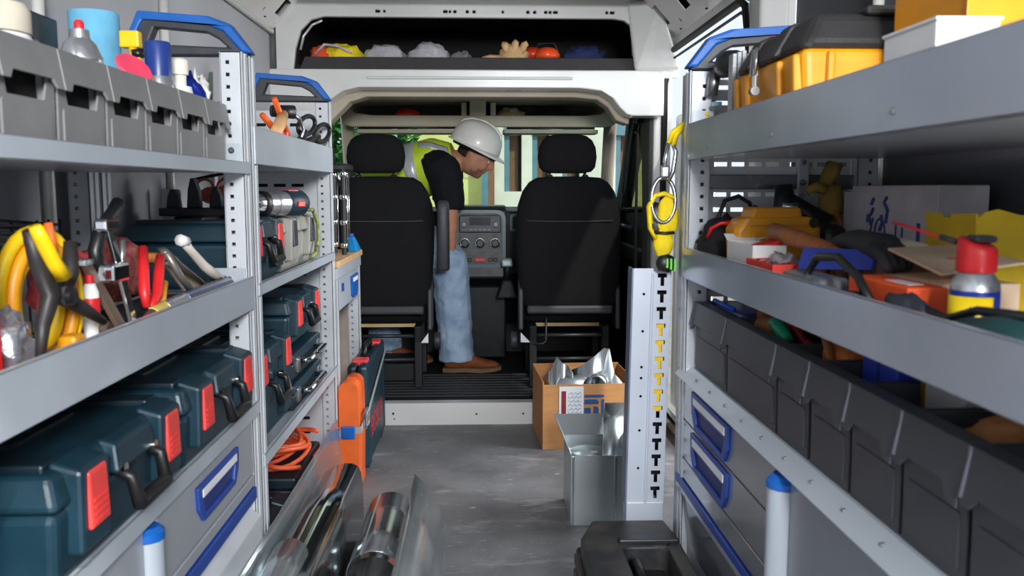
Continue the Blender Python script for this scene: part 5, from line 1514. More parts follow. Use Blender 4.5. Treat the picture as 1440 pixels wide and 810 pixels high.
# ================================================================ SMALL THINGS: UPPER LEFT SHELF
def can(name, label, cat, loc, r, h, parts, rot=None, group=None, n=20):
    """stack of lathe parts: (part name, profile as fractions of r and h, material)"""
    t = thing(name, label, cat, loc, rot=rot, group=group)
    for pn, prof, mat in parts:
        ob(pn, MB().lathe([(a * r, b * h) for a, b in prof], n, (0, 0, 0)), mat, t, w=False, smooth=35)
    return t
TIN = M('tin_silver', (198, 200, 204), 0.25, 0.85, 0.04, 20)
ZB = 1.1455
can('paint_jar', 'white plastic jar with blue label and beige lid, nearest above the bins', 'jar', (-0.66, 1.235, ZB), 0.050, 0.205, [
    ('body', [(0.9, 0), (1, 0.03), (1, 0.74), (0.9, 0.8)], M('jar_white', (232, 232, 236), 0.4)),
    ('lid', [(0.8, 0.8), (0.95, 0.81), (0.95, 0.95), (0.85, 1)], M('lid_beige', (206, 196, 178), 0.5)),
    ('blue_label', [(1.005, 0.50), (1.012, 0.51), (1.012, 0.70), (1.005, 0.71)], M('label_blue', (36, 70, 170), 0.4))])
bx_ = thing('screw_box', 'black box with red mark standing behind the white jar', 'box', (-0.80, 1.55, ZB))
ob('body', MB().box(-0.85, -0.74, 1.50, 1.595, ZB, 1.395), BLACK, bx_, bevel=0.004)
ob('red_mark', MB().box(-0.775, -0.76, 1.497, 1.50, 1.355, 1.385), REDP, bx_)
can('clear_bottle', 'clear plastic bottle with silver neck between the jar and red-label can', 'bottle', (-0.665, 1.350, ZB), 0.027, 0.175, [
    ('body', [(0.9, 0), (1, 0.04), (1, 0.62), (0.45, 0.82)], M('clear_plastic', (214, 218, 222), 0.2, 0, 0.04, 20, coat=0.5)),
    ('neck', [(0.40, 0.82), (0.45, 0.83), (0.45, 0.94), (0.3, 1.0)], TIN)])
can('spray_can', 'silver can with red label standing in front of the blue paper roll', 'can', (-0.62, 1.405, ZB), 0.034, 0.215, [
    ('body', [(0.95, 0), (1, 0.02), (1, 0.66), (0.93, 0.70)], M('can_white', (228, 226, 226), 0.3)),
    ('shoulder', [(0.95, 0.70), (0.97, 0.72), (0.7, 0.83), (0.45, 0.87), (0.42, 0.93)], TIN),
    ('red_label', [(1.005, 0.48), (1.012, 0.49), (1.012, 0.64), (1.005, 0.65)], REDP),
    ('nozzle', [(0.22, 0.93), (0.22, 0.98), (0.14, 1.0)], REDP)])
rl = thing('paper_roll', 'light blue paper towel roll standing upright in the bins', 'paper roll', (-0.722, 1.70, ZB))
PBL = M('paper_blue', (104, 172, 206), 0.9, 0, 0.06, 20, bump=0.15, bscale=120)
rg = []
for z, r in ((ZB, 0.046), (1.25, 0.046), (1.428, 0.044)):
    rg.append([(-0.722 + r * math.cos(2 * PI * k / 32), 1.700 + r * math.sin(2 * PI * k / 32), z) for k in range(32)])
for z, r in ((1.428, 0.021), (ZB, 0.021)):
    rg.append([(-0.722 + r * math.cos(2 * PI * k / 32), 1.700 + r * math.sin(2 * PI * k / 32), z) for k in range(32)])
ob('paper', MB().loft(rg, cap=False, closed=True), PBL, rl, smooth=35)
ob('core', MB().loft([[(-0.722 + r * math.cos(2 * PI * k / 24), 1.700 + r * math.sin(2 * PI * k / 24), z) for k in range(24)] for z, r in ((ZB, 0.0205), (1.430, 0.0205), (1.430, 0.018), (ZB, 0.018))], cap=False, closed=True), CARD, rl, smooth=35)
tag(ob('pink_lid', MB().lathe([(0.004, 0), (0.030, 0.001), (0.034, 0.004), (0.030, 0.008), (0.004, 0.008)], 26, (-0.60, 1.56, 1.305), Matrix.Rotation(math.radians(48), 3, 'Y') @ Matrix.Rotation(0.4, 3, 'X')), M('lid_pink', (236, 72, 104), 0.4), smooth=40), 'pink round plastic lid tilted between the bins', 'lid')
yk = thing('yellow_tool', 'small yellow and black tool beside the blue paper roll', 'tool', (-0.62, 1.64, 1.30))
ob('head', MB().box(-0.650, -0.615, 1.63, 1.65, 1.355, 1.385), YEL, yk, bevel=0.003)
ob('grip', MB().tube([(-0.630, 1.64, 1.357), (-0.62, 1.64, 1.32), (-0.62, 1.64, 1.16)], [0.008, 0.010, 0.010], 8), YEL, yk, smooth=True)
ob('black_band', MB().tube([(-0.622, 1.64, 1.352), (-0.62, 1.64, 1.338)], 0.0115, 8), BLACK, yk, smooth=True)
can('spray_can', 'aerosol can with dark blue cap and cyan body, upper left bins', 'can', (-0.61, 1.71, ZB), 0.030, 0.232, [
    ('body', [(0.95, 0), (1, 0.02), (1, 0.50)], M('can_cyan', (38, 176, 214), 0.3)),
    ('white_band', [(1, 0.50), (1.004, 0.505), (1, 0.60)], WHT),
    ('shoulder', [(1, 0.60), (1, 0.65), (0.85, 0.72)], TIN),
    ('cap', [(0.80, 0.72), (0.80, 0.98), (0.72, 1.0)], M('cap_navy', (34, 58, 128), 0.35))])
can('spray_can', 'white aerosol bottle right of the cyan can, upper left bins', 'can', (-0.60, 1.80, ZB), 0.026, 0.215, [
    ('body', [(0.95, 0), (1, 0.02), (1, 0.62), (0.8, 0.74)], M('jar_white', (232, 232, 236))),
    ('neck', [(0.45, 0.74), (0.45, 0.84), (0.62, 0.85), (0.62, 0.98), (0.4, 1.0)], M('cap_ivory', (226, 220, 206), 0.4))])
lump('foil_bag', 'shiny blue foil bag poking out of the farthest grey bin', 'bag', (-0.60, 1.855, 1.255), (0.032, 0.026, 0.085), M('foil_blue', (38, 60, 168), 0.18, 0.7, 0.1, 12, bump=0.5, bscale=20), 6, 0.35, 2.2)
lump('crumpled_paper', 'crumpled white paper sticking out of the farthest grey bin', 'paper', (-0.60, 1.892, 1.262), (0.030, 0.012, 0.075), M('paper_white', (224, 220, 216), 0.8, bump=0.4, bscale=30), 8, 0.5, 3.0)
tag(ob('putty_knife', MB().plate([(-0.602, 1.20), (-0.594, 1.30), (-0.583, 1.352), (-0.576, 1.352), (-0.578, 1.30), (-0.588, 1.20)], [], 'y', 1.935, 1.939), M('blade_dark', (52, 66, 56), 0.5)), 'dark pointed putty knife sticking up beside the white paper', 'knife')

# ================================================================ SMALL THINGS: MIDDLE LEFT SHELF (REAR RACK)
ZM = 0.838
lv = thing('spirit_level', 'red spirit level standing upright at the left edge of the shelf', 'spirit level', (-0.59, 1.03, ZM))
ob('rail', MB().box(-0.61, -0.572, 1.005, 1.045, ZM, 1.062), REDP, lv, bevel=0.002)
ob('vial', MB().box(-0.573, -0.570, 1.015, 1.035, 0.93, 0.97), M('vial_green', (180, 214, 80), 0.2), lv)
ob('end_cap', MB().box(-0.612, -0.570, 1.003, 1.047, 1.06, 1.068), BLACK, lv, bevel=0.002)
hs = thing('air_hose', 'oval coil of yellow hose behind the black clamp', 'hose', (-0.62, 1.20, ZM))
for k, (a, c, dx) in enumerate(((0.064, 0.098, 0.0), (0.050, 0.080, 0.006), (0.036, 0.062, -0.004))):
    ob('loop', MB().tube([(-0.605 + dx + 0.36 * a * math.cos(t) , 1.205 + a * 0.95 * math.cos(t), 0.945 + c * math.sin(t)) for t in [2 * PI * i / 30 for i in range(30)]], 0.0095, 8, closed=True), YEL if k != 1 else YELO, hs, smooth=True)
ob('tie', MB().tube([(-0.585, 1.20, 1.055), (-0.582, 1.205, 1.02), (-0.595, 1.20, 1.0)], 0.006, 6), M('tie_orange', (232, 100, 40), 0.5), hs, smooth=True)
cl = thing('spring_clamp', 'large black spring clamp with yellow grip in front of the hose', 'clamp', (-0.56, 1.12, ZM))
JAW = M('clamp_black', (40, 36, 36), 0.5, 0, 0.15, 30)
def bar3(b, pts, wid, th):
    """flat tapered bar through points"""
    b.tube(pts, wid, 8, flat=th)
    return b
ob('jaw', bar3(MB(), [(-0.553, 1.085, 1.05), (-0.552, 1.10, 1.01), (-0.55, 1.125, 0.965), (-0.548, 1.095, 0.93), (-0.548, 1.082, 0.885)], [0.009, 0.012, 0.014, 0.010, 0.006], 0.9), JAW, cl, smooth=True)
ob('jaw', bar3(MB(), [(-0.552, 1.19, 1.03), (-0.552, 1.185, 0.99), (-0.55, 1.15, 0.96), (-0.548, 1.21, 0.935), (-0.545, 1.262, 0.91)], [0.010, 0.013, 0.014, 0.010, 0.006], 0.9), JAW, cl, smooth=True)
ob('grip', bar3(MB(), [(-0.540, 1.075, 1.055), (-0.538, 1.085, 1.04), (-0.536, 1.105, 1.01), (-0.535, 1.125, 0.99)], [0.008, 0.011, 0.011, 0.014], 0.8), YEL, cl, smooth=True)
ob('pivot', MB().lathe([(0.012, 0), (0.012, 0.008), (0.008, 0.010)], 14, (-0.536, 1.14, 0.962), Matrix.Rotation(PI / 2, 3, 'Y')), BLACK, cl, smooth=40)
for y, z in ((1.082, 0.872), (1.27, 0.897)):
    ob('pad', MB().lathe([(0.010, -0.006), (0.013, -0.003), (0.013, 0.003), (0.010, 0.006)], 12, (-0.546, y, z), Matrix.Rotation(PI / 2, 3, 'Y')), M('pad_brown', (74, 58, 50), 0.6), cl, smooth=40)
lump('foil_packet', 'crumpled silver foil packet behind the clamp jaw', 'packet', (-0.60, 1.11, 0.893), (0.030, 0.038, 0.050), M('foil_silver', (206, 206, 216), 0.2, 0.85, 0.08, 18, bump=0.5, bscale=26), 13, 0.4, 2.6, flatb=ZM)
tb_ = thing('yellow_blocks', 'small yellow plastic clip lying by the shelf lip under the clamp', 'clip', (-0.565, 1.20, ZM))
ob('body', MB().box(-0.575, -0.548, 1.18, 1.215, ZM, 0.902), YELO, tb_, bevel=0.006)
ob('tongue', MB().box(-0.572, -0.550, 1.216, 1.30, 0.868, 0.884), M('clip_sand', (206, 170, 96), 0.5), tb_, bevel=0.004)
wb = thing('wire_basket', 'dark wire basket behind the yellow hose', 'basket', (-0.81, 1.42, ZM))
for k in range(5):
    z = 1.0 + 0.012 * k
    ob('wire', MB().tube([(-0.88, 1.25, z), (-0.745, 1.25, z), (-0.745, 1.56, z - 0.01), (-0.88, 1.56, z)], 0.0025, 6, closed=True), M('wire_dark', (52, 54, 58), 0.4, 0.6), wb, smooth=True)
for k in range(9):
    y = 1.25 + k * 0.04
    ob('wire', MB().tube([(-0.88, y, ZM + 0.004), (-0.745, y, ZM + 0.004), (-0.745, y, 1.048)], 0.0025, 6), MATS['wire_dark'], wb, smooth=True)
# bar clamp with a black handle
bcl = thing('bar_clamp', 'chrome bar clamp with black handle standing among the tools', 'clamp', (-0.57, 1.39, ZM))
ob('bar', MB().hexa([(-0.553, 1.395, ZM), (-0.547, 1.395, ZM), (-0.547, 1.418, ZM), (-0.553, 1.418, ZM)], [(-0.585, 1.372, 1.04), (-0.579, 1.372, 1.04), (-0.579, 1.392, 1.04), (-0.585, 1.392, 1.04)]), CHROME, bcl, bevel=0.001)
ob('jaw', MB().box(-0.592, -0.562, 1.35, 1.41, 0.955, 0.985), CHROME, bcl, bevel=0.005)
ob('jaw', MB().box(-0.592, -0.570, 1.35, 1.40, 1.035, 1.055), CHROME, bcl, bevel=0.005)
ob('screw', MB().tube([(-0.575, 1.405, 0.955), (-0.570, 1.405, 1.02)], 0.005, 8), STEEL, bcl, smooth=True)
ob('handle', MB().tube([(-0.59, 1.36, 0.97), (-0.592, 1.355, 1.005), (-0.59, 1.375, 1.04), (-0.588, 1.42, 1.065), (-0.588, 1.44, 1.078)], [0.010, 0.0115, 0.0105, 0.010, 0.011], 10), BLACK, bcl, smooth=True)
wd_ = thing('wooden_folding_rule', 'brown wooden rule leaning against the chrome clamp', 'rule', (-0.565, 1.33, ZM))
ob('leg', MB().hexa([(-0.556, 1.375, ZM), (-0.548, 1.375, ZM), (-0.548, 1.405, ZM), (-0.556, 1.405, ZM)], [(-0.60, 1.32, 0.985), (-0.592, 1.32, 0.985), (-0.592, 1.345, 0.985), (-0.60, 1.345, 0.985)]), M('rule_brown', (96, 76, 60), 0.6), wd_, bevel=0.001)
ob('tip', MB().box(-0.604, -0.590, 1.315, 1.347, 0.985, 0.995), TIN, wd_, bevel=0.002)
lump('red_rag', 'dark red rag bundled behind the clamp', 'rag', (-0.645, 1.37, 0.95), (0.045, 0.065, 0.06), M('rag_red', (150, 48, 50), 0.85, 0, 0.15, 20, bump=0.4, bscale=40), 15, 0.4, 3.0, flatb=ZM)
lump('red_net_bag', 'reddish net bag behind the red pliers', 'bag', (-0.675, 1.62, 0.95), (0.048, 0.10, 0.06), M('net_red', (178, 92, 86), 0.8, 0, 0.2, 60, bump=0.6, bscale=120, alt=(120, 50, 48)), 16, 0.25, 2.4, flatb=0.896)
can('white_bottle', 'small white and red tube standing beside the red rag', 'bottle', (-0.585, 1.315, ZM), 0.012, 0.135, [
    ('body', [(0.9, 0), (1, 0.05), (1, 0.8), (0.6, 0.9)], WHT), ('red_ring', [(1.02, 0.55), (1.05, 0.57), (1.05, 0.72), (1.02, 0.74)], REDP), ('cap', [(0.5, 0.9), (0.5, 1.0)], REDP)])
def pliers(label, p_head, p1, p2, q1, q2, mat, group=None):
    t = thing('pliers', label, 'pliers', p_head, group=group)
    h = Vector(p_head)
    for a, b in ((p1, p2), (q1, q2)):
        a, b = Vector(a), Vector(b)
        ob('handle', MB().tube([h.lerp(a, 0.3), h.lerp(a, 0.75), a, a.lerp(b, 0.5), b], [0.006, 0.008, 0.0095, 0.0095, 0.0085], 8), mat, t, smooth=True)
    d = (h - (Vector(p2) + Vector(q2)) / 2).normalized()
    ob('jaws', MB().tube([h - d * 0.012, h, h + d * 0.03, h + d * 0.05], [0.010, 0.015, 0.011, 0.004], 8, flat=0.6), M('jaw_dark', (44, 44, 48), 0.35, 0.7), t, smooth=True)
    ob('rivet', MB().lathe([(0.006, -0.011), (0.006, 0.011)], 10, h, Matrix.Rotation(PI / 2, 3, 'Y')), CHROME, t, smooth=40)
    return t
pliers('red-handled pliers standing jaws down by the lip of the left shelf', (-0.552, 1.445, 0.895), (-0.555, 1.445, 0.93), (-0.575, 1.50, 1.00), (-0.555, 1.50, 0.92), (-0.57, 1.565, 0.98), REDP)
ypl = thing('screwdriver', 'yellow-handled screwdriver beside the red pliers', 'screwdriver', (-0.56, 1.53, 0.87))
ob('handle', MB().tube([(-0.560, 1.505, 0.885), (-0.562, 1.535, 0.91), (-0.563, 1.56, 0.935)], [0.008, 0.010, 0.007], 10), YELO, ypl, smooth=True)
ob('shaft', MB().tube([(-0.560, 1.505, 0.885), (-0.558, 1.45, 0.845)], 0.003, 8), STEEL, ypl, smooth=True)
hk = thing('hacksaw', 'grey steel hacksaw frame lying among the tools on the left shelf', 'hacksaw', (-0.60, 1.70, ZM))
ob('frame', MB().tube([(-0.57, 1.595, 0.985), (-0.59, 1.63, 0.99), (-0.585, 1.70, 0.955), (-0.572, 1.80, 0.905)], [0.009] * 4, 8, flat=0.5), M('saw_frame', (130, 124, 118), 0.4, 0.6), hk, smooth=True)
ob('frame', MB().tube([(-0.57, 1.595, 0.985), (-0.555, 1.62, 0.94), (-0.552, 1.68, 0.90)], 0.007, 8), M('saw_frame', (130, 124, 118)), hk, smooth=True)
ob('blade', MB().hexa([(-0.556, 1.63, 0.895), (-0.5545, 1.63, 0.895), (-0.5545, 1.80, 0.885), (-0.556, 1.80, 0.885)], [(-0.556, 1.63, 0.908), (-0.5545, 1.63, 0.908), (-0.5545, 1.80, 0.898), (-0.556, 1.80, 0.898)]), STEEL, hk)
ob('grip', MB().tube([(-0.57, 1.80, 0.905), (-0.562, 1.86, 0.885), (-0.562, 1.90, 0.90)], [0.013, 0.014, 0.011], 8), BLACK, hk, smooth=True)
tw = thing('trowel', 'flat brown trowel blade with dark edge beside the hacksaw', 'trowel', (-0.62, 1.72, ZM))
ob('blade', MB().add([(-0.60, 1.66, 0.96), (-0.565, 1.70, 0.885), (-0.565, 1.80, 0.89), (-0.61, 1.76, 0.965)], [(0, 1, 2, 3)]), M('trowel_tan', (140, 124, 108), 0.4, 0.5), tw, solid=0.002)
ob('handle', MB().tube([(-0.61, 1.71, 0.965), (-0.64, 1.68, 0.97), (-0.68, 1.66, 0.955)], 0.011, 8), WOOD, tw, smooth=True)
bs = thing('dust_brush', 'cream-handled brush leaning towards the rack upright on the left shelf', 'brush', (-0.60, 1.86, ZM))
ob('handle', MB().tube([(-0.605, 1.79, 0.995), (-0.60, 1.815, 0.975), (-0.585, 1.85, 0.94), (-0.57, 1.92, 0.90)], [0.010, 0.009, 0.010, 0.013], 8), M('cream_handle', (214, 204, 192), 0.5), bs, smooth=True)
ob('ferrule', MB().tube([(-0.606, 1.775, 0.998), (-0.603, 1.80, 0.993)], [0.012, 0.012], 8), WHT, bs, smooth=True)
ob('bristles', MB().tube([(-0.57, 1.915, 0.902), (-0.562, 1.94, 0.885), (-0.56, 1.945, 0.86)], [0.014, 0.018, 0.018], 8), BLACK, bs, smooth=True)
tu = thing('sealant_tube', 'long silver and blue tube lying along the lip of the left shelf', 'tube', (-0.55, 1.65, ZM))
ob('barrel', MB().tube([(-0.545, 1.60, 0.897), (-0.545, 1.88, 0.897)], 0.015, 14), M('tube_slate', (92, 100, 128), 0.3, 0.5), tu, smooth=40)
ob('silver_end', MB().tube([(-0.545, 1.50, 0.894), (-0.545, 1.60, 0.897)], 0.0145, 14), TIN, tu, smooth=40)
ob('yellow_end', MB().tube([(-0.545, 1.445, 0.892), (-0.545, 1.50, 0.894)], 0.0135, 14), M('tube_yellow', (216, 196, 96), 0.4), tu, smooth=40)
ob('nozzle', MB().tube([(-0.545, 1.42, 0.8905), (-0.545, 1.445, 0.892)], [0.005, 0.012], 12), STEEL, tu, smooth=40)
lump('tool_roll', 'dark canvas tool roll lying on the shelf under the loose tools', 'tool roll', (-0.645, 1.67, 0.862), (0.06, 0.22, 0.028), M('canvas_dark', (34, 34, 40), 0.9, bump=0.3, bscale=40), 19, 0.15, 2.0, flatb=ZM)

# items near bottom-left on the worktop corner
cn = thing('stopper_bottle', 'small blue bottle with cork stopper at the bottom left corner', 'bottle', (-0.50, 0.975, 0.613))
ob('cap', MB().lathe([(0.020, 0.0), (0.021, 0.02), (0.018, 0.026)], 16, (-0.535, 0.965, 0.613)), BLUED, cn, smooth=40)
ob('cork', MB().lathe([(0.012, 0.026), (0.013, 0.034)], 14, (-0.535, 0.965, 0.613)), M('cork', (196, 166, 130), 0.8), cn, smooth=40)

# things lying on the cases of the middle rack, seen through the open end
gg = thing('safety_goggles', 'red-rimmed safety goggles lying on the grey case', 'goggles', (-0.78, 2.66, 1.053))
ob('frame', MB().blob((-0.78, 2.64, 1.082), (0.065, 0.03, 0.028), 20, 0.1, 2, 3, 1.053), M('goggle_red', (196, 96, 84), 0.4), gg, smooth=True)
for s in (-0.03, 0.03):
    ob('lens_ring', MB().tube([(-0.78 + s + 0.024 * math.cos(a), 2.605, 1.105 + 0.024 * math.sin(a)) for a in [2 * PI * i / 18 for i in range(18)]], 0.004, 6, closed=True), M('goggle_red', (196, 96, 84)), gg, smooth=True)
ob('strap', MB().tube([(-0.84, 2.63, 1.07), (-0.86, 2.68, 1.13), (-0.78, 2.72, 1.15), (-0.70, 2.68, 1.12)], 0.007, 6, flat=0.4), BLACK, gg, smooth=True)
cht = thing('chisel_tray', 'dark tray with three upright blade guards on the small teal case', 'tray', (-0.76, 2.40, 1.0275))
ob('tray', MB().box(-0.86, -0.66, 2.36, 2.44, 1.0275, 1.05), DARK, cht, bevel=0.004)
for x, h in ((-0.83, 0.05), (-0.775, 0.08), (-0.715, 0.055)):
    ob('blade_guard', MB().plate([(x - 0.018, 1.05), (x + 0.018, 1.05), (x + 0.014, 1.05 + h * 0.6), (x + 0.004, 1.05 + h), (x - 0.006, 1.05 + h), (x - 0.014, 1.05 + h * 0.6)], [], 'y', 2.385, 2.415), DARK, cht, bevel=0.003)

# ================================================================ TOP TRAY OF THE MIDDLE RACK
ZT = 1.166
pliers('orange-handled tin snips standing in the top tray of the middle left rack', (-0.575, 2.74, 1.20), (-0.575, 2.66, 1.26), (-0.575, 2.50, 1.352), (-0.585, 2.62, 1.25), (-0.59, 2.42, 1.30), ORA)
hm = thing('hammer', 'short wooden-handled hammer lying in the top tray of the middle left rack', 'hammer', (-0.57, 2.50, ZT))
ob('handle', MB().tube([(-0.555, 2.40, 1.245), (-0.56, 2.50, 1.285), (-0.57, 2.58, 1.315)], [0.016, 0.018, 0.015], 10), M('handle_pale_wood', (214, 168, 118), 0.5, 0, 0.1, 14), hm, smooth=True)
ob('head', MB().tube([(-0.60, 2.57, 1.325), (-0.545, 2.61, 1.325)], [0.017, 0.020], 10), BLACK, hm, smooth=True)
ob('claw', MB().tube([(-0.56, 2.60, 1.325), (-0.54, 2.66, 1.31), (-0.535, 2.70, 1.28), (-0.54, 2.66, 1.24)], [0.008, 0.007, 0.005, 0.004], 6), STEEL, hm, smooth=True)
lump('rag_bundle', 'pale rag under the hammer in the top tray', 'rag', (-0.60, 2.48, 1.19), (0.055, 0.13, 0.045), M('rag_pale', (206, 206, 210), 0.9, bump=0.4, bscale=40), 23, 0.3, 2.5, flatb=ZT)
can('small_tin', 'little red and white tin beside the hammer in the top tray', 'tin', (-0.545, 2.45, ZT), 0.018, 0.09, [('body', [(1, 0), (1, 0.9)], WHT), ('lid', [(1.05, 0.9), (1.05, 1.0)], REDP)])
sc2 = thing('scissors', 'black-handled scissors with handles up in the top tray by the end frame', 'scissors', (-0.54, 2.80, ZT))
for c, tl in (((-0.545, 2.80, 1.300), 0.5), ((-0.525, 2.955, 1.286), -0.6)):
    ob('finger_loop', MB().tube([(c[0] + 0.012 * math.cos(a), c[1] + 0.075 * math.cos(a), c[2] + 0.028 * math.sin(a) + 0.014 * math.cos(a)) for a in [2 * PI * i / 22 for i in range(22)]], 0.0075, 8, closed=True), BLACK, sc2, smooth=True)
ob('shank', MB().tube([(-0.54, 2.74, 1.275), (-0.54, 2.68, 1.245), (-0.55, 2.62, 1.215)], [0.012, 0.015, 0.012], 8), BLACK, sc2, smooth=True)
ob('shank', MB().tube([(-0.53, 2.91, 1.272), (-0.535, 2.78, 1.25), (-0.55, 2.66, 1.225)], [0.010, 0.012, 0.012], 8), BLACK, sc2, smooth=True)
ob('blade', MB().tube([(-0.55, 2.66, 1.225), (-0.57, 2.56, 1.18)], [0.010, 0.003], 8, flat=0.3), CHROME, sc2, smooth=True)

# ================================================================ ON THE BENCH
tr = thing('camera_tripod', 'folded black tripod with chrome rings standing on the bench', 'tripod', (-0.56, 3.5, 0.8425))
for x, y in ((-0.585, 3.52), (-0.555, 3.62), (-0.535, 3.44)):
    lg = ob('leg', MB().tube([(x, y, 0.8425), (x, y, 1.19)], 0.010, 10), BLACK, tr, smooth=40)
    for z in (0.87, 0.96, 1.06, 1.15):
        ob('chrome_ring', MB().lathe([(0.0135, 0), (0.015, 0.004), (0.015, 0.014), (0.0135, 0.018)], 12, (x, y, z)), CHROME, lg, smooth=True)
    ob('chrome_rod', MB().tube([(x + 0.014, y, 0.87), (x + 0.014, y, 1.16)], 0.0035, 6), CHROME, lg, smooth=True)
ob('head', MB().box(-0.60, -0.52, 3.43, 3.63, 1.17, 1.20), BLACK, tr, bevel=0.008)
bh = thing('blue_clamp', 'bright blue angled clamp at the end of the bench top', 'clamp', (-0.53, 3.66, 0.8425))
ob('arm', MB().hexa([(-0.545, 3.60, 0.8425), (-0.51, 3.60, 0.8425), (-0.51, 3.75, 0.8425), (-0.545, 3.75, 0.8425)], [(-0.545, 3.56, 0.905), (-0.515, 3.56, 0.905), (-0.515, 3.60, 0.905), (-0.545, 3.60, 0.905)]), M('clamp_cyan', (20, 140, 214), 0.4), bh, bevel=0.004)
ob('knob', MB().lathe([(0.012, 0), (0.014, 0.006), (0.012, 0.014)], 12, (-0.53, 3.58, 0.905)), BLUED, bh, smooth=40)

# ================================================================ RIGHT RACK: TOP SHELF
ZR = 1.1715
tbx = thing('toolbox', 'yellow and black plastic toolbox with steel latch on the upper right shelf', 'toolbox', (0.66, 1.52, ZR))
TW = M('toolbox_black', (40, 39, 40), 0.5, 0, 0.1, 12, bump=0.08, bscale=200)
ob('body', MB().hexa([(0.51, 1.36, ZR), (0.84, 1.36, ZR), (0.84, 1.69, ZR), (0.51, 1.69, ZR)], [(0.497, 1.35, 1.318), (0.85, 1.35, 1.318), (0.85, 1.70, 1.318), (0.497, 1.70, 1.318)]), YELO, tbx, bevel=0.014, seg=3)
ob('lid', MB().hexa([(0.490, 1.343, 1.316), (0.856, 1.343, 1.316), (0.856, 1.707, 1.316), (0.490, 1.707, 1.316)], [(0.525, 1.375, 1.376), (0.83, 1.375, 1.376), (0.83, 1.675, 1.376), (0.525, 1.675, 1.376)]), TW, tbx, bevel=0.018, seg=3)
ob('lid_crown', MB().box(0.60, 0.76, 1.36, 1.69, 1.370, 1.385), TW, tbx, bevel=0.008)
for y in (1.365, 1.44, 1.62, 1.67):
    ob('body_rib', MB().hexa([(0.496, y, ZR + 0.004), (0.515, y, ZR + 0.004), (0.515, y + 0.022, ZR + 0.004), (0.496, y + 0.022, ZR + 0.004)], [(0.489, y, 1.31), (0.51, y, 1.31), (0.51, y + 0.022, 1.31), (0.489, y + 0.022, 1.31)]), YELO, tbx, bevel=0.005)
for y in (1.45, 1.60):
    ob('lid_rib', MB().hexa([(0.484, y, 1.317), (0.51, y, 1.317), (0.51, y + 0.05, 1.317), (0.484, y + 0.05, 1.317)], [(0.515, y, 1.370), (0.54, y, 1.378), (0.54, y + 0.05, 1.378), (0.515, y + 0.05, 1.370)]), TW, tbx, bevel=0.006)
la = ob('latch', MB().box(0.482, 0.490, 1.535, 1.550, 1.275, 1.345), CHROME, tbx, bevel=0.003)
ob('latch_hook', MB().tube([(0.484, 1.531, 1.345), (0.482, 1.531, 1.30), (0.482, 1.555, 1.30), (0.484, 1.555, 1.345)], 0.003, 6), CHROME, la, smooth=True)
ob('latch_pin', MB().lathe([(0.008, -0.008), (0.008, 0.008)], 10, (0.484, 1.5425, 1.272), Matrix.Rotation(PI / 2, 3, 'X')), STEEL, la, smooth=40)
ob('side_grip', MB().box(0.60, 0.76, 1.335, 1.352, 1.235, 1.285), TW, tbx, bevel=0.006)
ob('side_rib', MB().box(0.535, 0.548, 1.340, 1.36, ZR + 0.004, 1.312), YELO, tbx, bevel=0.005)
ob('side_rib', MB().box(0.655, 0.668, 1.340, 1.36, 1.29, 1.312), YELO, tbx, bevel=0.005)
wbx = thing('white_box', 'plain white carton with faint red print on the upper right shelf', 'box', (0.54, 1.02, ZR))
ob('carton', MB().box(0.503, 0.575, 0.962, 1.088, ZR, 1.285), WHT, wbx, bevel=0.002)
ob('lid_flap', MB().box(0.501, 0.577, 0.960, 1.090, 1.285, 1.289), WHT, wbx, bevel=0.001)
text('red_print', 'E H', 0.016, M('print_red_faint', (226, 160, 156), 0.7), wbx, (-0.008, -0.0585, 0.075), (PI / 2, PI / 2, 0), sx=1)
yb2 = thing('yellow_box', 'tall yellow cardboard box at the right edge of the upper shelf', 'box', (0.68, 1.13, ZR))
ob('carton', MB().box(0.615, 0.80, 1.10, 1.30, ZR, 1.385), YELO, yb2, bevel=0.002)
ob('flap', MB().box(0.612, 0.70, 1.098, 1.102, 1.18, 1.392), YELO, yb2, bevel=0.001)
can('spray_can', 'can with red cap standing behind the yellow toolbox', 'can', (0.62, 1.80, ZR), 0.028, 0.238, [
    ('body', [(0.95, 0), (1, 0.02), (1, 0.85), (0.8, 0.91)], M('can_cream', (226, 220, 206), 0.4)),
    ('cap', [(0.95, 0.91), (1.0, 0.92), (1.0, 0.99), (0.9, 1.0)], REDP)])
pd = thing('impact_driver', 'black power drill with red switch standing beside the rack grip', 'drill', (0.53, 1.82, ZR))
ob('housing', MB().tube([(0.515, 1.76, 1.355), (0.515, 1.82, 1.358), (0.52, 1.875, 1.355)], [0.022, 0.028, 0.02], 12), BLACK, pd, smooth=True)
ob('grip', MB().tube([(0.525, 1.78, 1.34), (0.53, 1.78, 1.27), (0.535, 1.78, ZR + 0.02)], [0.018, 0.015, 0.018], 10), BLACK, pd, smooth=True)
ob('chuck', MB().tube([(0.505, 1.88, 1.35), (0.50, 1.885, 1.30)], [0.014, 0.012], 10), STEEL, pd, smooth=True)
ob('red_switch', MB().box(0.498, 0.512, 1.80, 1.815, 1.365, 1.378), REDP, pd, bevel=0.003)
ob('battery', MB().box(0.505, 0.57, 1.74, 1.82, ZR, ZR + 0.035), BLACK, pd, bevel=0.005)
ob('blue_clip', MB().box(0.497, 0.515, 1.855, 1.875, 1.275, 1.285), M('clip_blue', (130, 168, 190), 0.4), pd, bevel=0.002)
st_ = thing('abrasive_stack', 'upright stack of grey abrasive sheets left of the toolbox', 'sheets', (0.52, 1.73, ZR))
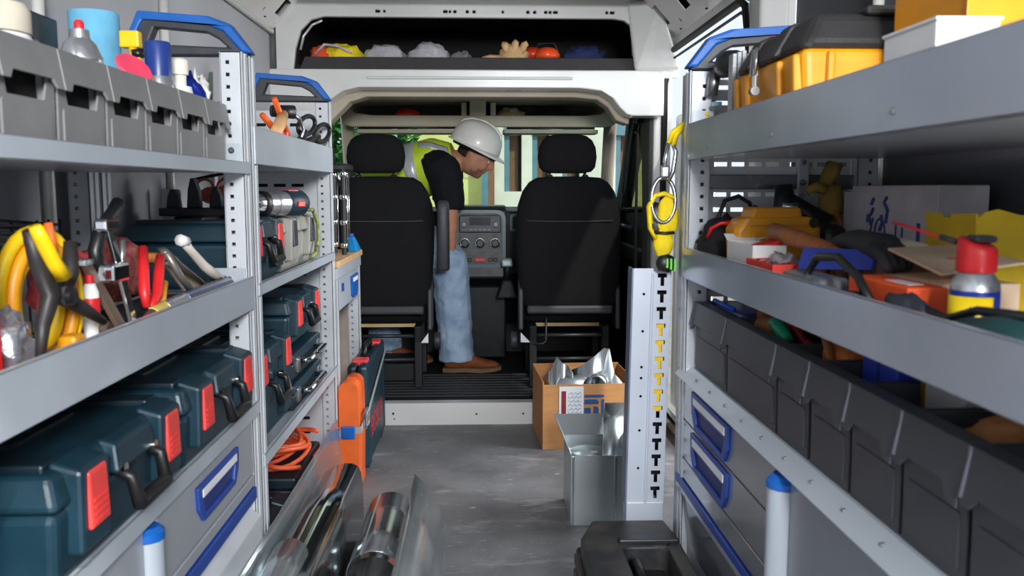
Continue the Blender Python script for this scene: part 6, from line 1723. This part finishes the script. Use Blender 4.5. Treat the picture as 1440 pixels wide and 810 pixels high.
for k in range(6):
    ob('sheet', MB().box(0.498 + 0.0095 * k, 0.506 + 0.0095 * k, 1.725, 1.755, ZR, 1.365 + 0.003 * (k % 3)), M('abrasive_grey', (158, 160, 164), 0.5, 0.2, 0.15, 40, stretch=(1, 1, 8)), st_, bevel=0.001)

# ================================================================ HARNESS HANGING ON THE RIGHT RACK END
hn = thing('safety_harness', 'yellow and black safety harness hanging from a carabiner on the right rack', 'harness', (0.42, 2.0, 0.92))
WEB = M('web_yellow', (238, 208, 16), 0.75, 0, 0.08, 40, bump=0.15, bscale=200)
ob('sling', MB().tube([(0.50, 1.90, 1.262), (0.475, 1.965, 1.255), (0.447, 2.005, 1.232), (0.437, 2.01, 1.205)], 0.010, 8, flat=0.5), WEB, hn, smooth=True)
ob('sling', MB().tube([(0.49, 1.905, 1.256), (0.468, 1.975, 1.246), (0.452, 2.00, 1.225), (0.446, 2.005, 1.20)], 0.008, 8, flat=0.5), WEB, hn, smooth=True)
ob('carabiner', MB().tube([(0.442, 2.005, 1.21), (0.452, 2.005, 1.185), (0.446, 2.005, 1.14), (0.436, 2.005, 1.118), (0.424, 2.005, 1.128), (0.428, 2.005, 1.17), (0.434, 2.005, 1.205)], 0.0055, 8, closed=True), CHROME, hn, smooth=True)
ob('ring', MB().tube([(0.425 + 0.028 * math.cos(a), 2.005 + 0.004 * math.sin(a), 1.075 + 0.052 * math.sin(a)) for a in [2 * PI * i / 22 for i in range(22)]], 0.005, 8, closed=True), STEEL, hn, smooth=True)
ob('shackle', MB().box(0.416, 0.438, 1.997, 2.013, 1.125, 1.155), STEEL, hn, bevel=0.005)
ob('strap', MB().tube([(0.398, 2.01, 1.02), (0.392, 2.01, 1.06), (0.405, 2.01, 1.085), (0.428, 2.012, 1.09), (0.45, 2.01, 1.08)], 0.013, 8, flat=0.45), WEB, hn, smooth=True)
ob('strap', MB().tube([(0.392, 2.01, 1.06), (0.396, 2.01, 1.01), (0.41, 2.01, 0.985)], 0.012, 8, flat=0.45), WEB, hn, smooth=True)
ob('pad', MB().blob((0.438, 2.012, 1.035), (0.026, 0.014, 0.048), 18, 0.15, 2.2, 4), WEB, hn, smooth=True)
ob('pad', MB().blob((0.428, 2.012, 0.975), (0.024, 0.014, 0.035), 18, 0.15, 2.2, 5), WEB, hn, smooth=True)
ob('black_pad', MB().blob((0.415, 2.02, 1.02), (0.022, 0.012, 0.05), 16, 0.2, 2.2, 6), BLACK, hn, smooth=True)
ob('black_web', MB().tube([(0.405, 2.006, 1.0), (0.43, 2.0, 0.998), (0.45, 2.005, 1.0)], 0.008, 8, flat=0.5), BLACK, hn, smooth=True)
ob('buckle', MB().blob((0.435, 2.01, 0.928), (0.024, 0.014, 0.022), 16, 0.12, 2, 7), BLACK, hn, smooth=True)
for k in range(3):
    ob('green_stripe', MB().box(0.432 + 0.009 * k, 0.437 + 0.009 * k, 1.990, 1.997, 0.918 - 0.004 * k, 0.94), M('stripe_green', (120, 210, 90), 0.5), hn, bevel=0.001)
# ================================================================ RIGHT RACK: MIDDLE SHELF
ZS = 0.912
lump('tool_bag', 'black fabric tool bag at the far end of the middle right shelf', 'bag', (0.525, 1.835, 0.975), (0.055, 0.055, 0.068), M('bag_fabric', (20, 20, 22), 0.85, bump=0.3, bscale=60), 31, 0.25, 2.2, flatb=ZS)
tag(ob('red_strap', MB().tube([(0.475, 1.79, 1.0), (0.478, 1.775, 1.02), (0.495, 1.768, 1.03), (0.52, 1.765, 1.032)], 0.005, 6, flat=0.6), REDP, smooth=True), 'red strap lying over the black tool bag', 'strap')
yc = thing('power_tool_case', 'yellow plastic hard case with moulded handle on the middle right shelf', 'tool case', (0.60, 1.76, ZS))
ob('shell', MB().plate([(0.512, ZS), (0.672, ZS), (0.680, 1.02), (0.665, 1.045), (0.520, 1.045), (0.505, 1.02)], [], 'y', 1.70, 1.78), YELO, yc, bevel=0.012, seg=3)
ob('raised_grip', MB().plate([(0.53, 1.03), (0.645, 1.03), (0.638, 1.064), (0.542, 1.064)], [], 'y', 1.705, 1.775), YELO, yc, bevel=0.006)
ob('seam', MB().box(0.535, 0.655, 1.697, 1.702, 1.026, 1.030), M('seam_amber', (196, 130, 20), 0.5), yc)
ob('black_knob', MB().lathe([(0.010, 0), (0.008, 0.008)], 12, (0.662, 1.70, 1.033), Matrix.Rotation(PI / 2, 3, 'X')), BLACK, yc, smooth=40)
ob('black_end', MB().box(0.682, 0.74, 1.71, 1.80, ZS, 1.03), BLACK, yc, bevel=0.02, seg=3)
cbl = thing('black_cable', 'thin black cable arching above the yellow case by the slotted panel', 'cable', (0.54, 1.88, 1.0))
ob('loop', MB().tube([(0.52, 1.885, 0.96), (0.518, 1.885, 1.03), (0.535, 1.885, 1.075), (0.565, 1.885, 1.085), (0.59, 1.885, 1.07), (0.60, 1.885, 1.03), (0.60, 1.885, 0.95)], 0.005, 8), BLACK, cbl, smooth=True)
ob('loop', MB().tube([(0.575, 1.88, 0.96), (0.578, 1.88, 1.04), (0.60, 1.88, 1.062), (0.625, 1.88, 1.05), (0.635, 1.88, 1.0)], 0.005, 8), BLACK, cbl, smooth=True)
vh = thing('vice_head', 'black clamp head with chrome screw behind the yellow case', 'clamp', (0.665, 1.86, ZS))
ob('jaw', MB().tube([(0.66, 1.86, ZS), (0.66, 1.86, 1.06), (0.655, 1.86, 1.11)], [0.03, 0.026, 0.018], 10), BLACK, vh, smooth=True)
ob('arm', MB().tube([(0.66, 1.86, 1.08), (0.70, 1.85, 1.05), (0.74, 1.84, 1.02)], [0.018, 0.022, 0.03], 10), BLACK, vh, smooth=True)
ob('screw', MB().tube([(0.645, 1.835, 1.062), (0.675, 1.828, 1.062)], 0.010, 10), CHROME, vh, smooth=True)
wt_ = thing('parts_carton', 'open white carton with red packets behind the right shelf lip', 'carton', (0.505, 1.60, ZS))
for a in ((0.487, 0.490, 1.53, 1.69), (0.545, 0.548, 1.53, 1.69), (0.490, 0.545, 1.53, 1.533), (0.490, 0.545, 1.687, 1.69)):
    ob('panel', MB().box(*a, ZS, 1.0), WHT, wt_)
ob('back_flap', MB().hexa([(0.487, 1.69, 1.0), (0.548, 1.69, 1.0), (0.548, 1.692, 1.0), (0.487, 1.692, 1.0)], [(0.487, 1.715, 1.012), (0.60, 1.715, 1.012), (0.60, 1.717, 1.012), (0.487, 1.717, 1.012)]), WHT, wt_)
tag(ob('red_packet', MB().hexa([(0.495, 1.545, ZS + 0.004), (0.54, 1.545, ZS + 0.004), (0.54, 1.60, ZS + 0.004), (0.495, 1.60, ZS + 0.004)], [(0.495, 1.54, 0.995), (0.54, 1.54, 1.008), (0.54, 1.60, 1.008), (0.495, 1.60, 0.995)]), REDP, bevel=0.002), 'red packet standing in the open white carton', 'packet')
lump('clear_bag', 'small clear plastic bag of fixings spilling by the white carton', 'bag', (0.525, 1.475, 0.952), (0.030, 0.040, 0.036), glass('poly_bag', (232, 232, 236), 0.3, 0.1, 0.45, (206, 200, 206)), 33, 0.5, 3.0, flatb=ZS)
ham = thing('hammer', 'wooden-handled hammer lying across the middle right shelf', 'hammer', (0.57, 1.45, 0.97))
ob('handle', MB().tube([(0.545, 1.59, 1.022), (0.555, 1.50, 1.014), (0.57, 1.38, 0.998), (0.585, 1.30, 0.985)], [0.0165, 0.0165, 0.0145, 0.012], 12), WOOD, ham, smooth=True)
ob('head', MB().tube([(0.56, 1.295, 0.96), (0.625, 1.275, 0.99)], [0.020, 0.018], 10), M('hammer_iron', (60, 58, 58), 0.4, 0.7), ham, smooth=True)
lg_ = thing('leather_holster', 'brown leather holster under the hammer handle', 'holster', (0.58, 1.48, ZS))
ob('pouch', MB().blob((0.60, 1.48, 0.952), (0.038, 0.062, 0.045), 20, 0.2, 2, 8, ZS), LEATH, lg_, smooth=True)
ob('loop', MB().tube([(0.58, 1.42, 0.95), (0.57, 1.40, 0.985), (0.60, 1.40, 0.99), (0.61, 1.42, 0.95)], 0.006, 6), LEATH, lg_, smooth=True)
rs = thing('screw_carton', 'open red carton of screws behind the right shelf lip', 'carton', (0.50, 1.43, ZS))
for a in ((0.476, 0.479, 1.39, 1.53), (0.52, 0.523, 1.39, 1.53), (0.479, 0.52, 1.39, 1.393), (0.479, 0.52, 1.527, 1.53)):
    ob('panel', MB().box(*a, ZS, 0.978), M('carton_red', (224, 58, 44), 0.6), rs)
for k in range(14):
    ob('screw', MB().lathe([(0.002, -0.02), (0.002, 0.0), (0.004, 0.003)], 6, (0.485 + 0.010 * (k % 4), 1.402 + 0.009 * k, 0.975)), CHROME, rs)
ob('filler', MB().box(0.479, 0.52, 1.393, 1.527, ZS, 0.955), STEEL, rs)
bp = thing('blister_pack', 'clear blister pack with blue header card by the shelf lip', 'blister pack', (0.52, 1.28, ZS))
ob('header_card', MB().hexa([(0.50, 1.345, 0.975), (0.505, 1.345, 0.975), (0.565, 1.22, 0.985), (0.56, 1.22, 0.985)], [(0.515, 1.36, 1.008), (0.52, 1.36, 1.008), (0.58, 1.235, 1.012), (0.575, 1.235, 1.012)]), M('header_blue', (44, 64, 158), 0.5), bp)
ob('clear_shell', MB().box(0.478, 0.53, 1.20, 1.36, ZS, 0.974), glass('blister', (226, 230, 234), 0.3, 0.08, 0.25), bp, bevel=0.01)
for k, m_ in enumerate((REDP, STEEL, WHT, STEEL)):
    ob('bit', MB().box(0.49, 0.515, 1.22 + k * 0.03, 1.238 + k * 0.03, ZS + 0.003, 0.96), m_, bp, bevel=0.003)
gv = thing('work_gloves', 'black-palmed work glove with pale cuff lying on the middle right shelf', 'gloves', (0.60, 1.27, ZS))
ob('palm', MB().tube([(0.58, 1.37, 1.018), (0.585, 1.32, 1.022), (0.59, 1.26, 1.018), (0.585, 1.20, 1.0)], [0.018, 0.030, 0.034, 0.02], 12, flat=0.55), M('glove_black', (50, 50, 52), 0.8, bump=0.2, bscale=60), gv, smooth=True)
for k in range(4):
    ob('finger', MB().tube([(0.572 + 0.011 * k, 1.24, 1.016), (0.562 + 0.012 * k, 1.19, 1.006), (0.552 + 0.013 * k, 1.15 + 0.008 * k, 0.992)], [0.010, 0.009, 0.007], 8), M('glove_black', (50, 50, 52)), gv, smooth=True)
ob('cuff', MB().tube([(0.64, 1.36, 1.006), (0.635, 1.30, 1.014), (0.63, 1.22, 1.012)], [0.016, 0.026, 0.022], 12, flat=0.5), M('cuff_pale', (206, 192, 170), 0.8), gv, smooth=True)
ob('filling', MB().box(0.57, 0.66, 1.19, 1.37, ZS, 0.997), M('carton_brown', (120, 84, 60), 0.8), gv, bevel=0.006)
ct = thing('card_tray', 'beige cardboard flap box with faint red print on the middle right shelf', 'box', (0.60, 1.08, ZS))
ob('lid_flap', MB().hexa([(0.545, 1.0, 0.998), (0.66, 1.02, 1.01), (0.66, 1.19, 1.02), (0.565, 1.18, 1.016)], [(0.545, 1.0, 1.001), (0.66, 1.02, 1.013), (0.66, 1.19, 1.023), (0.565, 1.18, 1.019)]), M('card_beige', (208, 178, 148), 0.8), ct)
ob('base', MB().box(0.562, 0.66, 1.03, 1.18, ZS, 0.985), M('card_beige', (208, 178, 148)), ct)
ob('print', MB().hexa([(0.60, 1.08, 1.0105), (0.64, 1.09, 1.0145), (0.64, 1.11, 1.0155), (0.60, 1.10, 1.0115)], [(0.60, 1.08, 1.0111), (0.64, 1.09, 1.0151), (0.64, 1.11, 1.0161), (0.60, 1.10, 1.0121)]), M('print_coral', (216, 110, 84), 0.7), ct)
ob_ = thing('orange_carton', 'bright orange small carton below the beige card flap', 'box', (0.53, 1.08, ZS))
ob('carton', MB().box(0.505, 0.555, 1.00, 1.165, ZS + 0.03, 0.984), M('carton_orange', (246, 88, 36), 0.6), ob_, bevel=0.002)
ob('base', MB().box(0.503, 0.557, 0.998, 1.167, ZS, ZS + 0.03), M('card_beige', (208, 178, 148)), ob_, bevel=0.001)
ob('white_label', MB().box(0.52, 0.54, 1.03, 1.09, 0.984, 0.9848), PAPER, ob_)
gz = thing('coiled_lead', 'stiff black rubber lead looped in front of the orange carton', 'lead', (0.49, 1.15, 0.96))
ob('loop', MB().tube([(0.485, 1.045, 0.955), (0.485, 1.09, 0.988), (0.487, 1.16, 1.008), (0.49, 1.24, 1.002), (0.49, 1.275, 0.975), (0.487, 1.255, 0.95), (0.483, 1.18, 0.945), (0.483, 1.12, 0.962), (0.483, 1.08, 0.965), (0.484, 1.045, 0.948), (0.486, 1.02, 0.935)], 0.006, 8), BLACK, gz, smooth=True)
ob('plug', MB().tube([(0.486, 1.03, 0.94), (0.486, 1.0, 0.935), (0.488, 0.975, 0.945)], [0.008, 0.012, 0.010], 10), DARK, gz, smooth=True)
sp = thing('spray_can', 'blue and yellow lubricant can with red smart straw cap on the right shelf', 'can', (0.545, 0.93, ZS))
ob('body', MB().lathe([(0.024, 0), (0.0255, 0.003), (0.0255, 0.078)], 28, (0.545, 0.93, ZS)), M('can_blue', (30, 52, 140), 0.3, 0.2), sp, smooth=40)
ob('shoulder', MB().lathe([(0.0255, 0.078), (0.0245, 0.086), (0.018, 0.096), (0.016, 0.10)], 28, (0.545, 0.93, ZS)), TIN, sp, smooth=40)
ob('yellow_label', MB().lathe([(0.0258, 0.024), (0.0259, 0.072)], 20, (0.545, 0.93, ZS), None, math.radians(150), math.radians(285)), M('label_yellow', (248, 208, 20), 0.35), sp, smooth=True, solid=0.0004)
for ch, an in (('4', 226), ('0', 250)):
    a = math.radians(an)
    text('numeral', ch, 0.030, M('numeral_navy', (34, 40, 110), 0.4), sp, (0.0272 * math.cos(a), 0.0272 * math.sin(a), 0.050), (PI / 2, 0, a + PI / 2))
crg = []
for z, k2 in ((0.098, 0.96), (0.101, 1.0), (0.118, 1.0), (0.128, 0.98), (0.131, 0.85)):
    crg.append([(0.545 + 0.0205 * k2 * math.cos(2 * PI * i / 24), 0.93 + 0.0205 * k2 * math.sin(2 * PI * i / 24), ZS + z + (0.006 * math.cos(2 * PI * i / 24 - 2.2) if z > 0.12 else 0)) for i in range(24)])
cp = ob('cap', MB().loft(crg), REDP, sp, smooth=40)
ob('trigger', MB().box(0.536, 0.562, 0.918, 0.942, ZS + 0.130, ZS + 0.138), DARK, cp, bevel=0.004)
ob('straw', MB().tube([(0.528, 0.952, ZS + 0.131), (0.52, 0.985, ZS + 0.137), (0.505, 1.045, ZS + 0.148)], 0.0018, 6), REDP, cp, smooth=True)
ob('straw_socket', MB().tube([(0.530, 0.946, ZS + 0.130), (0.524, 0.968, ZS + 0.134)], 0.0034, 8), DARK, cp, smooth=True)
# printed white box standing at the back
pb = thing('printed_carton', 'tall white carton with blue line drawing at the back of the right shelf', 'box', (0.82, 1.64, ZS))
ob('carton', MB().box(0.78, 0.87, 1.457, 1.80, ZS, 1.107), M('carton_offwhite', (206, 200, 204), 0.7), pb, bevel=0.002)
ob('side_flap', MB().box(0.776, 0.78, 1.72, 1.83, ZS, 1.095), M('carton_offwhite', (206, 200, 204)), pb, bevel=0.001)
PI_ = M('print_indigo', (70, 80, 140), 0.7)
dr_ = MB()
def ink(pts, r=0.0022):
    dr_.tube([(0.7792, y, z) for y, z in pts], r, 5)
ink([(1.665 + 0.028 * math.cos(a) * 0.8, 1.01 + 0.034 * math.sin(a)) for a in [i * 0.5 for i in range(13)]])
ink([(1.70, 1.03), (1.71, 1.005), (1.69, 0.985), (1.675, 0.97)])
ink([(1.64, 1.035), (1.635, 1.06), (1.65, 1.075), (1.64, 1.085)], 0.004)
ink([(1.66, 1.05), (1.655, 1.035), (1.665, 1.02)], 0.004)
ink([(1.715, 1.035), (1.712, 1.05)], 0.006)
for z in (1.03, 1.05, 1.07):
    ink([(1.705, z), (1.695, z + 0.012)], 0.004)
for k, (y, z1) in enumerate(((1.60, 1.035), (1.575, 1.03), (1.56, 1.005), (1.54, 1.0), (1.515, 1.04), (1.50, 1.0))):
    ink([(y, 0.93), (y, z1)], 0.0022 if k != 4 else 0.004)
do_ = ob('printed_drawing', dr_, PI_, pb)
do_['kind'] = 'stuff'
yb3 = thing('yellow_box', 'yellow cardboard box with black lettering behind the lubricant can', 'box', (0.77, 1.27, ZS))
YBX = M('box_mustard', (212, 176, 30), 0.7)
ob('carton', MB().box(0.70, 0.85, 1.20, 1.34, ZS, 1.058), YBX, yb3, bevel=0.002)
ob('torn_flap', MB().plate([(1.20, 1.05), (1.34, 1.05), (1.34, 1.064), (1.295, 1.064), (1.285, 1.053), (1.272, 1.053), (1.265, 1.064), (1.20, 1.066)], [], 'x', 0.699, 0.702), YBX, yb3)
ob('torn_flap', MB().plate([(0.70, 1.05), (0.85, 1.05), (0.85, 1.06), (0.76, 1.064), (0.73, 1.072), (0.712, 1.068), (0.70, 1.058)], [], 'y', 1.199, 1.202), YBX, yb3)
text('lettering', 'TUB', 0.026, BLACK, yb3, (-0.052, -0.071, 0.075), (PI / 2, -PI / 2, 0))
# dark green tool and metal part at the right edge
gt = thing('angle_grinder', 'dark green power tool with black cable at the right edge of the shelf', 'grinder', (0.52, 0.80, ZS))
ob('housing', MB().tube([(0.492, 0.895, 0.942), (0.495, 0.86, 0.948), (0.498, 0.80, 0.955), (0.50, 0.74, 0.955)], [0.015, 0.021, 0.025, 0.024], 14), M('tool_green', (24, 62, 62), 0.4), gt, smooth=True)
ob('motor_cap', MB().tube([(0.490, 0.915, 0.94), (0.492, 0.895, 0.942)], [0.013, 0.0165], 14), BLACK, gt, smooth=True)
ob('cable', MB().tube([(0.50, 0.93, 0.95), (0.492, 0.965, 0.952), (0.498, 0.965, 0.968), (0.500, 0.90, 0.962), (0.502, 0.85, 0.978), (0.505, 0.76, 0.984)], 0.005, 8), BLACK, gt, smooth=True)
ob('label_dot', MB().lathe([(0.004, 0), (0.004, 0.002)], 10, (0.4735, 0.845, 0.95), Matrix.Rotation(-PI / 2, 3, 'Y')), WHT, gt)
lump('rubber_sleeve', 'dark grey rubber sleeve between the black lead and the green tool', 'sleeve', (0.495, 0.985, 0.955), (0.020, 0.045, 0.025), M('sleeve_slate', (40, 44, 54), 0.6), 35, 0.2, 2.0)
mp_ = thing('pipe_fitting', 'dull steel pipe fitting right of the lubricant can', 'fitting', (0.58, 0.84, ZS))
ob('body', MB().lathe([(0.022, 0), (0.024, 0.01), (0.024, 0.07), (0.030, 0.075), (0.030, 0.09), (0.020, 0.105)], 18, (0.60, 0.855, ZS)), M('fitting_steel', (120, 112, 110), 0.3, 0.8, 0.15, 20), mp_, smooth=40)
ob('collar', MB().lathe([(0.031, 0.03), (0.033, 0.034), (0.033, 0.05), (0.031, 0.054)], 18, (0.60, 0.855, ZS)), STEEL, mp_, smooth=40)
# leather gloves hanging at the back corner, handle below
hg = thing('hanging_gloves', 'mustard leather gloves hanging from a hook at the rack end', 'gloves', (0.755, 1.86, 1.05))
GL2 = M('glove_mustard', (150, 124, 54), 0.8, 0, 0.15, 20, bump=0.2, bscale=50)
ob('cuff', MB().tube([(0.765, 1.86, 1.155), (0.755, 1.86, 1.13), (0.745, 1.86, 1.11)], [0.03, 0.032, 0.022], 12, flat=0.5), GL2, hg, smooth=True)
ob('hand', MB().blob((0.762, 1.86, 1.072), (0.027, 0.016, 0.040), 18, 0.2, 2.2, 9), GL2, hg, smooth=True)
ob('thumb', MB().tube([(0.745, 1.855, 1.10), (0.722, 1.855, 1.105), (0.705, 1.855, 1.095)], [0.013, 0.011, 0.008], 8), GL2, hg, smooth=True)
ob('hook', MB().tube([(0.752, 1.86, 1.162), (0.752, 1.86, 1.135), (0.757, 1.86, 1.12)], 0.003, 6), CHROME, hg, smooth=True)
tag(ob('wooden_stick', MB().tube([(0.765, 1.85, 1.05), (0.775, 1.845, 1.03), (0.79, 1.84, 0.97), (0.795, 1.84, ZS)], [0.008, 0.009, 0.010, 0.010], 8), WOOD, smooth=True), 'short brown wooden handle standing left of the printed carton', 'handle')

# ================================================================ CONTENTS OF THE RIGHT BINS
ZC = 0.708
bx1 = thing('blue_case', 'flat blue plastic case sticking out of the far charcoal bin', 'case', (0.60, 1.78, ZC))
ob('shell', MB().hexa([(0.52, 1.68, ZC), (0.70, 1.68, ZC), (0.70, 1.86, ZC), (0.52, 1.86, ZC)], [(0.515, 1.67, 0.855), (0.71, 1.67, 0.862), (0.71, 1.87, 0.862), (0.515, 1.87, 0.855)]), M('case_navy', (34, 48, 120), 0.35), bx1, bevel=0.008)
ob('bright_edge', MB().tube([(0.512, 1.72, 0.858), (0.512, 1.86, 0.858)], 0.006, 8), M('edge_blue', (40, 90, 210), 0.35), bx1, smooth=True)
bt2 = thing('tool_belt', 'brown leather tool belt coiled in the second far charcoal bin', 'belt', (0.60, 1.55, ZC))
ob('strap', MB().tube([(0.57 + 0.045 * math.cos(a), 1.575 + 0.045 * math.sin(a), 0.835 + 0.004 * a) for a in [i * 0.35 for i in range(26)]], 0.014, 8, flat=1.4), LEATH, bt2, smooth=True)
ob('loop', MB().tube([(0.545, 1.62, 0.84), (0.545, 1.61, 0.875), (0.57, 1.59, 0.885), (0.60, 1.58, 0.87)], 0.010, 8, flat=0.5), LEATH, bt2, smooth=True)
ob('pad', MB().box(0.51, 0.70, 1.53, 1.64, ZC, 0.825), M('leather_dark', (74, 46, 26), 0.7), bt2, bevel=0.012)
pliers('red and green handled pliers in the second far charcoal bin', (0.59, 1.50, 0.79), (0.575, 1.50, 0.83), (0.55, 1.545, 0.885), (0.555, 1.43, 0.82), (0.54, 1.39, 0.845), M('grip_maroon', (168, 38, 48), 0.4))
gp = thing('screwdriver', 'green-handled screwdriver lying over the bin rim beside the red pliers', 'screwdriver', (0.53, 1.50, 0.85))
ob('handle', MB().tube([(0.535, 1.555, 0.855), (0.53, 1.52, 0.862), (0.53, 1.46, 0.84)], [0.008, 0.013, 0.011], 10), M('grip_green', (20, 150, 110), 0.35), gp, smooth=True)
ob('shaft', MB().tube([(0.53, 1.46, 0.84), (0.532, 1.40, 0.80)], 0.003, 8), STEEL, gp, smooth=True)
lp_ = thing('leather_pouch', 'tan leather tool pouch in a middle charcoal bin', 'pouch', (0.60, 1.29, ZC))
ob('pouch', MB().box(0.535, 0.62, 1.245, 1.335, ZC, 0.865), M('leather_tan', (186, 104, 44), 0.6, 0, 0.12, 12, bump=0.15, bscale=60), lp_, bevel=0.02, seg=3)
ob('band', MB().tube([(0.53, 1.25, 0.82), (0.528, 1.29, 0.875), (0.54, 1.33, 0.885), (0.60, 1.34, 0.87)], 0.008, 8, flat=0.5), LEATH, lp_, smooth=True)
ob('flap', MB().box(0.625, 0.72, 1.24, 1.335, ZC, 0.885), M('leather_dark', (74, 46, 26)), lp_, bevel=0.02)
bx2 = thing('blue_box', 'deep blue box standing in the fourth charcoal bin from the camera', 'box', (0.60, 1.15, ZC))
ob('body', MB().box(0.545, 0.66, 1.10, 1.20, ZC, 0.895), M('box_royal', (40, 62, 168), 0.4), bx2, bevel=0.004)
ob('front_groove', MB().box(0.543, 0.546, 1.145, 1.150, 0.78, 0.89), M('case_navy', (34, 48, 120)), bx2)
bx3 = thing('steel_box', 'pale grey metal box next to the blue box in the charcoal bins', 'box', (0.62, 1.01, ZC))
ob('body', MB().box(0.56, 0.70, 0.965, 1.065, ZC, 0.885), M('box_pale', (196, 198, 196), 0.3, 0.4), bx3, bevel=0.004)
ob('brass_hinge', MB().box(0.557, 0.561, 1.05, 1.058, 0.80, 0.87), M('brass', (150, 120, 60), 0.3, 0.8), bx3)
lump('sponge', 'brown sponge in the second nearest charcoal bin', 'sponge', (0.57, 1.01 - 0.13, 0.82), (0.05, 0.045, 0.04), M('sponge_brown', (168, 112, 64), 0.9, bump=0.4, bscale=60), 41, 0.25, 2.5)
lump('rag_bundle', 'rusty brown rag in the nearest charcoal bin', 'rag', (0.575, 0.74, 0.79), (0.06, 0.05, 0.05), M('rag_rust', (110, 62, 34), 0.9, bump=0.4, bscale=40), 43, 0.35, 2.5)
can('small_tin', 'little steel tin beside the brown sponge in the charcoal bin', 'tin', (0.615, 0.915, ZC + 0.06), 0.018, 0.075, [('body', [(1, 0), (1, 0.85)], STEEL), ('lid', [(1.06, 0.85), (1.06, 0.98), (0.9, 1.0)], CHROME)])
